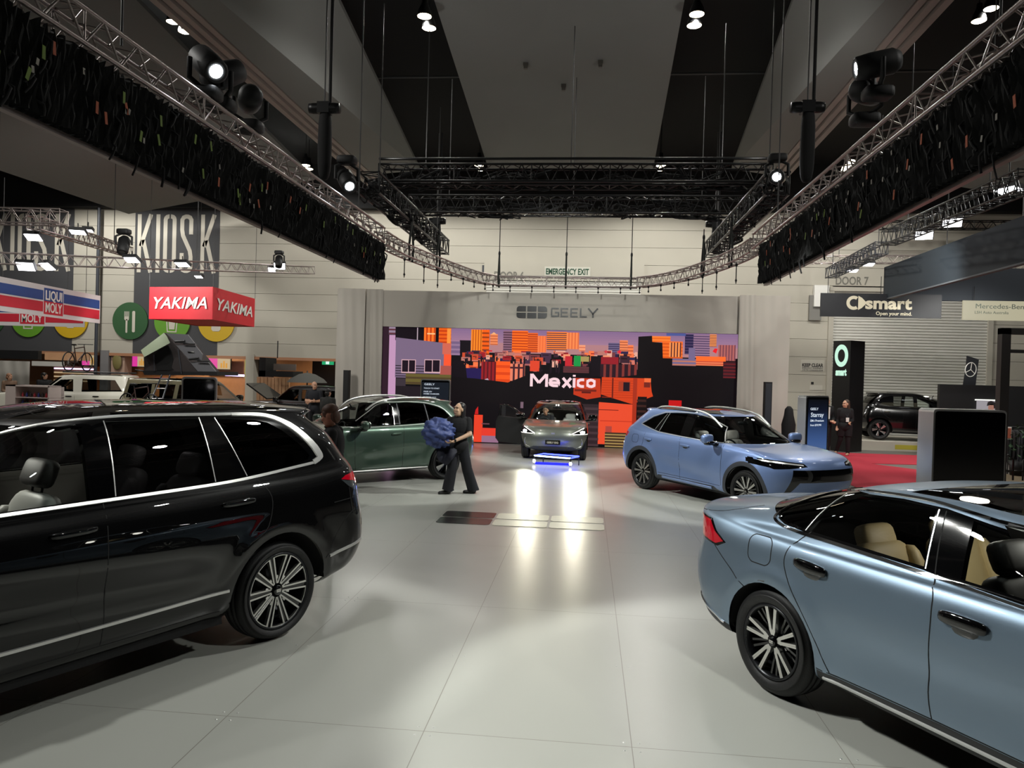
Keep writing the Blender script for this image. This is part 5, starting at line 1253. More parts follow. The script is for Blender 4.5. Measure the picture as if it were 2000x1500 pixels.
for Y, nm in ((16.65, 'nearer'), (19.5, 'farther')):
    t = truss('black_truss', '%s black cross truss spanning above the stage front' % nm, [(BL-.25, Y, 6.58), (BRx+.25, Y, 6.58)], .44, M_blacksteel, 'black cross trusses', .028, .014, .42, (.12, .5, .88), 9.9)
    cable_lumps(t, (Vector((BL+.4, Y, 6.55)), Vector((BRx-.4, Y, 6.55))), 45, M_cable)
    if Y < 17:
        for dz in (-.19, .3): 
            mb = MB(); mb.tube([(BL-.2, Y-.35, 6.58+dz), (BRx+.2, Y-.35, 6.58+dz)], .03, 8); mb.build('rail_tube', M_blacksteel, t, True)

# black cable curtains with coloured tags
M_drape = mat('black cable curtain', (36, 36, 36), .75, bump=.6, bscale=9, stretch=(1, 3, .5))
M_tg = mat('green cable tag', (104, 128, 48), .7); M_to = mat('orange cable tag', (168, 84, 52), .7); M_tw = mat('pale cable tag', (150, 146, 138), .7)
rt = random.Random(5)
for X, y1, sg, sd in ((XL+.02, 15.35, 1, 'black SUV side'), (XR, 15.05, -1, 'saloon side')):
    t = thing('cable_curtain', 'long black curtain of hanging cables with coloured tags on the %s' % sd, 'curtain', (X, 9, 4.03), group='cable curtains')
    n = 900; y0 = 2.6; mb = MB()
    for off in (0, .10):
        P = []
        for i in range(n+1):
            y = y0+(y1-y0)*i/n; q = rt.random()
            P.append([Vector((X+sg*(off+.035*math.sin(i*1.7)+.03*q+.02*math.sin(j*2.1+i)), y, 4.07+(.71+.03*math.sin(i*.9))*j/6)) for j in range(7)])
        mb.sheet(P, False)
    mb.build('hanging_cables', M_drape, t, True)
    mb = MB()
    for i in range(150):
        y = y0+rt.random()*(y1-y0); z = 4.1+rt.random()*.7; p = Vector((X+sg*.1, y, z)); L = .1+.2*rt.random()
        mb.tube(smooth_line([p+Vector((-.02, 0, 0)), p+Vector((sg*.07, .03, -L*.3)), p+Vector((sg*.05, .06*rt.uniform(-1, 1), -L))], 2), .008+.006*rt.random(), 5, False)
    o = mb.build('cable_loops', M_cable, t, True); o['kind'] = 'stuff'
    for i in range(62):
        y = y0+.3+rt.random()**1.0*(y1-y0-.4); z = 4.16+rt.random()*.55; a = rt.uniform(-.4, .4); k = rt.random()
        m = (M_tg if k < .5 else M_to if k < .68 else M_tw) if sg > 0 else (M_to if k < .3 else M_tg if k < .4 else M_tw)
        s = (.022, .07) if m is not M_tw else (.018, .035)
        mb = MB(); mb.box((X+sg*.175, y, z), (.004, s[0]*1.6, s[1]*1.5), Matrix.Rotation(a, 3, 'X')); mb.build('cable_tag', m, t, True)
    mb = MB(); mb.bbox((X-.03, y0, 4.03), (X+.03, y1, 4.07)); mb.build('bottom_bar', M_truss, t, True)
    mb = MB()
    for i in range(int((y1-3)/1.05)):
        y = 3.2+i*1.05
        mb.lathe([(.03, -.025), (.04, 0), (.03, .025)], (X+sg*.06, y, 4.785), 'y', 10); mb.box((X+sg*.06, y, 4.74), (.05, .07, .07))
    mb.build('hanging_clamps', M_blacksteel, t, True)

# moving head lights, flood panels, hoists
M_lens = emis('lit spotlight lens', (244, 250, 255), 60.0)
def moving_head(name, lab, p, aim, s=1.0, lit=True, group='moving head lights', up=1):
    p = Vector(p); t = thing(name, lab, 'stage light', tuple(p), group=group); d = (Vector(aim)-p).normalized()
    q = d.to_track_quat('Z', 'Y').to_matrix()
    c = p+Vector((0, 0, .42*s*up))
    mb = MB(); mb.sph(p+Vector((0, 0, .07*s*up)), (.34*s, .26*s, .15*s), .4, .4); mb.build('base', M_black, t, True)
    side = Vector((0, 0, 1)).cross(d).normalized()
    mb = MB(); mb.tube([p+side*.05*s+Vector((0, 0, .12*s*up)), p+side*.2*s+Vector((0, 0, .2*s*up)), c+side*.2*s], .03*s, 8); mb.tube([p-side*.05*s+Vector((0, 0, .12*s*up)), p-side*.2*s+Vector((0, 0, .2*s*up)), c-side*.2*s], .03*s, 8); mb.build('yoke_mount', M_black, t, True)
    mb = MB(); mb.lathe([(0, -.24*s), (.1*s, -.24*s), (.15*s, -.16*s), (.15*s, .1*s), (.135*s, .26*s), (.12*s, .27*s), (.078*s, .262*s), (.075*s, .24*s)], c, 'z', 20, rm=q); mb.build('head', M_black, t, True)
    mb = MB(); mb.lathe([(0, .25*s), (.076*s, .25*s)], c, 'z', 20, rm=q); mb.build('lens', M_lens if lit else M_gloss, t, True)
    return c+d*.3*s
heads = []
def px_at(x, y, X): return atx(x, y, X)
h1 = px_at(404, 123, XL+.05); heads.append(moving_head('moving_head_light', 'biggest lit moving head light on the silver truss above the black SUV', (h1.x, h1.y, h1.z-.42), (-1.2, 6.0, 2.5), 1.0))
h2 = px_at(432, 178, XL+.05); moving_head('moving_head_light', 'unlit moving head light just beyond the biggest lit one', (h2.x, h2.y, max(5.17, h2.z-.35)), (-1, 14, 9), 1.0, False)
h3 = px_at(488, 218, XL+.05); moving_head('moving_head_light', 'unlit moving head light facing away, third along the truss from the biggest lit one', (h3.x, h3.y, max(5.17, h3.z-.3)), (-7, 14, 5.6), 1.0, False)
h4 = px_at(677, 352, BL+.2); heads.append(moving_head('moving_head_light', 'small lit moving head light hung at the black truss corner of the black SUV side', (h4.x, h4.y, h4.z+.42), (-1.0, 8, 1.5), 1.0, True, up=-1))
h5 = px_at(1517, 345, BRx-.1); heads.append(moving_head('moving_head_light', 'small lit moving head light at the black truss corner of the saloon side', (h5.x, h5.y, h5.z+.42), (0, 0, 2.3), 1.0, True, up=-1))
h6 = px_at(1716, 125, XR-.05); heads.append(moving_head('moving_head_light', 'moving head light on the silver truss above the saloon, lens seen edge on', (h6.x, h6.y, h6.z-.42), (-3.0, h6.y+.6, 4.4), 1.0))
h7 = px_at(1690, 190, XR-.05); moving_head('moving_head_light', 'unlit moving head light beside the edge on one above the saloon', (h7.x, h7.y, h7.z-.35), (7, 14, 6), 1.0, False)
def hoist(lab, x, y, Y, L=1.3, top=10.2):
    p = aty(x, y, Y); t = thing('chain_hoist', lab, 'hoist', (p.x, p.y, p.z-L), group='chain hoists')
    mb = MB(); mb.lathe([(0, -.28), (.09, -.28), (.1, -.2), (.1, .2), (.09, .28), (0, .28)], p, 'x', 14); mb.box(p, (.22, .2, .2)); mb.build('hoist_motor', M_blacksteel, t, True)
    mb = MB(); mb.sph(p+Vector((.02, 0, -L*.5)), (.24, .22, L), .6, .7, 12, 10); mb.build('chain_bag', mat('black canvas bag', (13, 13, 14), .85), t, True)
    MB().tube([p, (p.x, p.y, top)], .014, 6).build('hanging_chain', M_pipe, t, True)
    mb = MB(); mb.tube([p+Vector((.1, 0, 0)), (p.x+.1, p.y, top)], .03, 6); mb.build('hanging_cable', M_cable, t, True)
hoist('chain hoist with a long black bag above the black SUV side curtain', 634, 212, 13.2)
hoist('chain hoist with a long black bag above the saloon side curtain', 1577, 210, 13.4)
hoist('chain hoist at the stage end of the black truss, green SUV side', 853, 432, 22.95, .9, 9.6)
hoist('chain hoist at the stage end of the black truss, blue SUV side', 1397, 438, 22.95, .9, 9.6)
# high bay lamps
M_bay = emis('lit high bay lamp', (255, 236, 200), 14.0)
bays_px = [(829, 32, 17.0), (838, 55, 17.4), (1361, 28, 17.0), (1356, 50, 17.4), (337, 43, 19.5), (360, 62, 19.9), (936, 323, 25.6), (938, 331, 26.2), (1291, 324, 25.6), (1289, 331, 26.2), (597, 323, 27.0), (603, 330, 27.5), (1936, 17, 19.0), (1912, 41, 19.4)]
where = ['upper of front pair by centre panel, black SUV side', 'lower of front pair by centre panel, black SUV side', 'upper of front pair by centre panel, saloon side', 'lower of front pair by centre panel, saloon side', 'first of the pair above the biggest lit moving head', 'second of the pair above the biggest lit moving head', 'upper of the far pair, green SUV side', 'lower of the far pair, green SUV side', 'upper of the far pair, blue SUV side', 'lower of the far pair, blue SUV side', 'upper of the pair beside the chain bag', 'lower of the pair beside the chain bag', 'upper of the pair in the saloon side corner', 'lower of the pair in the saloon side corner']
for (x, y, Y), wh in zip(bays_px, where):
    p = aty(x, y, Y); t = thing('pendant_lamp', 'high bay lamp, '+wh, 'ceiling light', tuple(p), group='high bay lamps')
    mb = MB(); mb.lathe([(.17, 0), (.15, .12), (.07, .3), (.06, .42), (0, .42)], p, 'z', 18); mb.tube([p+Vector((0, 0, .4)), (p.x, p.y, zc(p.y))], .01, 5); mb.build('lamp_housing', M_blacksteel, t, True)
    mb = MB(); mb.lathe([(0, .012), (.10, -.03), (.162, 0)], p, 'z', 18); mb.build('lamp_lens', M_bay, t, True)
# detectors on the ceiling panel
for x, y, wh in ((1027, 120, 'green SUV side'), (1173, 117, 'blue SUV side'), (1101, 163, 'nearest the stage')):
    Y = 17.4+(26.6-17.4)*0; p0, p1 = aty(1090, 0, 17.4), aty(1110, 333, 26.6)
    f = y/333.0; Y = 1/((1-f)/17.4+f/26.6); p = aty(x, y, Y)
    mb = MB(); mb.box((p.x, p.y, p.z-.06), (.13, .13, .14)); mb.box((p.x, p.y, p.z-.16), (.10, .10, .08)); tag(mb.build('ceiling_sensor', mat('grey sensor', (92, 88, 82), .6)), 'small box sensor under the centre ceiling panel, %s' % wh, 'sensor', 'ceiling sensors')
# ------------------------------------------------------------------ neighbouring stands
M_flood = emis('lit flood panel', (250, 250, 255), 9.0)
def flood(lab, x, y, Y, tilt=-35, w=.42, rz=0, top=1.0, lit=None, group='LED flood panels'):
    p = aty(x, y, Y); t = thing('flood_panel', lab, 'stage light', tuple(p), group=group); rm = Matrix.Rotation(R(rz), 3, 'Z') @ Matrix.Rotation(R(tilt), 3, 'X')
    mb = MB(); mb.box(p+rm @ Vector((0, 0, .05)), (w+.04, w*.7+.04, .09), rm); mb.build('lamp_housing', M_black, t, True)
    mb = MB(); mb.box(p, (w, w*.7, .012), rm); mb.build('lamp_lens', lit or M_flood, t, True)
    mb = MB(); mb.tube([p+rm @ Vector((0, 0, .08)), p+Vector((0, 0, top))], .014, 6); mb.build('hanging_bracket', M_blacksteel, t, True)
# silver trusses of the far side stands
a, b = aty(-60, 502, 15.0), aty(609, 528, 25.5)
truss('lighting_truss', 'silver truss running across in front of the KIOSK lettering', [tuple(a), tuple(b)], .25, M_truss, 'far silver trusses', .016, .008, .4, (.05, .55), 10.5)
a, b, c_ = aty(-60, 421, 16.0), aty(125, 425, 16.2), aty(250, 492, 24.0)
truss('lighting_truss', 'upper silver truss at the picture edge above the oil banner', [tuple(a), tuple(b)], .33, M_truss, 'far silver trusses', .018, .009, .45, (.3,), 10.5)
truss('lighting_truss', 'silver truss sloping back from the upper one to the moving head by the column', [tuple(b+Vector((-1, .3, -.05))), tuple(c_)], .3, M_truss, 'far silver trusses', .018, .009, .45, (.8,), 10.5)
for k, (x, y, Y, tl_, rz) in enumerate(((65, 464, 17, -30, 10), (152, 454, 18, -15, 20), (172, 451, 19, -12, 20), (50, 521, 16, -40, 20), (92, 521, 16.5, -35, -20), (257, 508, 18.5, -25, 0), (356, 517, 20, -20, 0), (388, 541, 23, -20, 0), (546, 520, 23.5, -45, 20), (531, 527, 23.8, -45, 20))):
    flood('lit LED flood panel %s' % ('below the upper silver truss', 'below the corner of the upper truss', 'small, beside the truss corner', 'brightest, under the long silver truss end', 'beside the brightest one under the long silver truss', 'under the truss beside the hanging moving head', 'under the truss in front of the KIOSK O', 'lowest, just above the red box sign', 'tilted, near the end of the long silver truss', 'small tilted one at the end of the long silver truss')[k], x, y, Y, tl_, .34 if k not in (2, 7, 9) else .22, rz, .24)
h = aty(242, 462, 19); moving_head('moving_head_light', 'black moving head hanging by the grey column at the silver truss', (h.x, h.y, h.z+.2), (h.x+1, h.y-3, 0), 1.0, False, up=-1)
h = aty(545, 502, 23); moving_head('moving_head_light', 'small black moving head near the end of the long silver truss', (h.x, h.y, h.z+.2), (h.x+1, h.y-3, 0), .8, False, up=-1)
# oil brand banner box
M_bw = mat('white banner fabric', (206, 200, 200), .7); M_bb = mat('blue banner print', (30, 66, 130), .7); M_br = mat('red banner print', (192, 30, 50), .7)
def oil_banner(p, q, h, lab):
    p, q = Vector(p), Vector(q); ax = (q-p); L = ax.length; ax.normalize(); t = thing('hanging_banner', lab, 'banner', tuple(p), group='oil brand banners'); n = ax.cross(Vector(AXZ)).normalized()
    F = lambda u, v, w=0: p+ax*u+Vector((0, 0, v))+n*w
    def pan(mb, u0, u1, v0, v1, w): mb.add([F(u0, v0, w-.02), F(u1, v0, w-.02), F(u1, v1, w-.02), F(u0, v1, w-.02), F(u0, v0, w), F(u1, v0, w), F(u1, v1, w), F(u0, v1, w)], [(3, 2, 1, 0), (4, 5, 6, 7), (0, 1, 5, 4), (1, 2, 6, 5), (2, 3, 7, 6), (3, 0, 4, 7)]); return mb
    pan(MB(), 0, L, 0, h, 0).build('banner_panel', M_bw, t, True)
    lc = L*.55; lw = h*1.02
    mb = MB()
    for a0, a1 in ((0, lc-lw/2-.04), (lc+lw/2+.04, L-.05)): pan(mb, a0, a1, h*.52, h*.83, .006)
    pan(mb, lc-lw/2, lc+lw/2, h*.5, h*.92, .006); mb.build('blue_band', M_bb, t, True)
    mb = MB()
    for a0, a1 in ((0, lc-lw/2-.04), (lc+lw/2+.04, L-.05)): pan(mb, a0, a1, h*.15, h*.47, .006)
    pan(mb, lc-lw/2, lc+lw/2, h*.08, h*.5, .006); mb.build('red_band', M_br, t, True)
    mb = MB(); put_text(mb, 'LIQUI', F(lc, h*.545, .012), ax, AXZ, h*.31, lw*.86, bold=.014, depth=.008); put_text(mb, 'MOLY', F(lc, h*.15, .012), ax, AXZ, h*.31, lw*.86, bold=.014, depth=.008); mb.build('lettering', M_white, t, True)
    mb = MB()
    for u in (.15, .85): mb.tube([F(L*u, h), F(L*u, h+2.5)], .008, 5)
    mb.build('hanging_wire', M_pipe, t, True)
e0, e1 = aty(-40, 602, 16.7), aty(195, 632, 22.0)
zb_ = (e0.z+e1.z)/2
oil_banner((e0.x, e0.y, e0.z), (e1.x, e1.y, e0.z), .86, 'white banner with blue and red bands and LIQUI MOLY logo, nearer one')
e2 = aty(-60, 634, 24.5); e3 = aty(165, 634, 24.5); oil_banner((e2.x, 24.5, e2.z), (e3.x, 24.5, e2.z), .9, 'lower LIQUI MOLY banner half hidden behind the nearer one')
# red box sign
M_red = mat('red banner fabric', (196, 30, 42), .6); 
t = thing('hanging_box_sign', 'red hanging box sign with white YAKIMA lettering on two sides', 'sign', (-12.2, 24, 3.9))
A_ = aty(291, 614, 22.4); B_ = aty(415, 624, 22.0); zt_ = aty(415, 560, 22.0).z; zb_ = aty(415, 624, 22.0).z
C_ = Vector((B_.x-.32, 25.6, zb_)); D_ = Vector((A_.x-.2, 25.8, zb_)); A_.z = B_.z = zb_
ring = [A_, B_, C_, D_]
mb = MB()
for i in range(4):
    p, q = ring[i], ring[(i+1) % 4]; n = (q-p).cross(Vector(AXZ)).normalized()*.02; H = Vector((0, 0, zt_-zb_))
    mb.add([p, q, q+H, p+H, p-n, q-n, q-n+H, p-n+H], [(0, 1, 2, 3), (7, 6, 5, 4), (0, 4, 5, 1), (1, 5, 6, 2), (2, 6, 7, 3), (3, 7, 4, 0)])
mb.build('sign_panel', M_red, t, True)
mb = MB(); mb.add([p+Vector((0, 0, .02)) for p in ring]+[p+Vector((0, 0, .04)) for p in ring], [(3, 2, 1, 0), (4, 5, 6, 7)]); mb.build('underside', mat('red underside fabric', (214, 30, 36), .6), t, True)
mb = MB()
for p, q, f in ((A_, B_, .84), (B_, C_, .84)):
    ax = (q-p).normalized(); n = ax.cross(Vector(AXZ)).normalized(); put_text(mb, 'YAKIMA', (p+q)/2+Vector((0, 0, (zt_-zb_)*.33))+n*.02, ax, AXZ, (zt_-zb_)*.36, (q-p).length*f, bold=.012, shear=.25, depth=.01)
mb.build('lettering', M_white, t, True)
for p in ring: MB().tube([p+Vector((0, 0, zt_-zb_)), p+Vector((0, 0, 4.5))], .008, 5).build('hanging_wire', M_pipe, t, True)
# kiosk shop fronts
M_mag = emis('lit magenta menu board', (226, 60, 160), .9); M_mag2 = emis('lit dark magenta menu board', (140, 40, 110), .7); M_pic = emis('lit food photo', (214, 190, 150), .7); M_shelf = emis('lit pale shelf front', (255, 226, 170), 1.2); M_viol = emis('violet strip light', (206, 190, 255), 3.0)
def board(lab, x0, y0, x1, y1, Y, parts):
    a, b = aty(x0, y1, Y), aty(x1, y0, Y); t = thing('menu_board', lab, 'screen', ((a.x+b.x)/2, Y, a.z), group='kiosk menu boards')
    MB().bbox((a.x-.04, Y, a.z-.04), (b.x+.04, Y+.08, b.z+.04)).build('bezel_frame', M_black, t, True)
    for f0, f1, m, nm in parts:
        mb = MB(); mb.bbox((a.x+(b.x-a.x)*f0, Y-.012, a.z), (a.x+(b.x-a.x)*f1, Y-.001, b.z)); mb.build(nm, m, t, True)
    if any(p[2] is M_pic for p in parts):
        f0 = [p for p in parts if p[2] is M_pic][0]; mb = MB()
        for k in range(3): mb.bbox((a.x+(b.x-a.x)*(f0[0]+(f0[1]-f0[0])*(.25+.2*k)), Y-.02, a.z+.06), (a.x+(b.x-a.x)*(f0[0]+(f0[1]-f0[0])*(.38+.2*k)), Y-.013, a.z+(b.z-a.z)*(.55+.2*(k % 2))))
        mb.build('food_picture', emis('orange food photo', (236, 166, 60), .7), t, True)
YM = 33.9
board('magenta menu board behind the bicycle on the white off roader', 160, 694, 188, 713, YM, [(0, .55, M_mag, 'menu_panel'), (.55, 1, M_pic, 'photo_panel')])
board('dark and bright magenta menu board right of the round shop sign', 240, 696, 285, 715, YM, [(0, .42, M_mag2, 'menu_panel'), (.42, .64, M_mag, 'menu_panel'), (.64, 1, M_pic, 'photo_panel')])
board('magenta menu board seen through the tent door', 300, 697, 345, 717, YM, [(0, .6, M_mag, 'menu_panel'), (.6, 1, M_pic, 'photo_panel')])
board('magenta menu board and food photo beyond the tent', 400, 700, 450, 720, YM, [(0, .5, M_mag, 'menu_panel'), (.5, 1, M_pic, 'photo_panel')])
for lab, x0, x1, y0, y1, Y in (('lit snack counter right of the pink column', 240, 300, 742, 779, 32.5), ('lit drinks counter behind the bicycle', 104, 186, 716, 745, 33.2)):
    a, b = aty(x0, y1, Y), aty(x1, y0, Y); t = thing('shop_counter', lab, 'counter', ((a.x+b.x)/2, Y, 0), group='kiosk counters')
    MB().bbox((a.x, Y, 0), (b.x, Y+.7, b.z)).build('cabinet', M_warm, t, True)
    n = 4
    for k in range(n):
        z0 = a.z+(b.z-a.z)*(k+.15)/n; mb = MB(); mb.bbox((a.x+.05, Y-.03, z0), (b.x-.05, Y-.002, z0+(b.z-a.z)*.3/n)); mb.build('lit_shelf', M_shelf if x0 > 200 else M_viol if k == 3 else M_pic, t, True)
for lab, x0, x1, y, Y in (('violet tube light behind the tent vehicle', 440, 482, 732, 33.6),):
    a, b = aty(x0, y, Y), aty(x1, y+2, Y); mb = MB(); mb.tube([a, b], .05, 8); tag(mb.build('ceiling_tube_light', M_viol), lab, 'light')
mb = MB(); a, b = aty(478, 703, 33.5), aty(495, 740, 33.5); mb.bbox((a.x, 33.5, b.z), (b.x, 33.55, a.z)); tag(mb.build('wall_sign_panel', emis('lit olive panel', (196, 186, 110), .5)), 'lit olive panel beside the pale wall pier', 'sign')
# white tented stall at the picture edge
a = aty(-60, 700, 27); b = aty(58, 752, 27)
mb = MB(); drape(mb, a.x, b.x, 0.0, a.z-.05, 27, .05, 40); tag(mb.build('stall_drape', mat('white stall drape', (170, 166, 158), .8)), 'white drape of the stall at the picture edge under the oil banners', 'curtain')
mb = MB(); a = aty(60, 690, 27.2); b = aty(78, 690, 27.2); mb.bbox((aty(-60, 690, 27.2).x, 27.1, aty(20, 701, 27.2).z), (b.x, 27.3, aty(20, 684, 27.2).z)); tag(mb.build('stall_sign_beam', M_black), 'black fascia over the white stall drape', 'beam')
mb = MB(); a = aty(62, 705, 28.5); b = aty(122, 716, 28.5); mb.bbox((a.x, 28.5, b.z), (b.x, 28.6, a.z)); tag(mb.build('stall_sign', mat('white fascia', (200, 198, 190), .7)), 'white fascia sign with black beam over it behind the bicycle', 'sign')
mb = MB(); a = aty(84, 688, 28.6); b = aty(170, 705, 28.6); mb.bbox((a.x, 28.7, b.z), (b.x, 28.8, a.z)); tag(mb.build('stall_sign_board', M_warm), 'timber board over the white fascia sign', 'board')
# green running man sign
a, b = W(628, 712), W(650, 701); t = thing('exit_sign', 'green exit sign with white running figure, hung in the dark opening', 'sign', ((a.x+b.x)/2, YB+.1, a.z))
MB().bbox((a.x, YB+.05, a.z), (b.x, YB+.15, b.z)).build('sign_panel', emis('lit green exit panel', (30, 170, 110), .9), t, True)
mb = MB(); cx = (a.x+b.x)/2; hz_ = b.z-a.z
mb.bbox((cx-.07, YB+.03, a.z+.02), (cx+.07, YB+.048, b.z-.02)); mb.build('pictogram', emis('lit white exit figure', (220, 250, 240), 1.0), t, True)
MB().tube([(cx, YB+.1, b.z), (cx, YB+.1, open_l)], .01, 5).build('hanging_rod', M_black, t, True)

# simple off-roaders on the far stands, sharing the body builder
def far_suv(name, lab, pos, ang, sc, paint, Lr, dlo_, extra=None, wheels='vees'):
    c = dict(name=name, label=lab, ang=ang, pos=pos, sc=sc, paint=paint,
     rings=[rg(.80, 3.35, -.72, .35, 3, .3, 3, .40, .32, .32, .36, 2.0), rg(.90, 3.48, -.82, .4, 3, .3, 3.2, .5, .4, .4, .45, 2.0), rg(.93, 3.52, -.86, .42, 3, .3, 3.4, .62, .6, .6, .6, 2.0), rg(.935, 3.52, -.87, .42, 3, .3, 3.4, .82, .8, .8, .8, 2.0), rg(.93, 3.50, -.86, .42, 3, .3, 3.4, 1.0, .98, .98, .96, 2.0), rg(.92, 3.44, -.85, .42, 3, .3, 3.4, 1.1, 1.08, 1.08, 1.05, 2.0), rg(.905, 3.3, -.84, .42, 3, .3, 3.4, 1.14, 1.12, 1.11, 1.10, 2.0), rg(.895, 2.8, -.83, .4, 3, .3, 3.4, 1.16, 1.135, 1.125, 1.14, 2.0), rg(.89, 2.3, -.83, .4, 3, .3, 3.4, 1.18, 1.145, 1.135, 1.165, 1.8),
      rg(.88, 2.15, -.82, .35, 3.2, .3, 3.4, 1.2, 1.155, 1.145, 1.18, 1.7), rg(.82, 1.85, -.78, .35, 3.2, .3, 3.4, 1.45, 1.43, 1.42, 1.43, 1.5), rg(.755, 1.58, -.74, .35, 3.2, .28, 3.4, 1.68, 1.69, 1.68, 1.66, 1.2), rg(.72, 1.5, -.72, .35, 3.2, .25, 3.4, 1.735, 1.745, 1.735, 1.71, 1.1), rg(.45, 1.35, -.6, .3, 3, .25, 3, 1.765, 1.78, 1.775, 1.75, 1.0), rg(0, 1.25, -.5, .3, 2.5, .25, 2.5, 1.775, 1.79, 1.785, 1.765, .8)],
     sharp=(9,), groups=GR, S=[2, 3, 3, 3, 3, 3, 2, 2, 2, 5, 4, 3, 3, 3], ws_u=NF-3, wb=2.7, track=.92, wr=.37, tw=.24, rim=.25, arch=.43, hw=.93, wheels=wheels, g_rear=G_mid, g_front=G_mid,
     polys=[('front_door', 'y', [(.95, 1.15), (.95, .36), (1.98, .36), (2.05, 1.14)], None, dict(zone='low')), ('rear_door', 'y', [(.05, 1.17), (.15, .85), (.45, .6), (.5, .36), (.95, .36), (.95, 1.15)], None, dict(zone='low'))]+dlo_+[('tail_light', 'y', [(-.72, 1.1), (-.72, .85), (-.9, .85), (-.9, 1.1)], M_tail, {}), ('headlight', 'xf', [(.55, .88), (.88, .88), (.88, 1.02), (.55, 1.02)], M_lampglass, {}), ('grille', 'xf', [(0, .8), (.5, .8), (.5, 1.02), (0, 1.02)], M_gloss, dict(mode='both'))],
     trims=[('sill_strip', [(.5, .38), (2.2, .38)], .08, .02, M_clad)], seams=[[(.95, 1.15), (.95, .36)], [(2.02, 1.13), (1.98, .36)]], handles=[('front_door', (1.02, 1.03), (1.22, 1.03), .04, M_gloss), ('rear_door', (.2, 1.04), (.4, 1.04), .04, M_gloss)], mirror=(1.85, 1.2, M_gloss))
    if extra: c.update(extra)
    c['obj'] = make_car(c); return c
glz = [('front_window', 'y', [(1.02, 1.19), (1.05, 1.62), (1.45, 1.60), (1.88, 1.22)], G_mid, dict(zone='high')), ('rear_door_window', 'y', [(.3, 1.2), (.3, 1.62), (.93, 1.62), (.9, 1.19)], G_mid, dict(zone='high')), ('quarter_window', 'y', [(-.55, 1.22), (-.5, 1.6), (.2, 1.62), (.2, 1.2)], G_dark, dict(zone='high'))]
glz2 = [('front_window', 'y', [(1.0, 1.19), (1.03, 1.60), (1.4, 1.58), (1.85, 1.22)], G_mid, dict(zone='high')), ('rear_door_window', 'y', [(-.5, 1.22), (-.25, 1.60), (.75, 1.62), (.75, 1.19)], G_mid, dict(zone='high'))]
M_cream = mat('cream white paint', (206, 204, 190), .35, coat=.6); M_khaki = mat('khaki paint', (122, 116, 92), .38, .2, coat=.7); M_blk2 = mat('satin black paint', (14, 14, 15), .35, coat=.5)
p = aty(185, 800, 24.0); FAR1 = far_suv('off_roader', 'cream off roader with a bicycle carried on its roof', (p.x+.25, 24.6), 200, 1.0, M_cream, 0, glz2)
p = aty(330, 800, 20.8); FAR2 = far_suv('off_roader', 'khaki off roader carrying a roof tent', (p.x-.2, 20.8), -4, 1.0, M_khaki, 0, glz)
p = aty(645, 800, 24.5); FAR3 = far_suv('off_roader', 'black bare off roader with its bonnet raised beside the bald man', (p.x-.2, 25.3), 178, .9, M_blk2, 0, glz)
p = aty(1690, 870, 27); SM = dict(EX); SM.update(name='car', label='black compact SUV on the white platform behind the smart tower', ang=-8, pos=(p.x+.35, 27.3), z=.30, sc=1.06, paint=mat('black gloss paint', (7, 7, 8), .2, coat=1.0), seats=(), polys=[q for q in EX['polys'] if q[0] not in ('headlamp_lens', 'running_light')], mirror=(2.0, 1.08, M_gloss)); SM['polys'] = [(q[0], q[1], q[2], M_lampglass) if q[0] == 'headlight' else q for q in SM['polys']]
SM['obj'] = make_car(SM)
# raised bonnet of the black off roader
def on_car(c, x, y, z):
    a = R(c['ang']); s = c.get('sc', 1); return Vector((c['pos'][0]+(x*math.cos(a)-y*math.sin(a))*s, c['pos'][1]+(x*math.sin(a)+y*math.cos(a))*s, c.get('z', 0)+z*s))
def sub(c, mb, name, m): return mb.build(name, m, c['obj'])
mb = MB(); mb.add([Vector(v) for v in ((2.35, -.75, 1.2), (2.35, .75, 1.2), (3.2, .72, 1.75), (3.2, -.72, 1.75), (2.33, -.75, 1.25), (2.33, .75, 1.25), (3.18, .72, 1.8), (3.18, -.72, 1.8))], [(3, 2, 1, 0), (4, 5, 6, 7), (0, 1, 5, 4), (1, 2, 6, 5), (2, 3, 7, 6), (3, 0, 4, 7)]); sub(FAR3, mb, 'raised_bonnet', M_blk2)
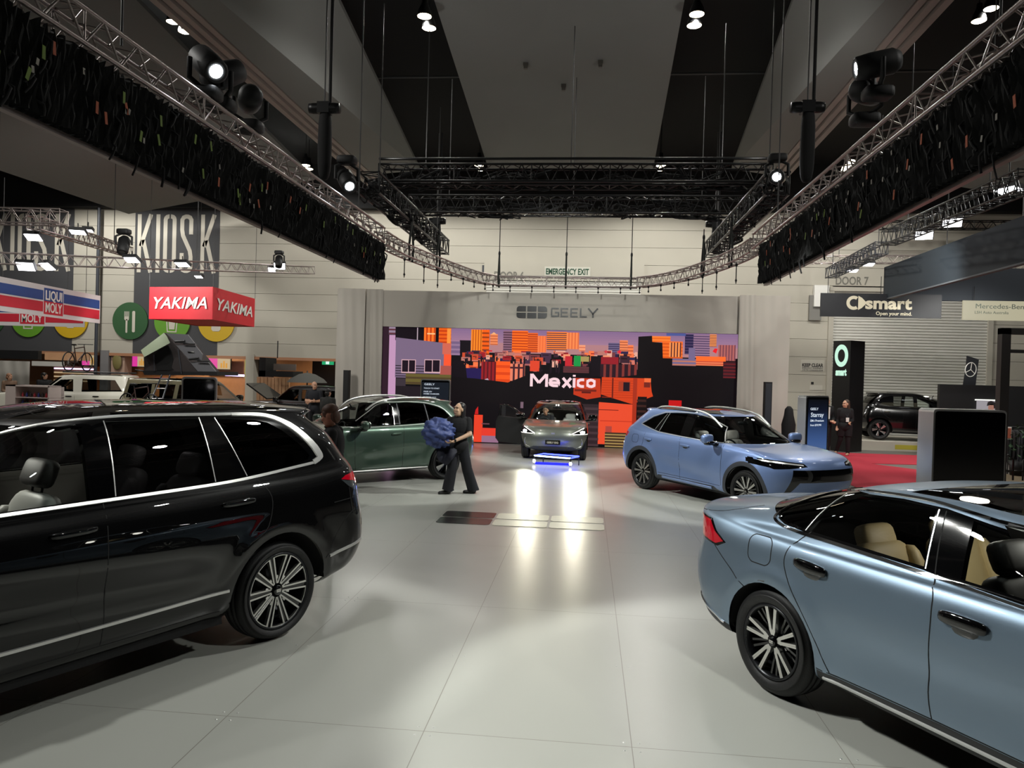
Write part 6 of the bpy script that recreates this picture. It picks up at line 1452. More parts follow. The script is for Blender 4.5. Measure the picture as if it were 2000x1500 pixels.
# roof rack, roof tent, bicycle
t = thing('roof_rack', 'black roof rack on the cream off roader', 'roof rack', tuple(on_car(FAR1, .4, 0, 1.80)))
mb = MB()
for y in (-.62, .62): mb.tube([on_car(FAR1, -.6, y, 1.84), on_car(FAR1, 1.4, y, 1.84)], .025, 6)
for x in (-.4, .2, .8, 1.3): mb.tube([on_car(FAR1, x, -.62, 1.84), on_car(FAR1, x, .62, 1.84)], .02, 6)
mb.build('mount_bars', M_blacksteel, t, True)
def bicycle(lab, c, d, h=.34, s=1.0, group=None, lean=0):
    c = Vector(c); d = Vector(d).normalized(); U = Vector((0, 0, 1)); t = thing('bicycle', lab, 'bicycle', tuple(c), group=group); nrm = d.cross(U)
    wh = lambda u: c+d*u*s+U*h*s
    F_ = lambda u, v: c+d*u*s+U*v*s
    for u in (-.52, .55):
        mb = MB(); q = wh(u); mb.tube([q+(d*math.cos(a)+U*math.sin(a))*h*s for a in [2*PI*k/28 for k in range(29)]], .022*s, 6); w_ = mb.build('wheel', M_rubber, t, True)
        mb = MB()
        for k in range(14): a = 2*PI*k/14; mb.tube([q, q+(d*math.cos(a)+U*math.sin(a))*h*.95*s], .003, 4, False)
        mb.build('spokes', M_chrome, w_, True)
    mb = MB(); bb, st, hd, hd2 = F_(-.08, .30), F_(-.2, .82), F_(.38, .90), F_(.42, .72)
    for p_, q_ in ((bb, st), (st, hd), (bb, hd2), (bb, wh(-.52)), (F_(-.17, .74), wh(-.52)), (hd, hd2)): mb.tube([p_, q_], .02*s, 7)
    mb.build('frame', mat('brown bicycle frame', (66, 44, 40), .4), t, True)
    mb = MB(); mb.tube([hd2, wh(.55)], .016*s, 6); mb.build('fork', M_black, t, True)
    mb = MB(); mb.tube([F_(-.2, .82), F_(-.23, .93)], .014*s, 6); mb.sph(F_(-.24, .96), (.10, .26, .06), .7, .7, 12, 8, Matrix.Rotation(math.atan2(d.y, d.x)-PI/2, 3, 'Z')); mb.build('saddle', M_black, t, True)
    mb = MB(); mb.tube([hd, F_(.36, .98), F_(.44, 1.0)], .014, 6); mb.tube([F_(.44, 1.0)-nrm*.3*s, F_(.42, 1.0), F_(.44, 1.0)+nrm*.3*s], .014, 6); mb.build('handlebar', M_black, t, True)
    mb = MB(); mb.tube([bb-nrm*.07*s, bb+nrm*.07*s], .02, 6); mb.lathe([(.09, -.005), (.09, .005)], bb, 'y', 16); mb.tube([bb+nrm*.08*s, bb+nrm*.08*s+d*.12*s-U*.12*s], .01, 5); mb.build('crank', M_black, t, True)
    return t
bx = aty(151, 738, 24.6); bicycle('dark bicycle standing on the roof of the cream off roader', (bx.x, bx.y, 1.87), (-.05, 1, 0), .34, .95)
e = on_car(FAR2, -1.35, -.5, .05); bicycle('black electric bicycle on a stand beside the khaki off roader', (aty(275, 790, 19.2).x, 19.1, .80), (1, -.3, 0), .33, .85); mb = MB(); ex_ = aty(275, 790, 19.2).x; mb.tube([(ex_, 19.1, 0), (ex_, 19.1, 1.05)], .03); mb.bbox((ex_-.3, 18.9, -.012), (ex_+.3, 19.3, .03)); tag(mb.build('bicycle_stand', M_blacksteel), 'black post stand under the electric bicycle', 'stand')
# roof tent
TB = aty(345, 734, 20.6); t = thing('roof_tent', 'open grey hard shell roof tent with raised green awning flap', 'tent', (TB.x, 20.7, TB.z))
K = lambda x, y, dy=0: aty(230+x/9.09, 640+y/9.09, 20.2+dy)
M_tent = mat('dark grey tent canvas', (52, 46, 46), .85); M_tshell = mat('grey tent shell', (104, 104, 108), .5); M_awn = mat('sage tent flap', (104, 116, 88), .8)
def slab(mb, pts, dy):
    A = [K(x, y) for x, y in pts]; B = [Vector((p.x, p.y+dy, p.z)) for p in A]; n = len(A)
    mb.add(A+B, [tuple(range(n))[::-1], tuple(range(n, 2*n))]+[(i, (i+1) % n, n+(i+1) % n, n+i) for i in range(n)])
mb = MB(); slab(mb, [(470, 760), (460, 500), (640, 370), (830, 90), (1000, 280), (1110, 420), (1230, 560), (1420, 790)], 1.3); mb.build('canvas_body', M_tent, t, True)
mb = MB(); A = [K(x, y, -.02) for x, y in ((690, 760), (650, 480), (760, 370), (900, 320), (960, 420), (990, 560), (950, 700), (1000, 750))]; mb.poly([Vector((p.x, p.y, p.z)) for p in A][::-1]); mb.build('door_opening', M_well, t, True)
for pts, nm in (([(850, 95), (1240, 120), (1380, 300), (1040, 270)], 'upper_shell'), ([(1030, 310), (1370, 310), (1500, 470), (1480, 590), (1270, 570)], 'solar_panel'), ([(1280, 610), (1600, 610), (1740, 780), (1420, 775)], 'lower_shell')):
    mb = MB(); slab(mb, pts, .05); o = mb.build(nm, M_tshell, t, True)
mb = MB(); slab(mb, [(1240, 425), (1350, 425), (1370, 450), (1260, 450)], .0); mb.v = [(x, y-.02, z) for x, y, z in mb.v]; mb.build('badge', M_white, t, True)
mb = MB()
for q in ((1020, 250, 1190, 260), (1270, 560, 1440, 560)): mb.tube([K(q[0], q[1], -.1), K(q[2], q[3]-20, -.1)], .035, 6); mb.tube([K(q[0]+150, q[1]+30, -.1), K(q[0]+350, q[1]+40, -.1)], .025, 6)
mb.build('hinge_struts', M_black, t, True)
mb = MB(); mb.sheet([[K(820+(410-820)*i/6, 90+(400-90)*i/6, -.05+.03*math.sin(i)), K(870+(440-870)*i/6, 150+(470-150)*i/6+6*math.sin(i*2), -.25), K(930+(470-930)*i/6, 270+(520-270)*i/6, -.5+.05*math.sin(i*1.7))] for i in range(7)]); mb.build('awning_flap', M_awn, t, True)
mb = MB(); slab(mb, [(440, 760), (1760, 780), (1760, 850), (470, 840)], 1.3); mb.tube([K(310, 750, .2), K(500, 775, .2)], .02, 6); mb.build('base_mount', M_black, t, True)
mb = MB()
for q in ((1070, 370, 1130, 820), (640, 480, 650, 770)): mb.tube([K(q[0], q[1], -.06), K(q[2], q[3], -.06)], .014, 6)
mb.build('support_poles', M_clad, t, True)
t = thing('ladder', 'silver ladder leaning from the roof tent to the floor', 'ladder', tuple(atz(312, 800, .0)))
a0, a1 = aty(316, 733, 20.0), aty(298, 775, 19.2); b0, b1 = aty(332, 733, 20.0), aty(318, 778, 19.2)
for p_, q_ in ((a0, a1), (b0, b1)): 
    q2 = p_+(q_-p_)*(p_.z/max(.1, p_.z-q_.z)); MB().tube([p_, q2], .022, 6).build('stile', M_clad, t, True)
for k in range(7):
    f = k/7; q2 = a0+(a1-a0)*(a0.z/max(.1, a0.z-a1.z)); r2 = b0+(b1-b0)*(b0.z/max(.1, b0.z-b1.z)); MB().tube([a0.lerp(q2, f+.05), b0.lerp(r2, f+.05)], .016, 6).build('rung', M_chrome, t, True)
# white display shelf with coloured goods, left
a, b = aty(10, 788, 16.0), aty(96, 754, 16.0); t = thing('display_shelf', 'white display shelf with small coloured goods beside the cream off roader', 'shelf', ((a.x+b.x)/2, 16, 0))
mb = MB(); mb.bbox((a.x, 16, 0), (a.x+.25, 16.5, b.z)); mb.bbox((a.x, 16, b.z-.03), (b.x, 16.5, b.z)); mb.bbox((a.x, 16.4, 0), (b.x, 16.5, b.z)); mb.bbox((b.x-.03, 16, 0), (b.x, 16.5, b.z)); mb.build('cabinet', mat('pinkish white laminate', (206, 190, 184), .5), t, True)
for k in range(4): z = b.z-.12-.17*(k+1); MB().bbox((a.x+.25, 16, z), (b.x, 16.5, z+.015)).build('shelf_board', mat('pinkish white laminate', (206, 190, 184), .5), t, True)
for k in range(14):
    x = a.x+.32+(b.x-a.x-.4)*(k % 7)/7; z = b.z-.12-.17*(1+k//7)+.016; mb = MB(); mb.lathe([(0, 0), (.025, 0), (.025, .07), (.012, .09), (.012, .11), (0, .11)], (x, 16.15, z), n=10)
    tag(mb.build('bottle', mat(('red goods', 'blue goods', 'dark goods')[k % 3], ((170, 50, 60), (50, 60, 130), (60, 50, 54))[k % 3], .4)), '%s bottle on the %s board of the white display shelf' % (('red', 'blue', 'dark')[k % 3], ('top', 'second')[k//7]), 'bottle', 'bottles on the display shelf')
# suspended jeep-like roof frame on timber stand (dark stand behind the khaki off roader)
a, b = aty(508, 735, 27.5), aty(575, 700, 27.5); t = thing('bar_sign_canopy', 'dark hanging bar canopy with pale lettering behind the khaki off roader', 'canopy', ((a.x+b.x)/2, 27.5, a.z))
mb = MB(); mb.bbox((a.x, 27.4, a.z), (b.x, 28.4, a.z+.22)); mb.bbox((a.x, 27.4, a.z), (a.x+.25, 28.4, b.z)); mb.build('canopy_frame', M_black, t, True)
mb = MB(); mb.bbox((a.x+.35, 27.9, a.z+.25), (b.x-.1, 27.95, a.z+.5)); mb.build('pale_lettering', mat('pale chalk', (110, 100, 92), .8), t, True)
mb = MB(); mb.tube([(a.x+.5, 27.9, b.z), (a.x+.5, 27.9, open_l+.6)], .02); mb.build('hanging_rod', M_black, t, True)
a, b = aty(500, 790, 28.6), aty(565, 738, 28.6); mb = MB(); 
for k in range(9): mb.bbox((a.x+(b.x-a.x)*k/9+.01, 28.6, 0), (a.x+(b.x-a.x)*(k+1)/9-.01, 28.7, b.z))
tag(mb.build('timber_screen', M_warm), 'warm timber plank screen below the dark bar canopy', 'screen')
a = aty(600, 742, 27.6); mb = MB(); mb.lathe([(0, .28), (.3, .22), (.62, .04), (.75, -.1)], a, n=16); mb.tube([(a.x, a.y, 0), (a.x, a.y, a.z+.35)], .025); tag(mb.build('parasol', mat('grey parasol cloth', (84, 84, 80), .8)), 'grey parasol open beyond the bald man', 'parasol')
# ------------------------------------------------------------------ stands on the saloon side
M_carp = mat('red carpet', (176, 40, 58), .95, bump=.3, bscale=200)
def flat(name, pts, z, th, m, lab, cat, kind=None):
    mb = MB(); n = len(pts); A = [Vector((x, y, z)) for x, y in pts]; B = [p+Vector((0, 0, th)) for p in A]
    mb.add(A+B, [tuple(range(n))[::-1], tuple(range(n, 2*n))]+[(i, (i+1) % n, n+(i+1) % n, n+i) for i in range(n)])
    return tag(mb.build(name, m), lab, cat, None, kind)
flat('red_carpet', [(5.7, 16.0), (9.3, 16.6), (9.3, 19.3), (7.8, 21.4), (9.3, 21.6), (11.6, 22.0), (11.6, 24.6), (6.2, 24.4), (5.7, 23)], -.012, .01, M_carp, 'red carpet between the blue SUV and the smart tower, cut by a grey wedge', 'carpet')
# low white platform of the smart car
a = aty(1660, 875, 25.6)
t = thing('display_platform', 'low white platform under the black compact SUV', 'platform', (11, 27, 0))
MB().bbox((8.2, 25.9, -.012), (16.5, 29.2, .29)).build('platform_body', mat('white platform', (206, 200, 186), .5), t, True)
mb = MB(); mb.bbox((10.2, 25.89, .05), (12.0, 25.899, .2)); mb.build('yellow_strip', mat('yellow platform print', (200, 186, 70), .5), t, True)
# smart tower
YT = 25.2
A_ = aty(1628, 760, YT).x; B_ = aty(1660, 760, YT-.5).x; C_ = aty(1690, 760, YT-.1).x; zt_ = aty(1655, 666, YT).z
M_tow = mat('black tower cladding', (20, 20, 22), .3, bump=.1, bscale=3)
t = thing('sign_tower', 'black square tower with lit green ring emblem and smart lettering', 'tower', (B_, YT, 0))
fp = [(A_, YT+.15), (B_, YT-.45), (C_, YT+.05), (A_+(C_-B_), YT+.65)]
mb = MB(); lo = [Vector((x, y, -.012)) for x, y in fp]; hi = [Vector((x, y, zt_)) for x, y in fp]
mb.add(lo+hi, [(3, 2, 1, 0), (4, 5, 6, 7), (0, 1, 5, 4), (1, 2, 6, 5), (2, 3, 7, 6), (3, 0, 4, 7)]); mb.build('tower_body', M_tow, t, True)
M_lite = emis('lit mint sign', (206, 250, 226), .95)
ax = Vector((B_-A_, -.60, 0)); fl_ = ax.length; ax.normalize(); n_ = ax.cross(Vector(AXZ)); zc0 = aty(1640, 695, YT).z
mb = MB(); o_ = Vector((A_, YT+.15, 0))+ax*fl_*.5+n_*.004; o_.z = zc0
N_ = 28; r0, r1 = .21, .36
ring = []
for k in range(N_+1):
    w_ = 2*PI*k/N_; ring.append((math.cos(w_), math.sin(w_)))
for k in range(N_):
    (c0, s0), (c1, s1) = ring[k], ring[k+1]; P_ = lambda r, c, s, w=0: o_+ax*r*c*.72+Vector((0, 0, r*s))+n_*w
    mb.add([P_(r0, c0, s0), P_(r1, c0, s0), P_(r1, c1, s1), P_(r0, c1, s1), P_(r0, c0, s0, .02), P_(r1, c0, s0, .02), P_(r1, c1, s1, .02), P_(r0, c1, s1, .02)], [(0, 1, 2, 3), (4, 5, 6, 7), (0, 4, 5, 1), (3, 2, 6, 7)])
mb.build('lit_emblem', M_lite, t, True)
mb = MB(); o2 = o_.copy(); o2.z = aty(1640, 733, YT).z; put_text(mb, 'smart', o2, ax, AXZ, .24, fl_*.62, bold=.04, depth=.02); mb.build('lit_lettering', M_lite, t, True)
# smart banner and white dealer banner
YBn = 22.4
M_ivory = mat('ivory sign lettering', (222, 214, 188), .6); M_navy = mat('navy black banner', (22, 24, 30), .6)
a, b = aty(1602, 620, YBn), aty(1840, 575, YBn); t = thing('hanging_banner', 'black hanging banner reading smart, Open your mind', 'banner', ((a.x+b.x)/2, YBn, a.z))
a.z = aty(1720, 620, YBn).z; b.z = aty(1720, 574, YBn).z
MB().bbox((a.x, YBn, a.z), (b.x, YBn+.05, b.z)).build('banner_panel', M_navy, t, True)
w_ = b.x-a.x; h_ = b.z-a.z
mb = MB(); put_text(mb, 'smart', (a.x+w_*.565, YBn-.004, a.z+h_*.37), AXX, AXZ, h_*.52, w_*.385, bold=.035, depth=.01); mb.build('lettering', M_ivory, t, True); mb = MB(); put_text(mb, 'Open your mind.', (a.x+w_*.61, YBn-.004, a.z+h_*.10), AXX, AXZ, h_*.15, w_*.295, bold=.012, depth=.01); mb.build('slogan', M_ivory, t, True)
mb = MB(); cx, cz = a.x+w_*.275, a.z+h_*.60; r1, r0 = h_*.30, h_*.165
for k in range(20):
    w0, w1 = R(55+250*k/20), R(55+250*(k+1)/20)
    mb.add([(cx+r*math.cos(w), yy, cz+r*math.sin(w)) for yy in (YBn-.012, YBn-.002) for r, w in ((r0, w0), (r1, w0), (r1, w1), (r0, w1))], [(0, 1, 2, 3), (0, 4, 5, 1), (3, 2, 6, 7), (1, 5, 6, 2), (0, 3, 7, 4)])
mb.prism([(.03, .30*h_), (.03, -.30*h_), (.10*h_+.06, -.22*h_), (.40*h_, 0), (.10*h_+.06, .22*h_)], (cx+h_*.14, YBn-.002, cz), AXX, AXZ, .01); mb.build('emblem', M_ivory, t, True)
mb = MB()
for f in (.06, .5): mb.tube([(a.x+w_*f, YBn+.02, b.z), (a.x+w_*f, YBn+.02, b.z+.5)], .01, 5)
mb.build('hanging_wire', M_blacksteel, t, True)
a, b = aty(1880, 624, YBn), aty(2060, 590, YBn); t = thing('hanging_banner', 'cream hanging banner with grey dealer name, half out of view', 'banner', ((a.x+b.x)/2, YBn, a.z))
a.z = aty(1960, 626, YBn).z; b.z = aty(1960, 588, YBn).z; w_ = b.x-a.x; h_ = b.z-a.z
MB().bbox((a.x, YBn, a.z), (b.x, YBn+.05, b.z)).build('banner_panel', emis('lit cream banner', (226, 218, 184), .55), t, True)
mb = MB(); put_text(mb, 'Mercedes-Benz Melbourne', (a.x+w_*.14+1.22, YBn-.004, a.z+h_*.60), AXX, AXZ, h_*.24, 2.44, depth=.006); mb.build('dealer_name', mat('grey green lettering', (70, 78, 70), .7), t, True); mb = MB(); put_text(mb, 'LSH Auto Australia', (a.x+w_*.14+.43, YBn-.004, a.z+h_*.33), AXX, AXZ, h_*.14, .90, depth=.006); mb.build('lettering', mat('grey green lettering', (70, 78, 70), .7), t, True)
mb = MB(); mb.tube([(a.x+.3, YBn+.02, b.z), (a.x+.3, YBn+.02, b.z+.4)], .01, 5); mb.build('hanging_wire', M_blacksteel, t, True)
# dark teal fabric fascia
M_teal = mat('dark teal fascia fabric', (25, 35, 43), .75, noise=.12, nscale=.7)
YF = 22.55; xf_ = aty(1728, 585, YF).x; z0 = aty(1728, 584, YF).z; z1 = aty(1728, 521, YF).z
t = thing('hanging_fascia', 'dark teal fabric box fascia hung over the smart and dealer stands', 'fascia', (xf_+3, 18, z0))
MB().bbox((xf_, 8.0, z0), (xf_+.12, YF, z1)).build('side_panel', M_teal, t, True)
MB().bbox((xf_, YF, z0-.02), (xf_+9, YF+.12, z1)).build('back_panel', mat('navy fascia fabric', (24, 30, 38), .8), t, True)
mb = MB(); mb.bbox((xf_-.005, 8.0, z0-.02), (xf_+.125, YF, z0+.015)); mb.build('bottom_edge', mat('grey hem', (84, 88, 92), .6), t, True)
mb = MB()
for y in (12, 19): mb.tube([(xf_+.06, y, z1), (xf_+.06, y, 10)], .012, 5)
mb.build('hanging_wire', M_pipe, t, True)
# black trusses and flood panels over them
a, b = aty(1622, 534, 27.0), aty(1722, 484, 21.0)
truss('lighting_truss', 'dark truss piece rising from above DOOR 7 towards the camera', [tuple(a), tuple(b)], .32, M_clad, 'dark trusses over the smart stand', .02, .01, .4, (.05, .95), 9.5)
a, b = aty(1735, 466, 20.0), aty(2010, 350, 13.0)
truss('lighting_truss', 'dark truss running up beside the saloon side curtain', [tuple(a), tuple(b)], .34, M_blacksteel, 'dark trusses over the smart stand', .02, .01, .4, (.2, .8), 10.5)
a, b = aty(1575, 507, 27.5), aty(1790, 507, 27.2)
truss('lighting_truss', 'pale level truss above DOOR 7', [tuple(a), tuple(b)], .26, M_truss, 'dark trusses over the smart stand', .016, .008, .4, (.3,), 8.2)
a, b = aty(1720, 440, 28.5), aty(1990, 440, 28.5)
truss('lighting_truss', 'black level truss along the top of the wall boards', [tuple(a), tuple(b)], .28, M_blacksteel, 'dark trusses over the smart stand', .02, .01, .4, (.3,), 8.4)
a, b = aty(1930, 522, 23.2), aty(2060, 519, 23.2)
truss('lighting_truss', 'pale truss seen under the teal fascia', [tuple(a), tuple(b)], .26, M_truss, 'dark trusses over the smart stand', .016, .008, .4, (.5,), 8.0)
for k, (x, y, Y, tl_, rz, w_) in enumerate(((1805, 460, 18.5, -35, -20, .36), (1860, 435, 19, -35, -20, .40), (1970, 372, 15, -10, -60, .40), (1665, 529, 26.5, -15, 0, .32), (1697, 517, 27.0, -15, 0, .32), (1948, 524, 22.8, -15, 0, .36))):
    flood('lit LED flood panel %s' % ('lower of the two bluish white ones', 'upper of the two bluish white ones', 'edge on above the teal fascia', 'lower of the two above DOOR 7', 'upper of the two above DOOR 7', 'under the far edge of the teal fascia')[k], x, y, Y, tl_, w_, rz, .55)
for (x, y, X) in ((1663, 323, 4.4), (1652, 333, 4.4)):
    p = aty(x, y, 26); mb = MB(); mb.lathe([(0, 0), (.15, .02), (.10, .16), (0, .2)], p, n=14); tag(mb.build('pendant_lamp', M_bay), 'tiny bright lamp seen through the saloon side truss, %s' % ('upper' if y < 330 else 'lower'), 'ceiling light', 'high bay lamps')
# low black wall, flag, poster and merchandise
YW = 24.2
a = aty(1833, 830, YW); b = aty(2080, 757, YW); t = thing('partition_wall', 'low black partition wall at the picture edge behind the dark framed pergola', 'partition', ((a.x+b.x)/2, YW, 0))
MB().bbox((a.x, YW, -.012), (b.x, YW+.15, b.z)).build('panel', mat('black partition', (15, 15, 17), .5), t, True)
a, b = aty(1904, 782, YW), aty(1953, 776, YW); MB().bbox((a.x, YW-.04, a.z), (b.x, YW, a.z+.04)).build('light_strip', emis('lit strip', (230, 230, 220), 1.5), t, True)
a, b = aty(1906, 830, YW-.05), aty(1952, 783, YW-.05); t = thing('picture_poster', 'pale poster of a dark haired person in a striped top on the black partition', 'poster', ((a.x+b.x)/2, YW-.05, a.z))
MB().bbox((a.x, YW-.06, a.z), (b.x, YW-.04, b.z)).build('print', emis('backlit pale poster', (196, 190, 196), .55), t, True)
pw, ph = b.x-a.x, b.z-a.z; O_ = (a.x, YW-.062, a.z)
def pst(pts, c, nm):
    mb = MB(); mb.prism([(x*pw, z*ph) for x, z in pts], O_, AXX, AXZ, .003); mb.build(nm, mat('poster '+nm, c, .6), [o for o in [t]][0], True)
pst([(.35, .05), (.35, .45), (.45, .62), (.75, .62), (.92, .48), (.95, .05)], (44, 44, 54), 'jacket'); pst([(.32, .30), (.95, .34), (.95, .42), (.32, .38)], (186, 110, 104), 'stripe'); pst([(.52, .60), (.50, .76), (.58, .86), (.72, .86), (.78, .74), (.74, .62)], (190, 140, 124), 'face'); pst([(.44, .78), (.48, .94), (.62, .99), (.80, .94), (.84, .76), (.76, .66), (.74, .82), (.58, .82)], (36, 30, 32), 'hair')
a = aty(1896, 750, 24.6); t = thing('flag_banner', 'tilted black flag with round white star emblem above the black partition', 'flag', (a.x, 24.6, 0))
p0, p1 = aty(1880, 757, 24.6), aty(1890, 695, 24.6); q0, q1 = aty(1905, 757, 24.6), aty(1912, 702, 24.6)
mb = MB(); F_ = [p0, q0, q1, p1]; mb.add(F_+[v+Vector((0, .02, 0)) for v in F_], [(0, 1, 2, 3), (7, 6, 5, 4), (0, 4, 5, 1), (1, 5, 6, 2), (2, 6, 7, 3), (3, 7, 4, 0)]); mb.build('cloth', M_navy, t, True)
cx = aty(1896, 722, 24.58); mb = MB(); e = Vector((1, 0, -.12)).normalized(); f_ = Vector((.12, 0, 1)).normalized()
mb.tube([cx+e*.16*math.cos(w)+f_*.22*math.sin(w) for w in [2*PI*k/24 for k in range(25)]], .014, 5)
for w in (90, 210, 330): mb.tube([cx, cx+e*.15*math.cos(R(w))+f_*.21*math.sin(R(w))], .012, 5)
mb.build('emblem', M_white, t, True); mb = MB(); mb.tube([(p0.x, 24.63, 0), tuple(p1+Vector((0, .03, 0)))], .02, 6); mb.build('pole', M_blacksteel, t, True)
# dark steel pergola frame
t = thing('pergola_frame', 'dark brown steel frame of posts and beams at the picture edge behind the saloon', 'frame', (9.5, 16.8, 0))
M_brn = mat('dark brown steel', (40, 36, 34), .5)
x0 = aty(1962, 700, 16.8).x; za = aty(1975, 641, 16.8).z
MB().bbox((x0-.09, 16.75, -.012), (x0+.09, 16.93, za)).build('post', M_brn, t, True); MB().bbox((x0+1.5, 16.75, -.012), (x0+1.68, 16.93, za)).build('post', M_brn, t, True)
MB().bbox((x0-.09, 16.75, za-.13), (x0+1.68, 16.93, za)).build('beam', M_brn, t, True); MB().bbox((x0+.09, 16.78, za-.52), (x0+1.5, 16.9, za-.45)).build('beam', M_brn, t, True)
mb = MB(); mb.bbox((x0-.2, 16.66, -.012), (x0+.2, 17.02, .02)); mb.build('base_plate', M_brn, t, True)
# merchandise rack with caps and dark clothes
a = aty(1925, 840, 20.5); t = thing('clothes_rack', 'black rail hung with dark clothes behind the dark framed pergola', 'rack', (a.x+.5, 20.5, 0))
zr = aty(1940, 833, 20.5).z; xa, xb = aty(1915, 833, 20.5).x, aty(2040, 833, 20.5).x
mb = MB(); mb.tube([(xa, 20.5, zr), (xb, 20.5, zr)], .02, 6)
for x in (xa, xb, (xa+xb)/2): mb.tube([(x, 20.5, -.012), (x, 20.5, zr)], .02, 6); mb.tube([(x, 20.2, 0.0), (x, 20.8, .0)], .02, 6)
mb.build('rail_frame', M_blacksteel, t, True)
rg_ = random.Random(3)
for k in range(16):
    x = xa+.08+(xb-xa-.16)*k/15; c = rg_.choice([(18, 18, 20), (26, 26, 30), (22, 30, 28), (30, 24, 26)]); mb = MB(); h_ = .7+rg_.random()*.3
    mb.sph((x, 20.5, zr-.06-h_/2), (.06, .46, h_), .5, .5, 10, 8); tag(mb.build('hanging_garment', mat('dark garment %d' % (k % 4), ((18, 18, 20), (28, 28, 33), (22, 32, 28), (30, 24, 26))[k % 4], .9)), 'dark garment on the black clothes rail behind the pergola frame', 'clothing', 'garments on the rail')
for k, (x, y, m) in enumerate(((1934, 861, M_white), (1942, 860, M_white), (1949, 861, M_white), (1920, 868, mat('red goods', (170, 50, 60), .4)), (1965, 849, M_white))):
    p = aty(x, y, 20.2); mb = MB(); mb.sph(p, (.06, .05, .10), .7, .7, 10, 8); tag(mb.build('hanging_tag', m), 'small %s swing tag hanging at the black clothes rail, %s' % ('red' if k == 3 else 'white', ('first of three together', 'second of three together', 'third of three together', 'low by the screen totem', 'beside the pergola post')[k]), 'tag', 'swing tags')
a, b = aty(1965, 858, 19.6), aty(1976, 834, 19.6); t = thing('framed_notice', 'small orange notice in a white frame beyond the pergola post', 'notice', ((a.x+b.x)/2, 19.6, 0))
MB().bbox((a.x, 19.6, a.z), (b.x, 19.62, b.z)).build('white_frame', M_white, t, True); MB().bbox((a.x+.02, 19.58, a.z+.03), (b.x-.02, 19.6, b.z-.03)).build('print', mat('orange print', (170, 92, 70), .6), t, True); MB().tube([((a.x+b.x)/2, 19.61, 0), ((a.x+b.x)/2, 19.61, a.z)], .015).build('stand_pole', M_black, t, True)
def leafy(lab, p, h, n=70, s=.16):
    t = thing('potted_plant', lab, 'plant', (p[0], p[1], .09)); rp = random.Random(9)
    zz = .09; mb = MB(); mb.lathe([(0, 0), (.16, 0), (.2, .35), (.17, .35), (0, .32)], (p[0], p[1], zz), n=16); mb.build('pot', M_black, t, True)
    mb = MB(); mb.tube([(p[0], p[1], .3), (p[0]+.03, p[1], h*.8)], .02, 6); mb.build('stem', M_clad, t, True)
    mb = MB()
    for k in range(n):
        b = Vector((p[0]+rp.uniform(-.3, .3), p[1]+rp.uniform(-.3, .3), h*.45+rp.random()*h*.55)); d = Vector((rp.uniform(-1, 1), rp.uniform(-1, 1), rp.uniform(-.6, .8))).normalized()*s; q = d.cross(Vector((0, 0, 1)))*.25
        mb.add([b, b+d*.5+q, b+d, b+d*.5-q], [(0, 1, 2, 3)])
    o = mb.build('leaves', mat('plant leaf', (38, 66, 36), .6), t, True); o['kind'] = 'stuff'
pp = aty(1990, 850, 19.0); leafy('leafy green plant in black pot at the picture edge by the clothes rail', (pp.x, 19.0), 1.25)
pp = aty(1945, 905, 18.6); leafy('low dark plant in black pot below the clothes rail', (pp.x-.1, 18.6), .75, 50, .14)
flat('timber_deck', [(9.4, 17.2), (13, 17.4), (13, 19.4), (9.4, 19.2)], -.012, .10, mat('pale timber deck', (136, 120, 96), .6), 'pale timber deck strip under the merchandise stand', 'deck')
# low bike rack behind the saloon
t = thing('low_rail_stand', 'low black rail stand with round bars behind the saloon roof', 'rail', (9.0, 18.0, .088))
mb = MB()
for k in range(6): x = 8.5+.45*k; mb.tube([(x, 17.95, .09), (x, 17.95, .55), (x+.12, 17.95, .66), (x+.24, 17.95, .55), (x+.24, 17.95, .09)], .02, 6)
mb.tube([(8.45, 17.95, .3), (11.1, 17.95, .3)], .02, 6); mb.build('rail_bars', M_blacksteel, t, True)

# information totems of the stand
def totem(name, lab, p, ang, w, h, d, screen, parts=(), rim=M_chrome, back=True):
    t = thing(name, lab, 'screen', (p[0], p[1], 0), R(ang))
    mb = MB(); mb.prism(rrect(w, h, .05, 4, 0, h/2), (0, d/2, 0), (1, 0, 0), (0, 0, 1), d); mb.build('casing', rim, t)
    mb = MB(); mb.prism(rrect(w-.05, h-.06, .04, 4, 0, h/2), (0, -d/2-.001, 0), (1, 0, 0), (0, 0, 1), .012); sc_ = mb.build('glass_front', M_gloss, t)
    if back: mb = MB(); mb.prism([(x, z) for x, z in rrect(w-.05, h-.06, .04, 4, 0, h/2)], (0, d/2+.012, 0), (1, 0, 0), (0, 0, 1), .012); mb.build('glass_back', M_gloss, t)
    if screen: mb = MB(); mb.prism(rrect(*screen[:2], .01, 2, screen[2], screen[3]), (0, -d/2-.014, 0), (1, 0, 0), (0, 0, 1), .002); mb.build('lit_picture', screen[4], sc_)
    for txt, x, z, hh, ww in parts:
        mb = MB(); put_text(mb, txt, (x, -d/2-.017, z), (1, 0, 0), (0, 0, 1), hh, ww, bold=.01, depth=.002); mb.build('lit_lettering', emis('lit white text', (220, 232, 246), .9), sc_)
    mb = MB(); mb.bbox((-w/2-.04, -.2, 0), (w/2+.04, .2, .015)); mb.build('base_plate', M_chrome, t)
    return t
m_blu = bpy.data.materials.new('lit blue sky picture'); m_blu.use_nodes = True; nt = m_blu.node_tree; b_ = nt.nodes['Principled BSDF']; b_.inputs['Base Color'].default_value = (.01, .01, .01, 1); b_.inputs['Roughness'].default_value = .1
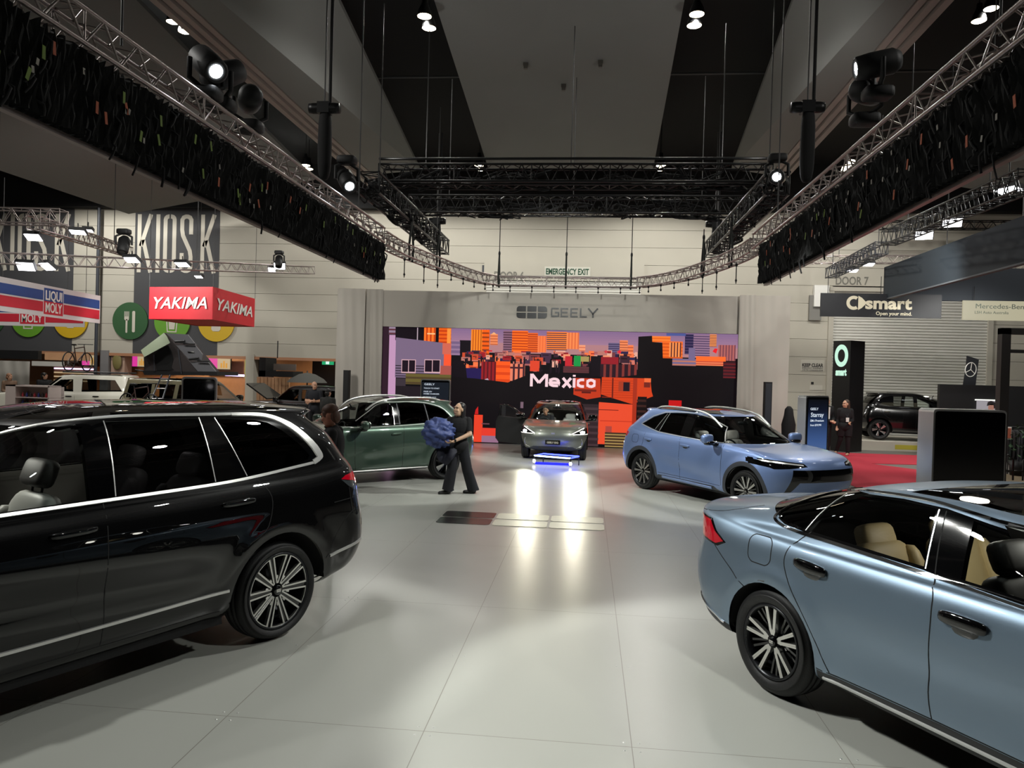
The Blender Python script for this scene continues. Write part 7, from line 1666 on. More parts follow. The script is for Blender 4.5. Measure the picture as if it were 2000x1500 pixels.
tc = nt.nodes.new('ShaderNodeTexCoord'); sx = nt.nodes.new('ShaderNodeSeparateXYZ'); rp_ = nt.nodes.new('ShaderNodeValToRGB'); nt.links.new(tc.outputs['Generated'], sx.inputs[0]); nt.links.new(sx.outputs['Z'], rp_.inputs[0])
for pos_, c in ((0, (150, 96, 84)), (.10, (118, 122, 140)), (.14, (90, 120, 168)), (.5, (60, 88, 140)), (.85, (16, 22, 40)), (1, (8, 10, 16))):
    el = rp_.color_ramp.elements[0 if pos_ == 0 else len(rp_.color_ramp.elements)-1] if pos_ in (0, 1) else rp_.color_ramp.elements.new(pos_); el.color = (*lin(c), 1)
nt.links.new(rp_.outputs[0], b_.inputs['Emission Color']); b_.inputs['Emission Strength'].default_value = .9
totem('information_totem', 'tall silver edged screen totem in front of the blue SUV bonnet', (4.72, 16.2), 38, .76, 1.90, .2, (.64, 1.70, 0, .97, m_blu), (('GEELY', -.12, 1.60, .05, .26), ('Starray', -.02, 1.46, .09, .42), ('EM-i Premium', -.02, 1.36, .045, .44), ('from $39,990', -.06, 1.27, .04, .36)))
# dark car shape on the picture of that totem
totem('information_totem', 'wide silver edged screen totem with dark glass behind the saloon roof', (5.40, 11.4), 9, 1.08, 1.84, .36, None)
totem('information_totem', 'dark backed totem with grey edge behind the black SUV roof', ((aty(390, 760, 11.5)).x, 11.5), 22, .52, 1.98, .16, None, rim=mat('grey totem edge', (150, 146, 146), .5))
tt = totem('information_totem', 'touch screen kiosk with white text behind the green SUV', ((aty(851, 760, 19.8)).x, 19.8), 4, .80, 1.98, .12, (.72, .8, 0, 1.5, emis('dark lit screen', (22, 32, 46), .5)), (('GEELY', -.16, 1.82, .05, .28), ('TOUCH TO START', -.10, 1.72, .035, .42), ('FREE EV', -.2, 1.63, .035, .22), ('HOME CHARGER', -.10, 1.57, .035, .42), ('available now', -.14, 1.49, .03, .34)))
# column loudspeakers either side of the stage
for x, y0, y1, sd in ((678, 723, 800, 'green SUV side'), (1500, 746, 850, 'blue SUV side')):
    p = aty(x, y0, 22.6 if x < 1000 else 21.8); w = .085 if x < 1000 else .10; t = thing('column_speaker', 'slim black column loudspeaker beside the stage, %s' % sd, 'loudspeaker', (p.x, p.y, 0), group='column loudspeakers')
    MB().bbox((p.x-w, p.y-.1, .6), (p.x+w, p.y+.1, p.z)).build('cabinet', M_black, t, True); MB().bbox((p.x-w*.8, p.y-.106, .65), (p.x+w*.8, p.y-.101, p.z-.04)).build('grille', M_clad if x > 1000 else M_black, t, True)
    mb = MB(); mb.tube([(p.x, p.y, 0), (p.x, p.y, .62)], .03); mb.bbox((p.x-.25, p.y-.2, 0), (p.x+.25, p.y+.2, .03)); mb.build('stand_base', M_black, t, True)

# ---------------- details of the grey hatchback
def ex_part(mb, name, m, parent=None): return mb.build(name, m, parent or EX['obj'])
# open driver's door on the car's right
mb = MB()
hx = 2.02; ang = R(62)
def dr(u, v, w=0): return Vector((hx-u*math.cos(ang), -.86-u*math.sin(ang), v))+Vector((-math.sin(ang), math.cos(ang), 0))*w
prof = [(0, .36), (0, 1.02), (.92, 1.06), (1.0, .9), (1.0, .42), (.9, .32), (.05, .30)]
mb.add([dr(u, v, .05) for u, v in prof]+[dr(u, v, -.05) for u, v in prof], [tuple(range(7)), tuple(range(7, 14))[::-1]]+[(i, i+7, (i+1) % 7+7, (i+1) % 7) for i in range(7)])
o = ex_part(mb, 'open_door', M_cabin); o['label'] = 'open dark lined driver door'
mb = MB(); mb.tube([dr(0, 1.02), dr(.35, 1.28), dr(.62, 1.38), dr(.9, 1.38), dr(.92, 1.06)], .022, 6); mb.build('window_frame', M_gloss, o)
mb = MB(); mb.add([dr(.05, 1.04), dr(.9, 1.06), dr(.9, 1.37), dr(.62, 1.37), dr(.35, 1.26)], [(0, 1, 2, 3, 4)]); mb.build('door_glass', G_clear, o)
mb = MB(); mb.sph(dr(.08, 1.10, -.18), (.14, .24, .16), .65, .65, 14, 10); mb.build('door_mirror', M_gloss, o)
# number plate, emblem and bonnet edge
pw = aty(1089, 870, 19.0)
S = EX['shell']
fx = lambda y, z: S.bvh.ray_cast(Vector((6, abs(y), z)), Vector((-1, 0, 0)))[0].x
zpl = .50; xpl = fx(0, zpl)+.02
mb = MB(); mb.box((xpl, 0, zpl), (.02, .40, .115)); npl = ex_part(mb, 'number_plate', M_gloss)
mb = MB(); put_text(mb, 'GEELY EX2', (xpl+.012, 0, zpl-.022), (0, 1, 0), (0, 0, 1), .048, .30, bold=.03, depth=.003); mb.build('plate_lettering', emis('bright plate lettering', (236, 232, 200), .5), npl)
mb = MB(); zc1 = .735; mb.box((fx(0, zc1)+.006, 0, zc1), (.012, .10, .045)); ex_part(mb, 'bonnet_badge', M_chrome)
for sg in (1, -1):
    mb = MB(); pts = [Vector((fx(y, z)+.004, y*sg, z)) for y, z in ((.745, .60), (.765, .52), (.755, .44), (.735, .40), (.62, .352))]; mb.tube(smooth_line(pts, 4), .007, 5); ex_part(mb, 'bumper_light_strip', mat('silver strip', (214, 214, 208), .25, .8))
# blue lit light bar in front of it
P0, P1 = atz(1043, 905, .03), atz(1114, 911, .03)
t = thing('light_bar', 'blue glowing light bar frame on the floor in front of the grey hatchback', 'light', tuple((P0+P1)/2*1.0))
M_bluel = emis('lit blue tube', (40, 50, 255), 14.0); M_bluew = emis('lit pale blue tube', (170, 200, 255), 10.0)
d = (P1-P0).normalized(); nb = Vector((-d.y, d.x, 0)); Q0, Q1 = P0+nb*.55, P1+nb*.55; up = Vector((0, 0, .19))
MB().tube([P0+up, P1+up], .018, 8).build('front_tube', M_bluew, t, True); MB().tube([Q0+up, Q1+up], .016, 8).build('back_tube', M_bluel, t, True)
for p_, q_ in ((P0, Q0), (P1, Q1)):
    MB().tube([p_+up, q_+up], .014, 8).build('side_tube', M_bluel, t, True)
    mb = MB(); mb.tube([p_, p_+up], .02, 6); mb.tube([q_-Vector((0, 0, .03)), q_+up], .014, 6); mb.build('leg', M_black, t, True)
    mb = MB(); mb.sph(p_+Vector((0, 0, .06)), (.07, .07, .10)); mb.build('end_lamp', emis('lit white end lamp', (240, 240, 255), 8.0), t, True)
mb = MB(); mb.bbox((P0.x+.02, P0.y+.05, .008), (P1.x-.02, P0.y+.40, .02)); mb.build('glow_panel', mat('blue glow sheet', (20, 24, 120), .3, emit=(30, 34, 255), es=1.6), t, True)  # emissive sheet put in for the blue glow under the tubes
# ------------------------------------------------------------------ people
M_skin = mat('skin', (196, 150, 122), .5); M_skin2 = mat('fair skin', (206, 168, 138), .5); M_hairb = mat('black hair', (18, 15, 14), .45); M_hairbr = mat('brown hair', (66, 46, 34), .6); M_eye = mat('dark eye', (20, 16, 14), .2); M_lip = mat('lips', (160, 84, 78), .5)
M_blk = mat('black cloth', (16, 16, 19), .85); M_nvy = mat('dark navy cloth', (24, 25, 32), .85); M_shoe = mat('black shoe', (14, 14, 14), .4)
def limb(mb, p, q, r0, r1, n=12):
    p, q = Vector(p), Vector(q); d = q-p; L = d.length; k = 5
    mb.tube([p+d*i/k for i in range(k+1)], [r0+(r1-r0)*i/k for i in range(k+1)], n); mb.sph(p, (2*r0,)*3, 1, 1, n, 8); mb.sph(q, (2*r1,)*3, 1, 1, n, 8)
def hand(mb, w, d, pn, s=1.0, curl=.5):
    """palm and five fingers: wrist w, direction d, palm normal pn"""
    w = Vector(w); d = Vector(d).normalized(); pn = Vector(pn); pn = (pn-d*pn.dot(d)).normalized(); sd = d.cross(pn)
    rm = Matrix((d, sd, pn)).transposed(); mb.sph(w+d*.05*s, (.11*s, .082*s, .032*s), .7, .7, 14, 8, rm)
    for i, (o, L) in enumerate(((-.032, .072), (-.011, .082), (.011, .078), (.031, .062))):
        a = w+d*.095*s+sd*o*s; b = a+(d*math.cos(curl)+pn*math.sin(curl))*L*.5*s; c = b+(d*math.cos(curl*2.2)+pn*math.sin(curl*2.2))*L*.5*s
        mb.tube([a-d*.02*s, a, b, c], [.0095*s, .0095*s, .009*s, .0075*s], 8); mb.sph(c, (.015*s,)*3, 1, 1, 8, 6)
    a = w+d*.025*s-sd*.03*s; b = a+(d*.7-sd*.6+pn*.4).normalized()*.045*s; c = b+(d*.9-sd*.1+pn*.4).normalized()*.035*s
    mb.tube([a, b, c], [.013*s, .011*s, .009*s], 8); mb.sph(c, (.018*s,)*3, 1, 1, 8, 6)
def person(lab, pos, rz, J, skin, clothes, hair, hairm, vox=.013, female=False, extra=None, sc=1.0, face=True):
    """one continuous body grown from tapered limbs, then clothed; J holds joint positions, facing local -y"""
    t = thing('person', lab, 'person', pos, R(rz), sc=sc)
    V = {k: Vector(v) for k, v in J.items()}
    mb = MB()
    pel, ch, nk, hd = V['pelvis'], V['chest'], V['neck'], V['head']
    sw, hw_ = (.155, .165) if female else (.185, .155)
    mid = (pel+ch)/2
    up = (ch-pel).normalized(); rt_ = (V['sh_r']-V['sh_l']); rt_.normalize(); fw = rt_.cross(up).normalized()
    rm = Matrix((rt_, fw, up)).transposed()
    mb.sph(pel, (.34 if not female else .35, .24, .26), .9, .9, 18, 12, rm); mb.sph(mid, (.29 if female else .33, .21, .34), .9, .9, 18, 12, rm); mb.sph(ch, (.34 if female else .40, .23, .36), .85, .85, 18, 12, rm)
    mb.sph(ch+up*.12, ((V['sh_r']-V['sh_l']).length*.95, .16, .14), .9, .9, 16, 10, rm)
    limb(mb, ch+up*.14, nk, .075, .056); limb(mb, nk, hd-Vector((0, 0, .06)), .054, .052)
    hf = Vector(J.get('look', (0, -1, 0))).normalized(); hr = hf.cross(Vector((0, 0, 1))).normalized(); hu = hr.cross(hf); hm = Matrix((hr, -hf, hu)).transposed()
    Hp = lambda x, y, z: hd+hm @ Vector((x, y, z))
    mb.sph(Hp(0, .015, .03), (.152, .19, .19), 1, 1, 20, 14, hm); mb.sph(Hp(0, -.025, -.045), (.118, .13, .15), .9, .9, 16, 12, hm); mb.sph(Hp(0, -.06, -.095), (.06, .05, .045), 1, 1, 10, 8, hm)
    mb.tube([Hp(0, -.083, .03), Hp(0, -.103, -.015), Hp(0, -.098, -.03)], [.011, .016, .014], 8); mb.sph(Hp(0, -.085, .045), (.11, .04, .022), 1, 1, 12, 6, hm); mb.sph(Hp(.04, -.07, -.02), (.05, .05, .05), 1, 1, 10, 8, hm); mb.sph(Hp(-.04, -.07, -.02), (.05, .05, .05), 1, 1, 10, 8, hm)
    mb.sph(Hp(0, -.088, -.062), (.05, .022, .02), 1, 1, 10, 6, hm)
    for s in (-1, 1): mb.sph(Hp(s*.078, .015, -.005), (.025, .045, .065), 1, 1, 10, 8, hm)
    for s in 'lr':
        limb(mb, V['sh_'+s], V['el_'+s], .052, .041); limb(mb, V['el_'+s], V['wr_'+s], .042, .028)
        d = V['wr_'+s]-V['el_'+s]; hand(mb, V['wr_'+s], J.get('hd_'+s, d), J.get('hn_'+s, (0, -1, 0)), .95 if female else 1.05, J.get('curl', .5))
        if 'kn_'+s in V:
            limb(mb, V['hp_'+s], V['kn_'+s], .088, .058); limb(mb, V['kn_'+s], V['an_'+s], .058, .040)
            f = Vector(J.get('ft_'+s, (0, -1, 0))).normalized(); a = V['an_'+s]; limb(mb, a, a+Vector((0, 0, -.045))-f*.02, .040, .036); limb(mb, a+Vector((0, 0, -.05)), a+f*.15+Vector((0, 0, -.062)), .038, .028)
    me = bpy.data.meshes.new('body'); me.from_pydata(mb.v, [], mb.f); o = bpy.data.objects.new('tmp', me); col.objects.link(o)
    m = o.modifiers.new('r', 'REMESH'); m.mode = 'VOXEL'; m.voxel_size = vox; m2 = o.modifiers.new('s', 'SMOOTH'); m2.iterations = 3; m2.factor = .5
    dg = bpy.context.evaluated_depsgraph_get(); dg.update(); me2 = bpy.data.meshes.new_from_object(o.evaluated_get(dg)); bpy.data.objects.remove(o)
    me2.name = 'body'; me2.materials.clear(); me2.materials.append(skin); me2.polygons.foreach_set('use_smooth', [True]*len(me2.polygons)); body = link('body', me2, t)
    co = [v.co.copy() for v in me2.vertices]; no = [v.normal.copy() for v in me2.vertices]; F = [tuple(p.vertices) for p in me2.polygons]; cen = [p.center.copy() for p in me2.polygons]
    def near(c, a, b):
        d = b-a; u = max(0, min(1, (c-a).dot(d)/d.length_squared)); return (c-(a+d*u)).length, u
    def seg_of(c):
        S_ = []
        for s in 'lr':
            S_ += [(*near(c, V['sh_'+s], V['el_'+s]), 'ua'), (*near(c, V['el_'+s], V['wr_'+s]), 'fa'), (near(c, V['wr_'+s], V['wr_'+s]+Vector(J.get('hd_'+s, V['wr_'+s]-V['el_'+s])).normalized()*.16)[0]-.01, .5, 'ha')]
            if 'kn_'+s in V: S_ += [(near(c, V['hp_'+s], V['kn_'+s])[0]-.03, near(c, V['hp_'+s], V['kn_'+s])[1], 'th'), (*near(c, V['kn_'+s], V['an_'+s]), 'ca'), (near(c, V['an_'+s]+Vector((0, 0, -.06)), V['an_'+s]+Vector(J.get('ft_'+s, (0, -1, 0))).normalized()*.15+Vector((0, 0, -.06)))[0], .5, 'ft')]
        S_ += [(near(c, pel, ch+up*.12)[0]-.10, near(c, pel, ch+up*.12)[1], 'to'), (near(c, nk, hd)[0]-.03, .5, 'he'), ((c-hd).length-.1, .5, 'he')]
        return min(S_)
    tags = [seg_of(c) for c in cen]
    for nm, m_, sel, off in clothes:
        idx = {}; vs = []; fs = []
        for f, c, tg in zip(F, cen, tags):
            if not sel(tg[2], tg[1], c): continue
            k = []
            for i in f:
                if i not in idx:
                    idx[i] = len(vs); q = no[i]; vs.append(co[i]+q*(off(co[i]) if callable(off) else off))
                k.append(idx[i])
            fs.append(tuple(k))
        if not fs: continue
        b2 = MB(); b2.add(vs, fs, True); b2.build(nm, m_, t)
    if face:
        for s in (-1, 1):
            mb = MB(); mb.sph(Hp(s*.034, -.0835, .018), (.028, .014, .012), 1, 1, 10, 6, hm); mb.build('eye', M_eye, t)
        mb = MB(); mb.sph(Hp(0, -.0965, -.064), (.046, .014, .014), 1, 1, 12, 6, hm); mb.build('mouth', M_lip, t)
        mb = MB()
        for s in (-1, 1): mb.tube([Hp(s*.016, -.098, .040), Hp(s*.036, -.094, .046), Hp(s*.056, -.078, .040)], .0045, 5)
        mb.build('eyebrows', hairm, t)
    if hair:
        mb = MB(); hair(mb, Hp, hm); mb.build('hair', hairm, t)
    if extra: extra(t, Hp, V)
    return t
TSHIRT = lambda lo=.75: (lambda k, u, c: k == 'to' or k == 'ua' and u < lo)
SLEEVE = lambda k, u, c: k in ('to', 'ua') or k == 'fa' and u < .92
LEGS = lambda k, u, c: k in ('th', 'ca') or k == 'to' and u < .1
SHOES = lambda k, u, c: k == 'ft'
def long_hair(mb, Hp, hm):
    mb.sph(Hp(0, .045, .055), (.176, .185, .17), 1, 1, 18, 12, hm)
    for s in (-1, 1): mb.sph(Hp(s*.072, .05, -.06), (.045, .09, .28), .9, .9, 12, 10, hm)
    mb.sph(Hp(0, .085, -.08), (.16, .08, .34), .9, .9, 14, 10, hm)
def short_hair(mb, Hp, hm):
    mb.sph(Hp(0, .025, .062), (.17, .20, .155), 1, 1, 18, 12, hm); mb.sph(Hp(0, .07, -.02), (.145, .11, .17), 1, 1, 16, 10, hm)
    for s in (-1, 1): mb.sph(Hp(s*.07, -.01, .03), (.03, .07, .08), 1, 1, 10, 8, hm)
def ears_free(mb, Hp, hm): mb.sph(Hp(0, .03, .06), (.165, .19, .15), 1, 1, 18, 12, hm)
# --- woman walking with a bundle of blue cloth
pw = atz(893, 965, 0)
J = dict(pelvis=(0, 0, .86), chest=(.0, .03, 1.20), neck=(.0, .03, 1.38), head=(-.01, .01, 1.505), look=(-.62, -.78, .12), sh_l=(.16, .04, 1.315), sh_r=(-.16, .02, 1.315), el_l=(.20, -.05, 1.08), wr_l=(-.06, -.26, .96), el_r=(-.24, -.05, 1.08), wr_r=(-.30, -.24, 1.0), hd_l=(-.9, -.35, -.25), hn_l=(-.1, .3, .9), hd_r=(-.6, -.6, .1), hn_r=(.3, .3, .8),
 hp_l=(.085, 0, .84), hp_r=(-.085, 0, .84), kn_l=(.16, .02, .46), an_l=(.26, .16, .085), kn_r=(-.10, -.05, .46), an_r=(-.17, -.02, .085), ft_l=(-.9, -.25, 0), ft_r=(-.85, -.5, 0))
flare = lambda p: .014+max(0, .75-p.z)*.075
def woman_extra(t, Hp, V):
    mb = MB(); q = V['wr_l']; d = (V['wr_l']-V['el_l']).normalized(); p_ = q-d*.03
    mb.tube([p_-d*.012, p_+d*.012], .037, 12); mb.sph(p_+Vector((.02, -.03, .012)), (.03, .02, .035), .6, .6, 10, 8); mb.build('wrist_watch', M_black, t)
wm = person('woman in black walking with a bundle of blue cloth in her arms', (pw.x, pw.y, 0), 2, J, M_skin2, [('shirt', M_blk, TSHIRT(.8), .016), ('trousers', M_nvy, lambda k, u, c: k in ('th', 'ca') or k == 'to' and u < .12, flare), ('shoes', M_shoe, SHOES, .008)], long_hair, M_hairb, .0095, True, woman_extra)
# the bundle itself is a thing of its own
def bundle(lab, c, sz, m, rz):
    mb = MB(); n, k = 56, 36; P = []
    for i in range(k+1):
        th = PI*i/k; row = []
        for j in range(n+1):
            w = 2*PI*j/n; d = Vector((math.sin(th)*math.cos(w), math.sin(th)*math.sin(w), math.cos(th)))
            f = 1+.10*math.sin(5*d.x+9*d.z+2*math.sin(4*d.y))+.075*math.sin(17*d.z-8*d.x+3*math.sin(6*d.x+4*d.y))+.045*math.sin(31*d.z+12*d.x+4*d.y)
            row.append(Vector(c)+Matrix.Rotation(rz, 3, 'Z') @ Vector((d.x*sz[0]*f, d.y*sz[1]*f, d.z*sz[2]*f)))
        P.append(row)
    mb.sheet(P); return tag(mb.build('cloth_bundle', m), lab, 'bundle')
M_bun = mat('blue puffy cloth', (66, 82, 138), .5, bump=.3, bscale=14)
bc = Vector((pw.x, pw.y, 0))+Vector((-.33, -.20, 1.10)); bundle('bundle of crumpled blue cloth held by the walking woman', bc, (.27, .20, .25), M_bun, R(10))
mb = MB(); mb.sheet([[Vector((pw.x-.36+.34*j/8+.02*math.sin(i*1.1+j), pw.y-.18-.05*math.sin(j*1.3)-.04*math.cos(i*.9), 1.0-.48*i/8*(1-.35*abs(j-4)/4))) for j in range(9)] for i in range(9)]); mb.sheet([[Vector((pw.x-.36+.34*j/8+.02*math.sin(i*1.1+j), pw.y-.14-.05*math.sin(j*1.3)-.04*math.cos(i*.9), 1.0-.48*i/8*(1-.35*abs(j-4)/4))) for j in range(9)] for i in range(9)])
tag(mb.build('hanging_cloth', mat('dark navy lining', (26, 28, 44), .7)), 'dark navy cloth hanging down from the blue bundle', 'cloth')
# --- man seen from the side behind the black SUV
pm = aty(655, 800, 8.4)
J2 = dict(pelvis=(0, 0, .93), chest=(-.02, .0, 1.30), neck=(-.03, -.02, 1.49), head=(-.05, -.05, 1.62), look=(-.93, .15, -.32), sh_l=(.03, -.19, 1.43), sh_r=(-.03, .19, 1.43), el_l=(.02, -.25, 1.14), wr_l=(-.12, -.22, .93), el_r=(-.02, .25, 1.14), wr_r=(-.16, .20, .93),
 hp_l=(0, -.09, .90), hp_r=(0, .09, .90), kn_l=(0, -.10, .49), an_l=(.02, -.10, .085), kn_r=(-.02, .10, .49), an_r=(.0, .10, .085), ft_l=(-1, 0, 0), ft_r=(-1, 0, 0))
def lanyard(t, Hp, V):
    mb = MB(); c = V['chest']; mb.tube(smooth_line([c+Vector((-.14, -.05, -.02)), c+Vector((-.06, -.10, .15)), c+Vector((.05, 0, .17)), c+Vector((-.06, .10, .15)), c+Vector((-.14, .05, -.02))], 4), .008, 5); mb.build('lanyard', M_clad, t)
person('man with short brown hair in black shirt behind the tail of the black SUV', (pm.x, pm.y, 0), 0, J2, mat('ruddy skin', (190, 132, 108), .5), [('shirt', M_blk, TSHIRT(.9), .016), ('trousers', M_blk, LEGS, .015), ('shoes', M_shoe, SHOES, .008)], short_hair, mat('reddish brown hair', (84, 56, 42), .6), .012, False, lanyard, 1.0)
# --- driver inside the grey hatchback
a_ = R(EX['ang']); s_ = EX['sc']
dp = on_car(EX, 1.30, -.36, .44)
J3 = dict(pelvis=(0, 0, .12), chest=(0, .12, .50), neck=(0, .10, .68), head=(0, .05, .81), look=(-.15, -1, -.15), sh_l=(.19, .11, .61), sh_r=(-.19, .11, .61), el_l=(.22, -.14, .40), wr_l=(.12, -.38, .46), el_r=(-.22, -.14, .40), wr_r=(-.12, -.38, .46), hp_l=(.09, 0, .10), hp_r=(-.09, 0, .10), kn_l=(.12, -.42, .20), kn_r=(-.12, -.42, .20), an_l=(.12, -.62, -.12), an_r=(-.12, -.62, -.12))
person('man in a dark polo shirt sitting at the wheel of the grey hatchback', tuple(dp), EX['ang']+90, J3, M_skin, [('shirt', M_nvy, TSHIRT(.85), .014), ('trousers', M_blk, LEGS, .014), ('shoes', M_shoe, SHOES, .008)], ears_free, M_hairb, .013, False, None, .95)
# --- two people by the smart tower
ps = atz(1648, 889, -.01)
J4 = dict(pelvis=(0, 0, .90), chest=(0, .0, 1.25), neck=(0, .0, 1.43), head=(0, -.02, 1.56), look=(-.9, -.45, -.1), sh_l=(.17, .0, 1.37), sh_r=(-.17, .0, 1.37), el_l=(.22, .02, 1.08), wr_l=(.10, -.14, 1.0), el_r=(-.21, .05, 1.08), wr_r=(-.24, -.02, .86), hp_l=(.09, 0, .88), hp_r=(-.09, 0, .88), kn_l=(.10, -.02, .47), an_l=(.12, .03, .085), kn_r=(-.10, .06, .48), an_r=(-.16, .22, .11), ft_l=(-.5, -.8, 0), ft_r=(-.5, -.8, 0))
def badge(t, Hp, V):
    mb = MB(); c = V['chest']; mb.box(c+Vector((.02, -.165, -.16)), (.09, .008, .13)); mb.build('name_badge', M_white, t)
    mb = MB(); mb.tube([c+Vector((.02, -.165, -.10)), c+Vector((.07, -.10, .12))], .005, 5); mb.tube([c+Vector((.02, -.165, -.10)), c+Vector((-.06, -.10, .12))], .005, 5); mb.build('lanyard', M_clad, t)
person('woman in black with a white badge walking on the red carpet by the smart tower', (ps.x, ps.y, -.01), 0, J4, M_skin, [('jacket', M_blk, SLEEVE, .02), ('coat_skirt', M_blk, lambda k, u, c: k == 'th' and u < .7 or k == 'to' and u < .15, .05), ('trousers', M_blk, LEGS, .016), ('shoes', M_skin2, SHOES, .006)], lambda mb, Hp, hm: long_hair(mb, Hp, hm), M_hairbr, .015, True, badge, 1.0)
pq = aty(1613, 800, 23.9)
J5 = dict(J4, look=(.9, -.35, -.1), wr_r=(.04, -.24, 1.02), el_r=(-.20, -.06, 1.10), wr_l=(.10, -.24, 1.02), el_l=(.22, -.06, 1.10), head=(0, -.02, 1.62), neck=(0, 0, 1.48), chest=(0, 0, 1.29), pelvis=(0, 0, .93), sh_l=(.19, 0, 1.42), sh_r=(-.19, 0, 1.42), hp_l=(.09, 0, .9), hp_r=(-.09, 0, .9), an_r=(-.11, .03, .085), kn_r=(-.1, 0, .48))
def shirtfront(t, Hp, V):
    mb = MB(); c = V['chest']; mb.sheet([[c+Vector((-.06+.04*j, -.155-.012*math.sin(j+i*.5), .16-.09*i)) for j in range(4)] for i in range(5)]); mb.build('shirt_front', M_white, t)
person('man in a dark suit and white shirt with clasped hands beside the totem', (pq.x, pq.y, -.01), 12, J5, M_skin, [('jacket', M_blk, SLEEVE, .022), ('trousers', M_blk, LEGS, .016), ('shoes', M_shoe, SHOES, .006)], short_hair, M_hairb, .015, False, shirtfront, 1.0)
# --- visitors on the far stands
pb = aty(614, 780, 22.4)
J6 = dict(J5, look=(.7, -.6, -.1), el_l=(.24, -.05, 1.16), wr_l=(-.05, -.24, 1.13), el_r=(-.24, -.05, 1.16), wr_r=(.06, -.26, 1.17))
person('bald man with folded arms in a dark polo beside the raised bonnet', (pb.x, pb.y, 0), 0, J6, M_skin, [('shirt', M_nvy, TSHIRT(.8), .016), ('trousers', M_blk, LEGS, .015), ('shoes', M_shoe, SHOES, .006)], None, M_hairb, .016, False, None, 1.02)
pb = aty(640, 790, 20.4)
person('visitor in a patterned dark shirt seen past the man with brown hair', (pb.x, pb.y, 0), 170, dict(J5, look=(0, -1, 0)), M_skin, [('shirt', mat('dark patterned shirt', (44, 44, 42), .85, noise=.6, nscale=22), SLEEVE, .018), ('trousers', M_blk, LEGS, .015), ('shoes', M_shoe, SHOES, .006)], short_hair, M_hairb, .018, False, None, .93)
pb = aty(86, 780, 26.4)
person('dark haired man in black behind the cream off roader', (pb.x, pb.y, 0), 40, dict(J5), M_skin, [('shirt', M_blk, SLEEVE, .018), ('trousers', M_blk, LEGS, .015), ('shoes', M_shoe, SHOES, .006)], short_hair, M_hairb, .018, False, None, 1.0)
pb = aty(18, 780, 25.4)
person('person with light brown hair at the stall under the oil banners', (pb.x, pb.y, 0), 20, dict(J5), M_skin, [('shirt', mat('brown shirt', (108, 84, 66), .85), SLEEVE, .018), ('trousers', M_blk, LEGS, .015), ('shoes', M_shoe, SHOES, .006)], short_hair, mat('light brown hair', (130, 92, 66), .6), .018, False, None, .97)
# dark draped shape beside the stage pier
pb = aty(1541, 800, 21.3); mb = MB(); mb.lathe([(.17, 0), (.17, .6), (.19, 1.0), (.13, 1.25), (.11, 1.42), (.05, 1.50), (0, 1.51)], (pb.x, 21.3, 0), n=18); tag(mb.build('covered_stand', M_blk), 'black covered stand between the stage pier and the tall totem', 'stand')
# ------------------------------------------------------------------ light
def spot(name, loc, tgt, e, ang, rad=.12, blend=.25, c=(252, 254, 248)):
    l = bpy.data.lights.new(name, 'SPOT'); l.energy = e; l.spot_size = R(ang); l.spot_blend = blend; l.shadow_soft_size = rad; l.color = lin(c)
    o = bpy.data.objects.new(name, l); col.objects.link(o); o.location = loc; o.rotation_euler = (Vector(tgt)-Vector(loc)).to_track_quat('-Z', 'Y').to_euler(); return o
# spotlights of the stand, hung from the trusses, plus one added fill
spot('stand_and_fill_spot', (-4.0, 5.6, 5.6), (2.4, 4.6, .4), 1350, 50)
spot('stand_and_fill_spot', (-4.0, 5.0, 5.6), (.6, 3.0, 0), 330, 70)
spot('stand_and_fill_spot', (2.6, 3.6, 5.6), (-.8, 3.2, 0), 330, 70)
spot('stand_and_fill_spot', (2.4, 8.0, 5.6), (-3.0, 5.5, .8), 600, 40)
spot('stand_and_fill_spot', (-4.0, 12.0, 5.7), (2.6, 13.6, .6), 1700, 38)
spot('stand_and_fill_spot', (2.3, 10.5, 5.7), (3.0, 14.4, 0), 600, 40)
spot('stand_and_fill_spot', (2.5, 12.5, 5.7), (-3.6, 13.9, .5), 1300, 34)
spot('stand_and_fill_spot', (-4.0, 14.5, 5.7), (-1.0, 19.3, .4), 700, 30)
spot('stand_and_fill_spot', (2.5, 14.5, 5.7), (-.6, 19.3, .4), 900, 30)
spot('stand_and_fill_spot', (-.6, 8.5, 5.8), (-2.2, 13.2, 1.0), 420, 22, .12, .5)  # added fill on the walking woman, not hung from any truss
spot('stage_header_spot', (-.95, 15.6, 5.9), (-.95, 23, 3.9), 900, 56, .2, .6)
# hatchback headlamp beams on the floor
for y in (-.62, .62):
    p = on_car(EX, 3.32, y, .77); q = on_car(EX, 9.0, y*1.05, .0); spot('headlamp_beam', tuple(p), tuple(q), 260, 30, .05, .6, (255, 252, 226))
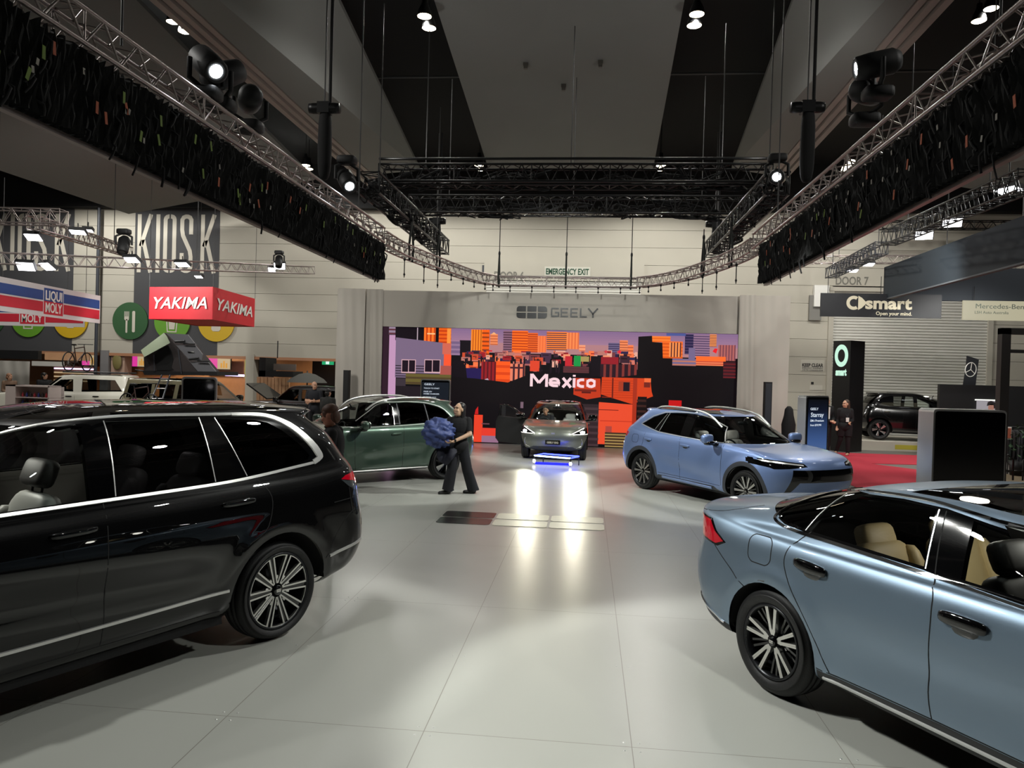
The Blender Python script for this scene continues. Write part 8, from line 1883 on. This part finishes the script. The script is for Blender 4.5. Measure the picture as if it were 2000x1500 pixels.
# high bays over the hall, with added wall washes
HB = (254, 252, 246)
for x, y, Y in bays_px[::2]:
    p = aty(x, y, Y+.2); spot('high_bay_and_wash', (p.x, p.y, p.z-.12), (p.x, p.y+.6, 0), 520, 165, .17, .3, HB)
for x, y, z, e_ in ((-14, 25.5, 9.2, 1300), (-20, 20, 9.2, 1000), (9, 25.5, 9.2, 800), (-7.5, 25.8, 9.2, 700), (2.5, 25.8, 9.2, 450), (-20, 26, 9.2, 1200), (15, 25, 9.2, 900), (14, 18, 9.2, 800), (-12, 10, 10, 1000), (11, 8, 10, 900), (-13, 4, 10, 800)):  # unseen hall lamps, and washes added to brighten the back wall
    spot('high_bay_and_wash', (x, y, z), (x, y+.6, 0), e_, 165, .17, .3, HB)
# flood panels and shop lights of the neighbouring stands
spot('neighbour_flood_light', (-9.5, 15.5, 5.6), (-14.5, 24, 2.6), 480, 120, .25, .6, HB); spot('neighbour_flood_light', (-14, 20.5, 5.4), (-11.5, 24.5, 1.0), 600, 130, .25, .6, HB)
spot('neighbour_flood_light', (6.5, 17.5, 5.5), (9.0, 24.0, 2.5), 700, 110, .25, .6, HB); spot('neighbour_flood_light', (10.5, 20.5, 4.6), (10.5, 24.5, .5), 300, 130, .25, .6, HB)
for x in (-18, -10.5): spot('kiosk_shop_light', (x, 32.0, open_l+.55), (x, 33.4, 0), 300, 150, .2, .5, (255, 218, 176))
# upward fill spots added to lift the ceiling, no fixtures there
for x, y in ((-4.5, 16), (3.5, 16), (-4.5, 7), (3.4, 7)): spot('ceiling_fill_spot', (x, y, 7.0), (x*.6, y+2.5, 12), 90, 160, .2, .5, HB)
w = bpy.data.worlds.new('hall'); scene.world = w; w.use_nodes = True
w.node_tree.nodes['Background'].inputs[0].default_value = (.011, .011, .012, 1)
vs_ = scene.view_settings; scene.display_settings.display_device = 'sRGB'; vs_.view_transform = 'Standard'; vs_.look = 'None'; vs_.exposure = 0.0; vs_.gamma = 1.0; vs_.use_curve_mapping = False
cy = scene.cycles; cy.max_bounces = 8; cy.transparent_max_bounces = 16; cy.glossy_bounces = 4; cy.diffuse_bounces = 3; cy.sample_clamp_indirect = 6.0; cy.caustics_reflective = False; cy.caustics_refractive = False
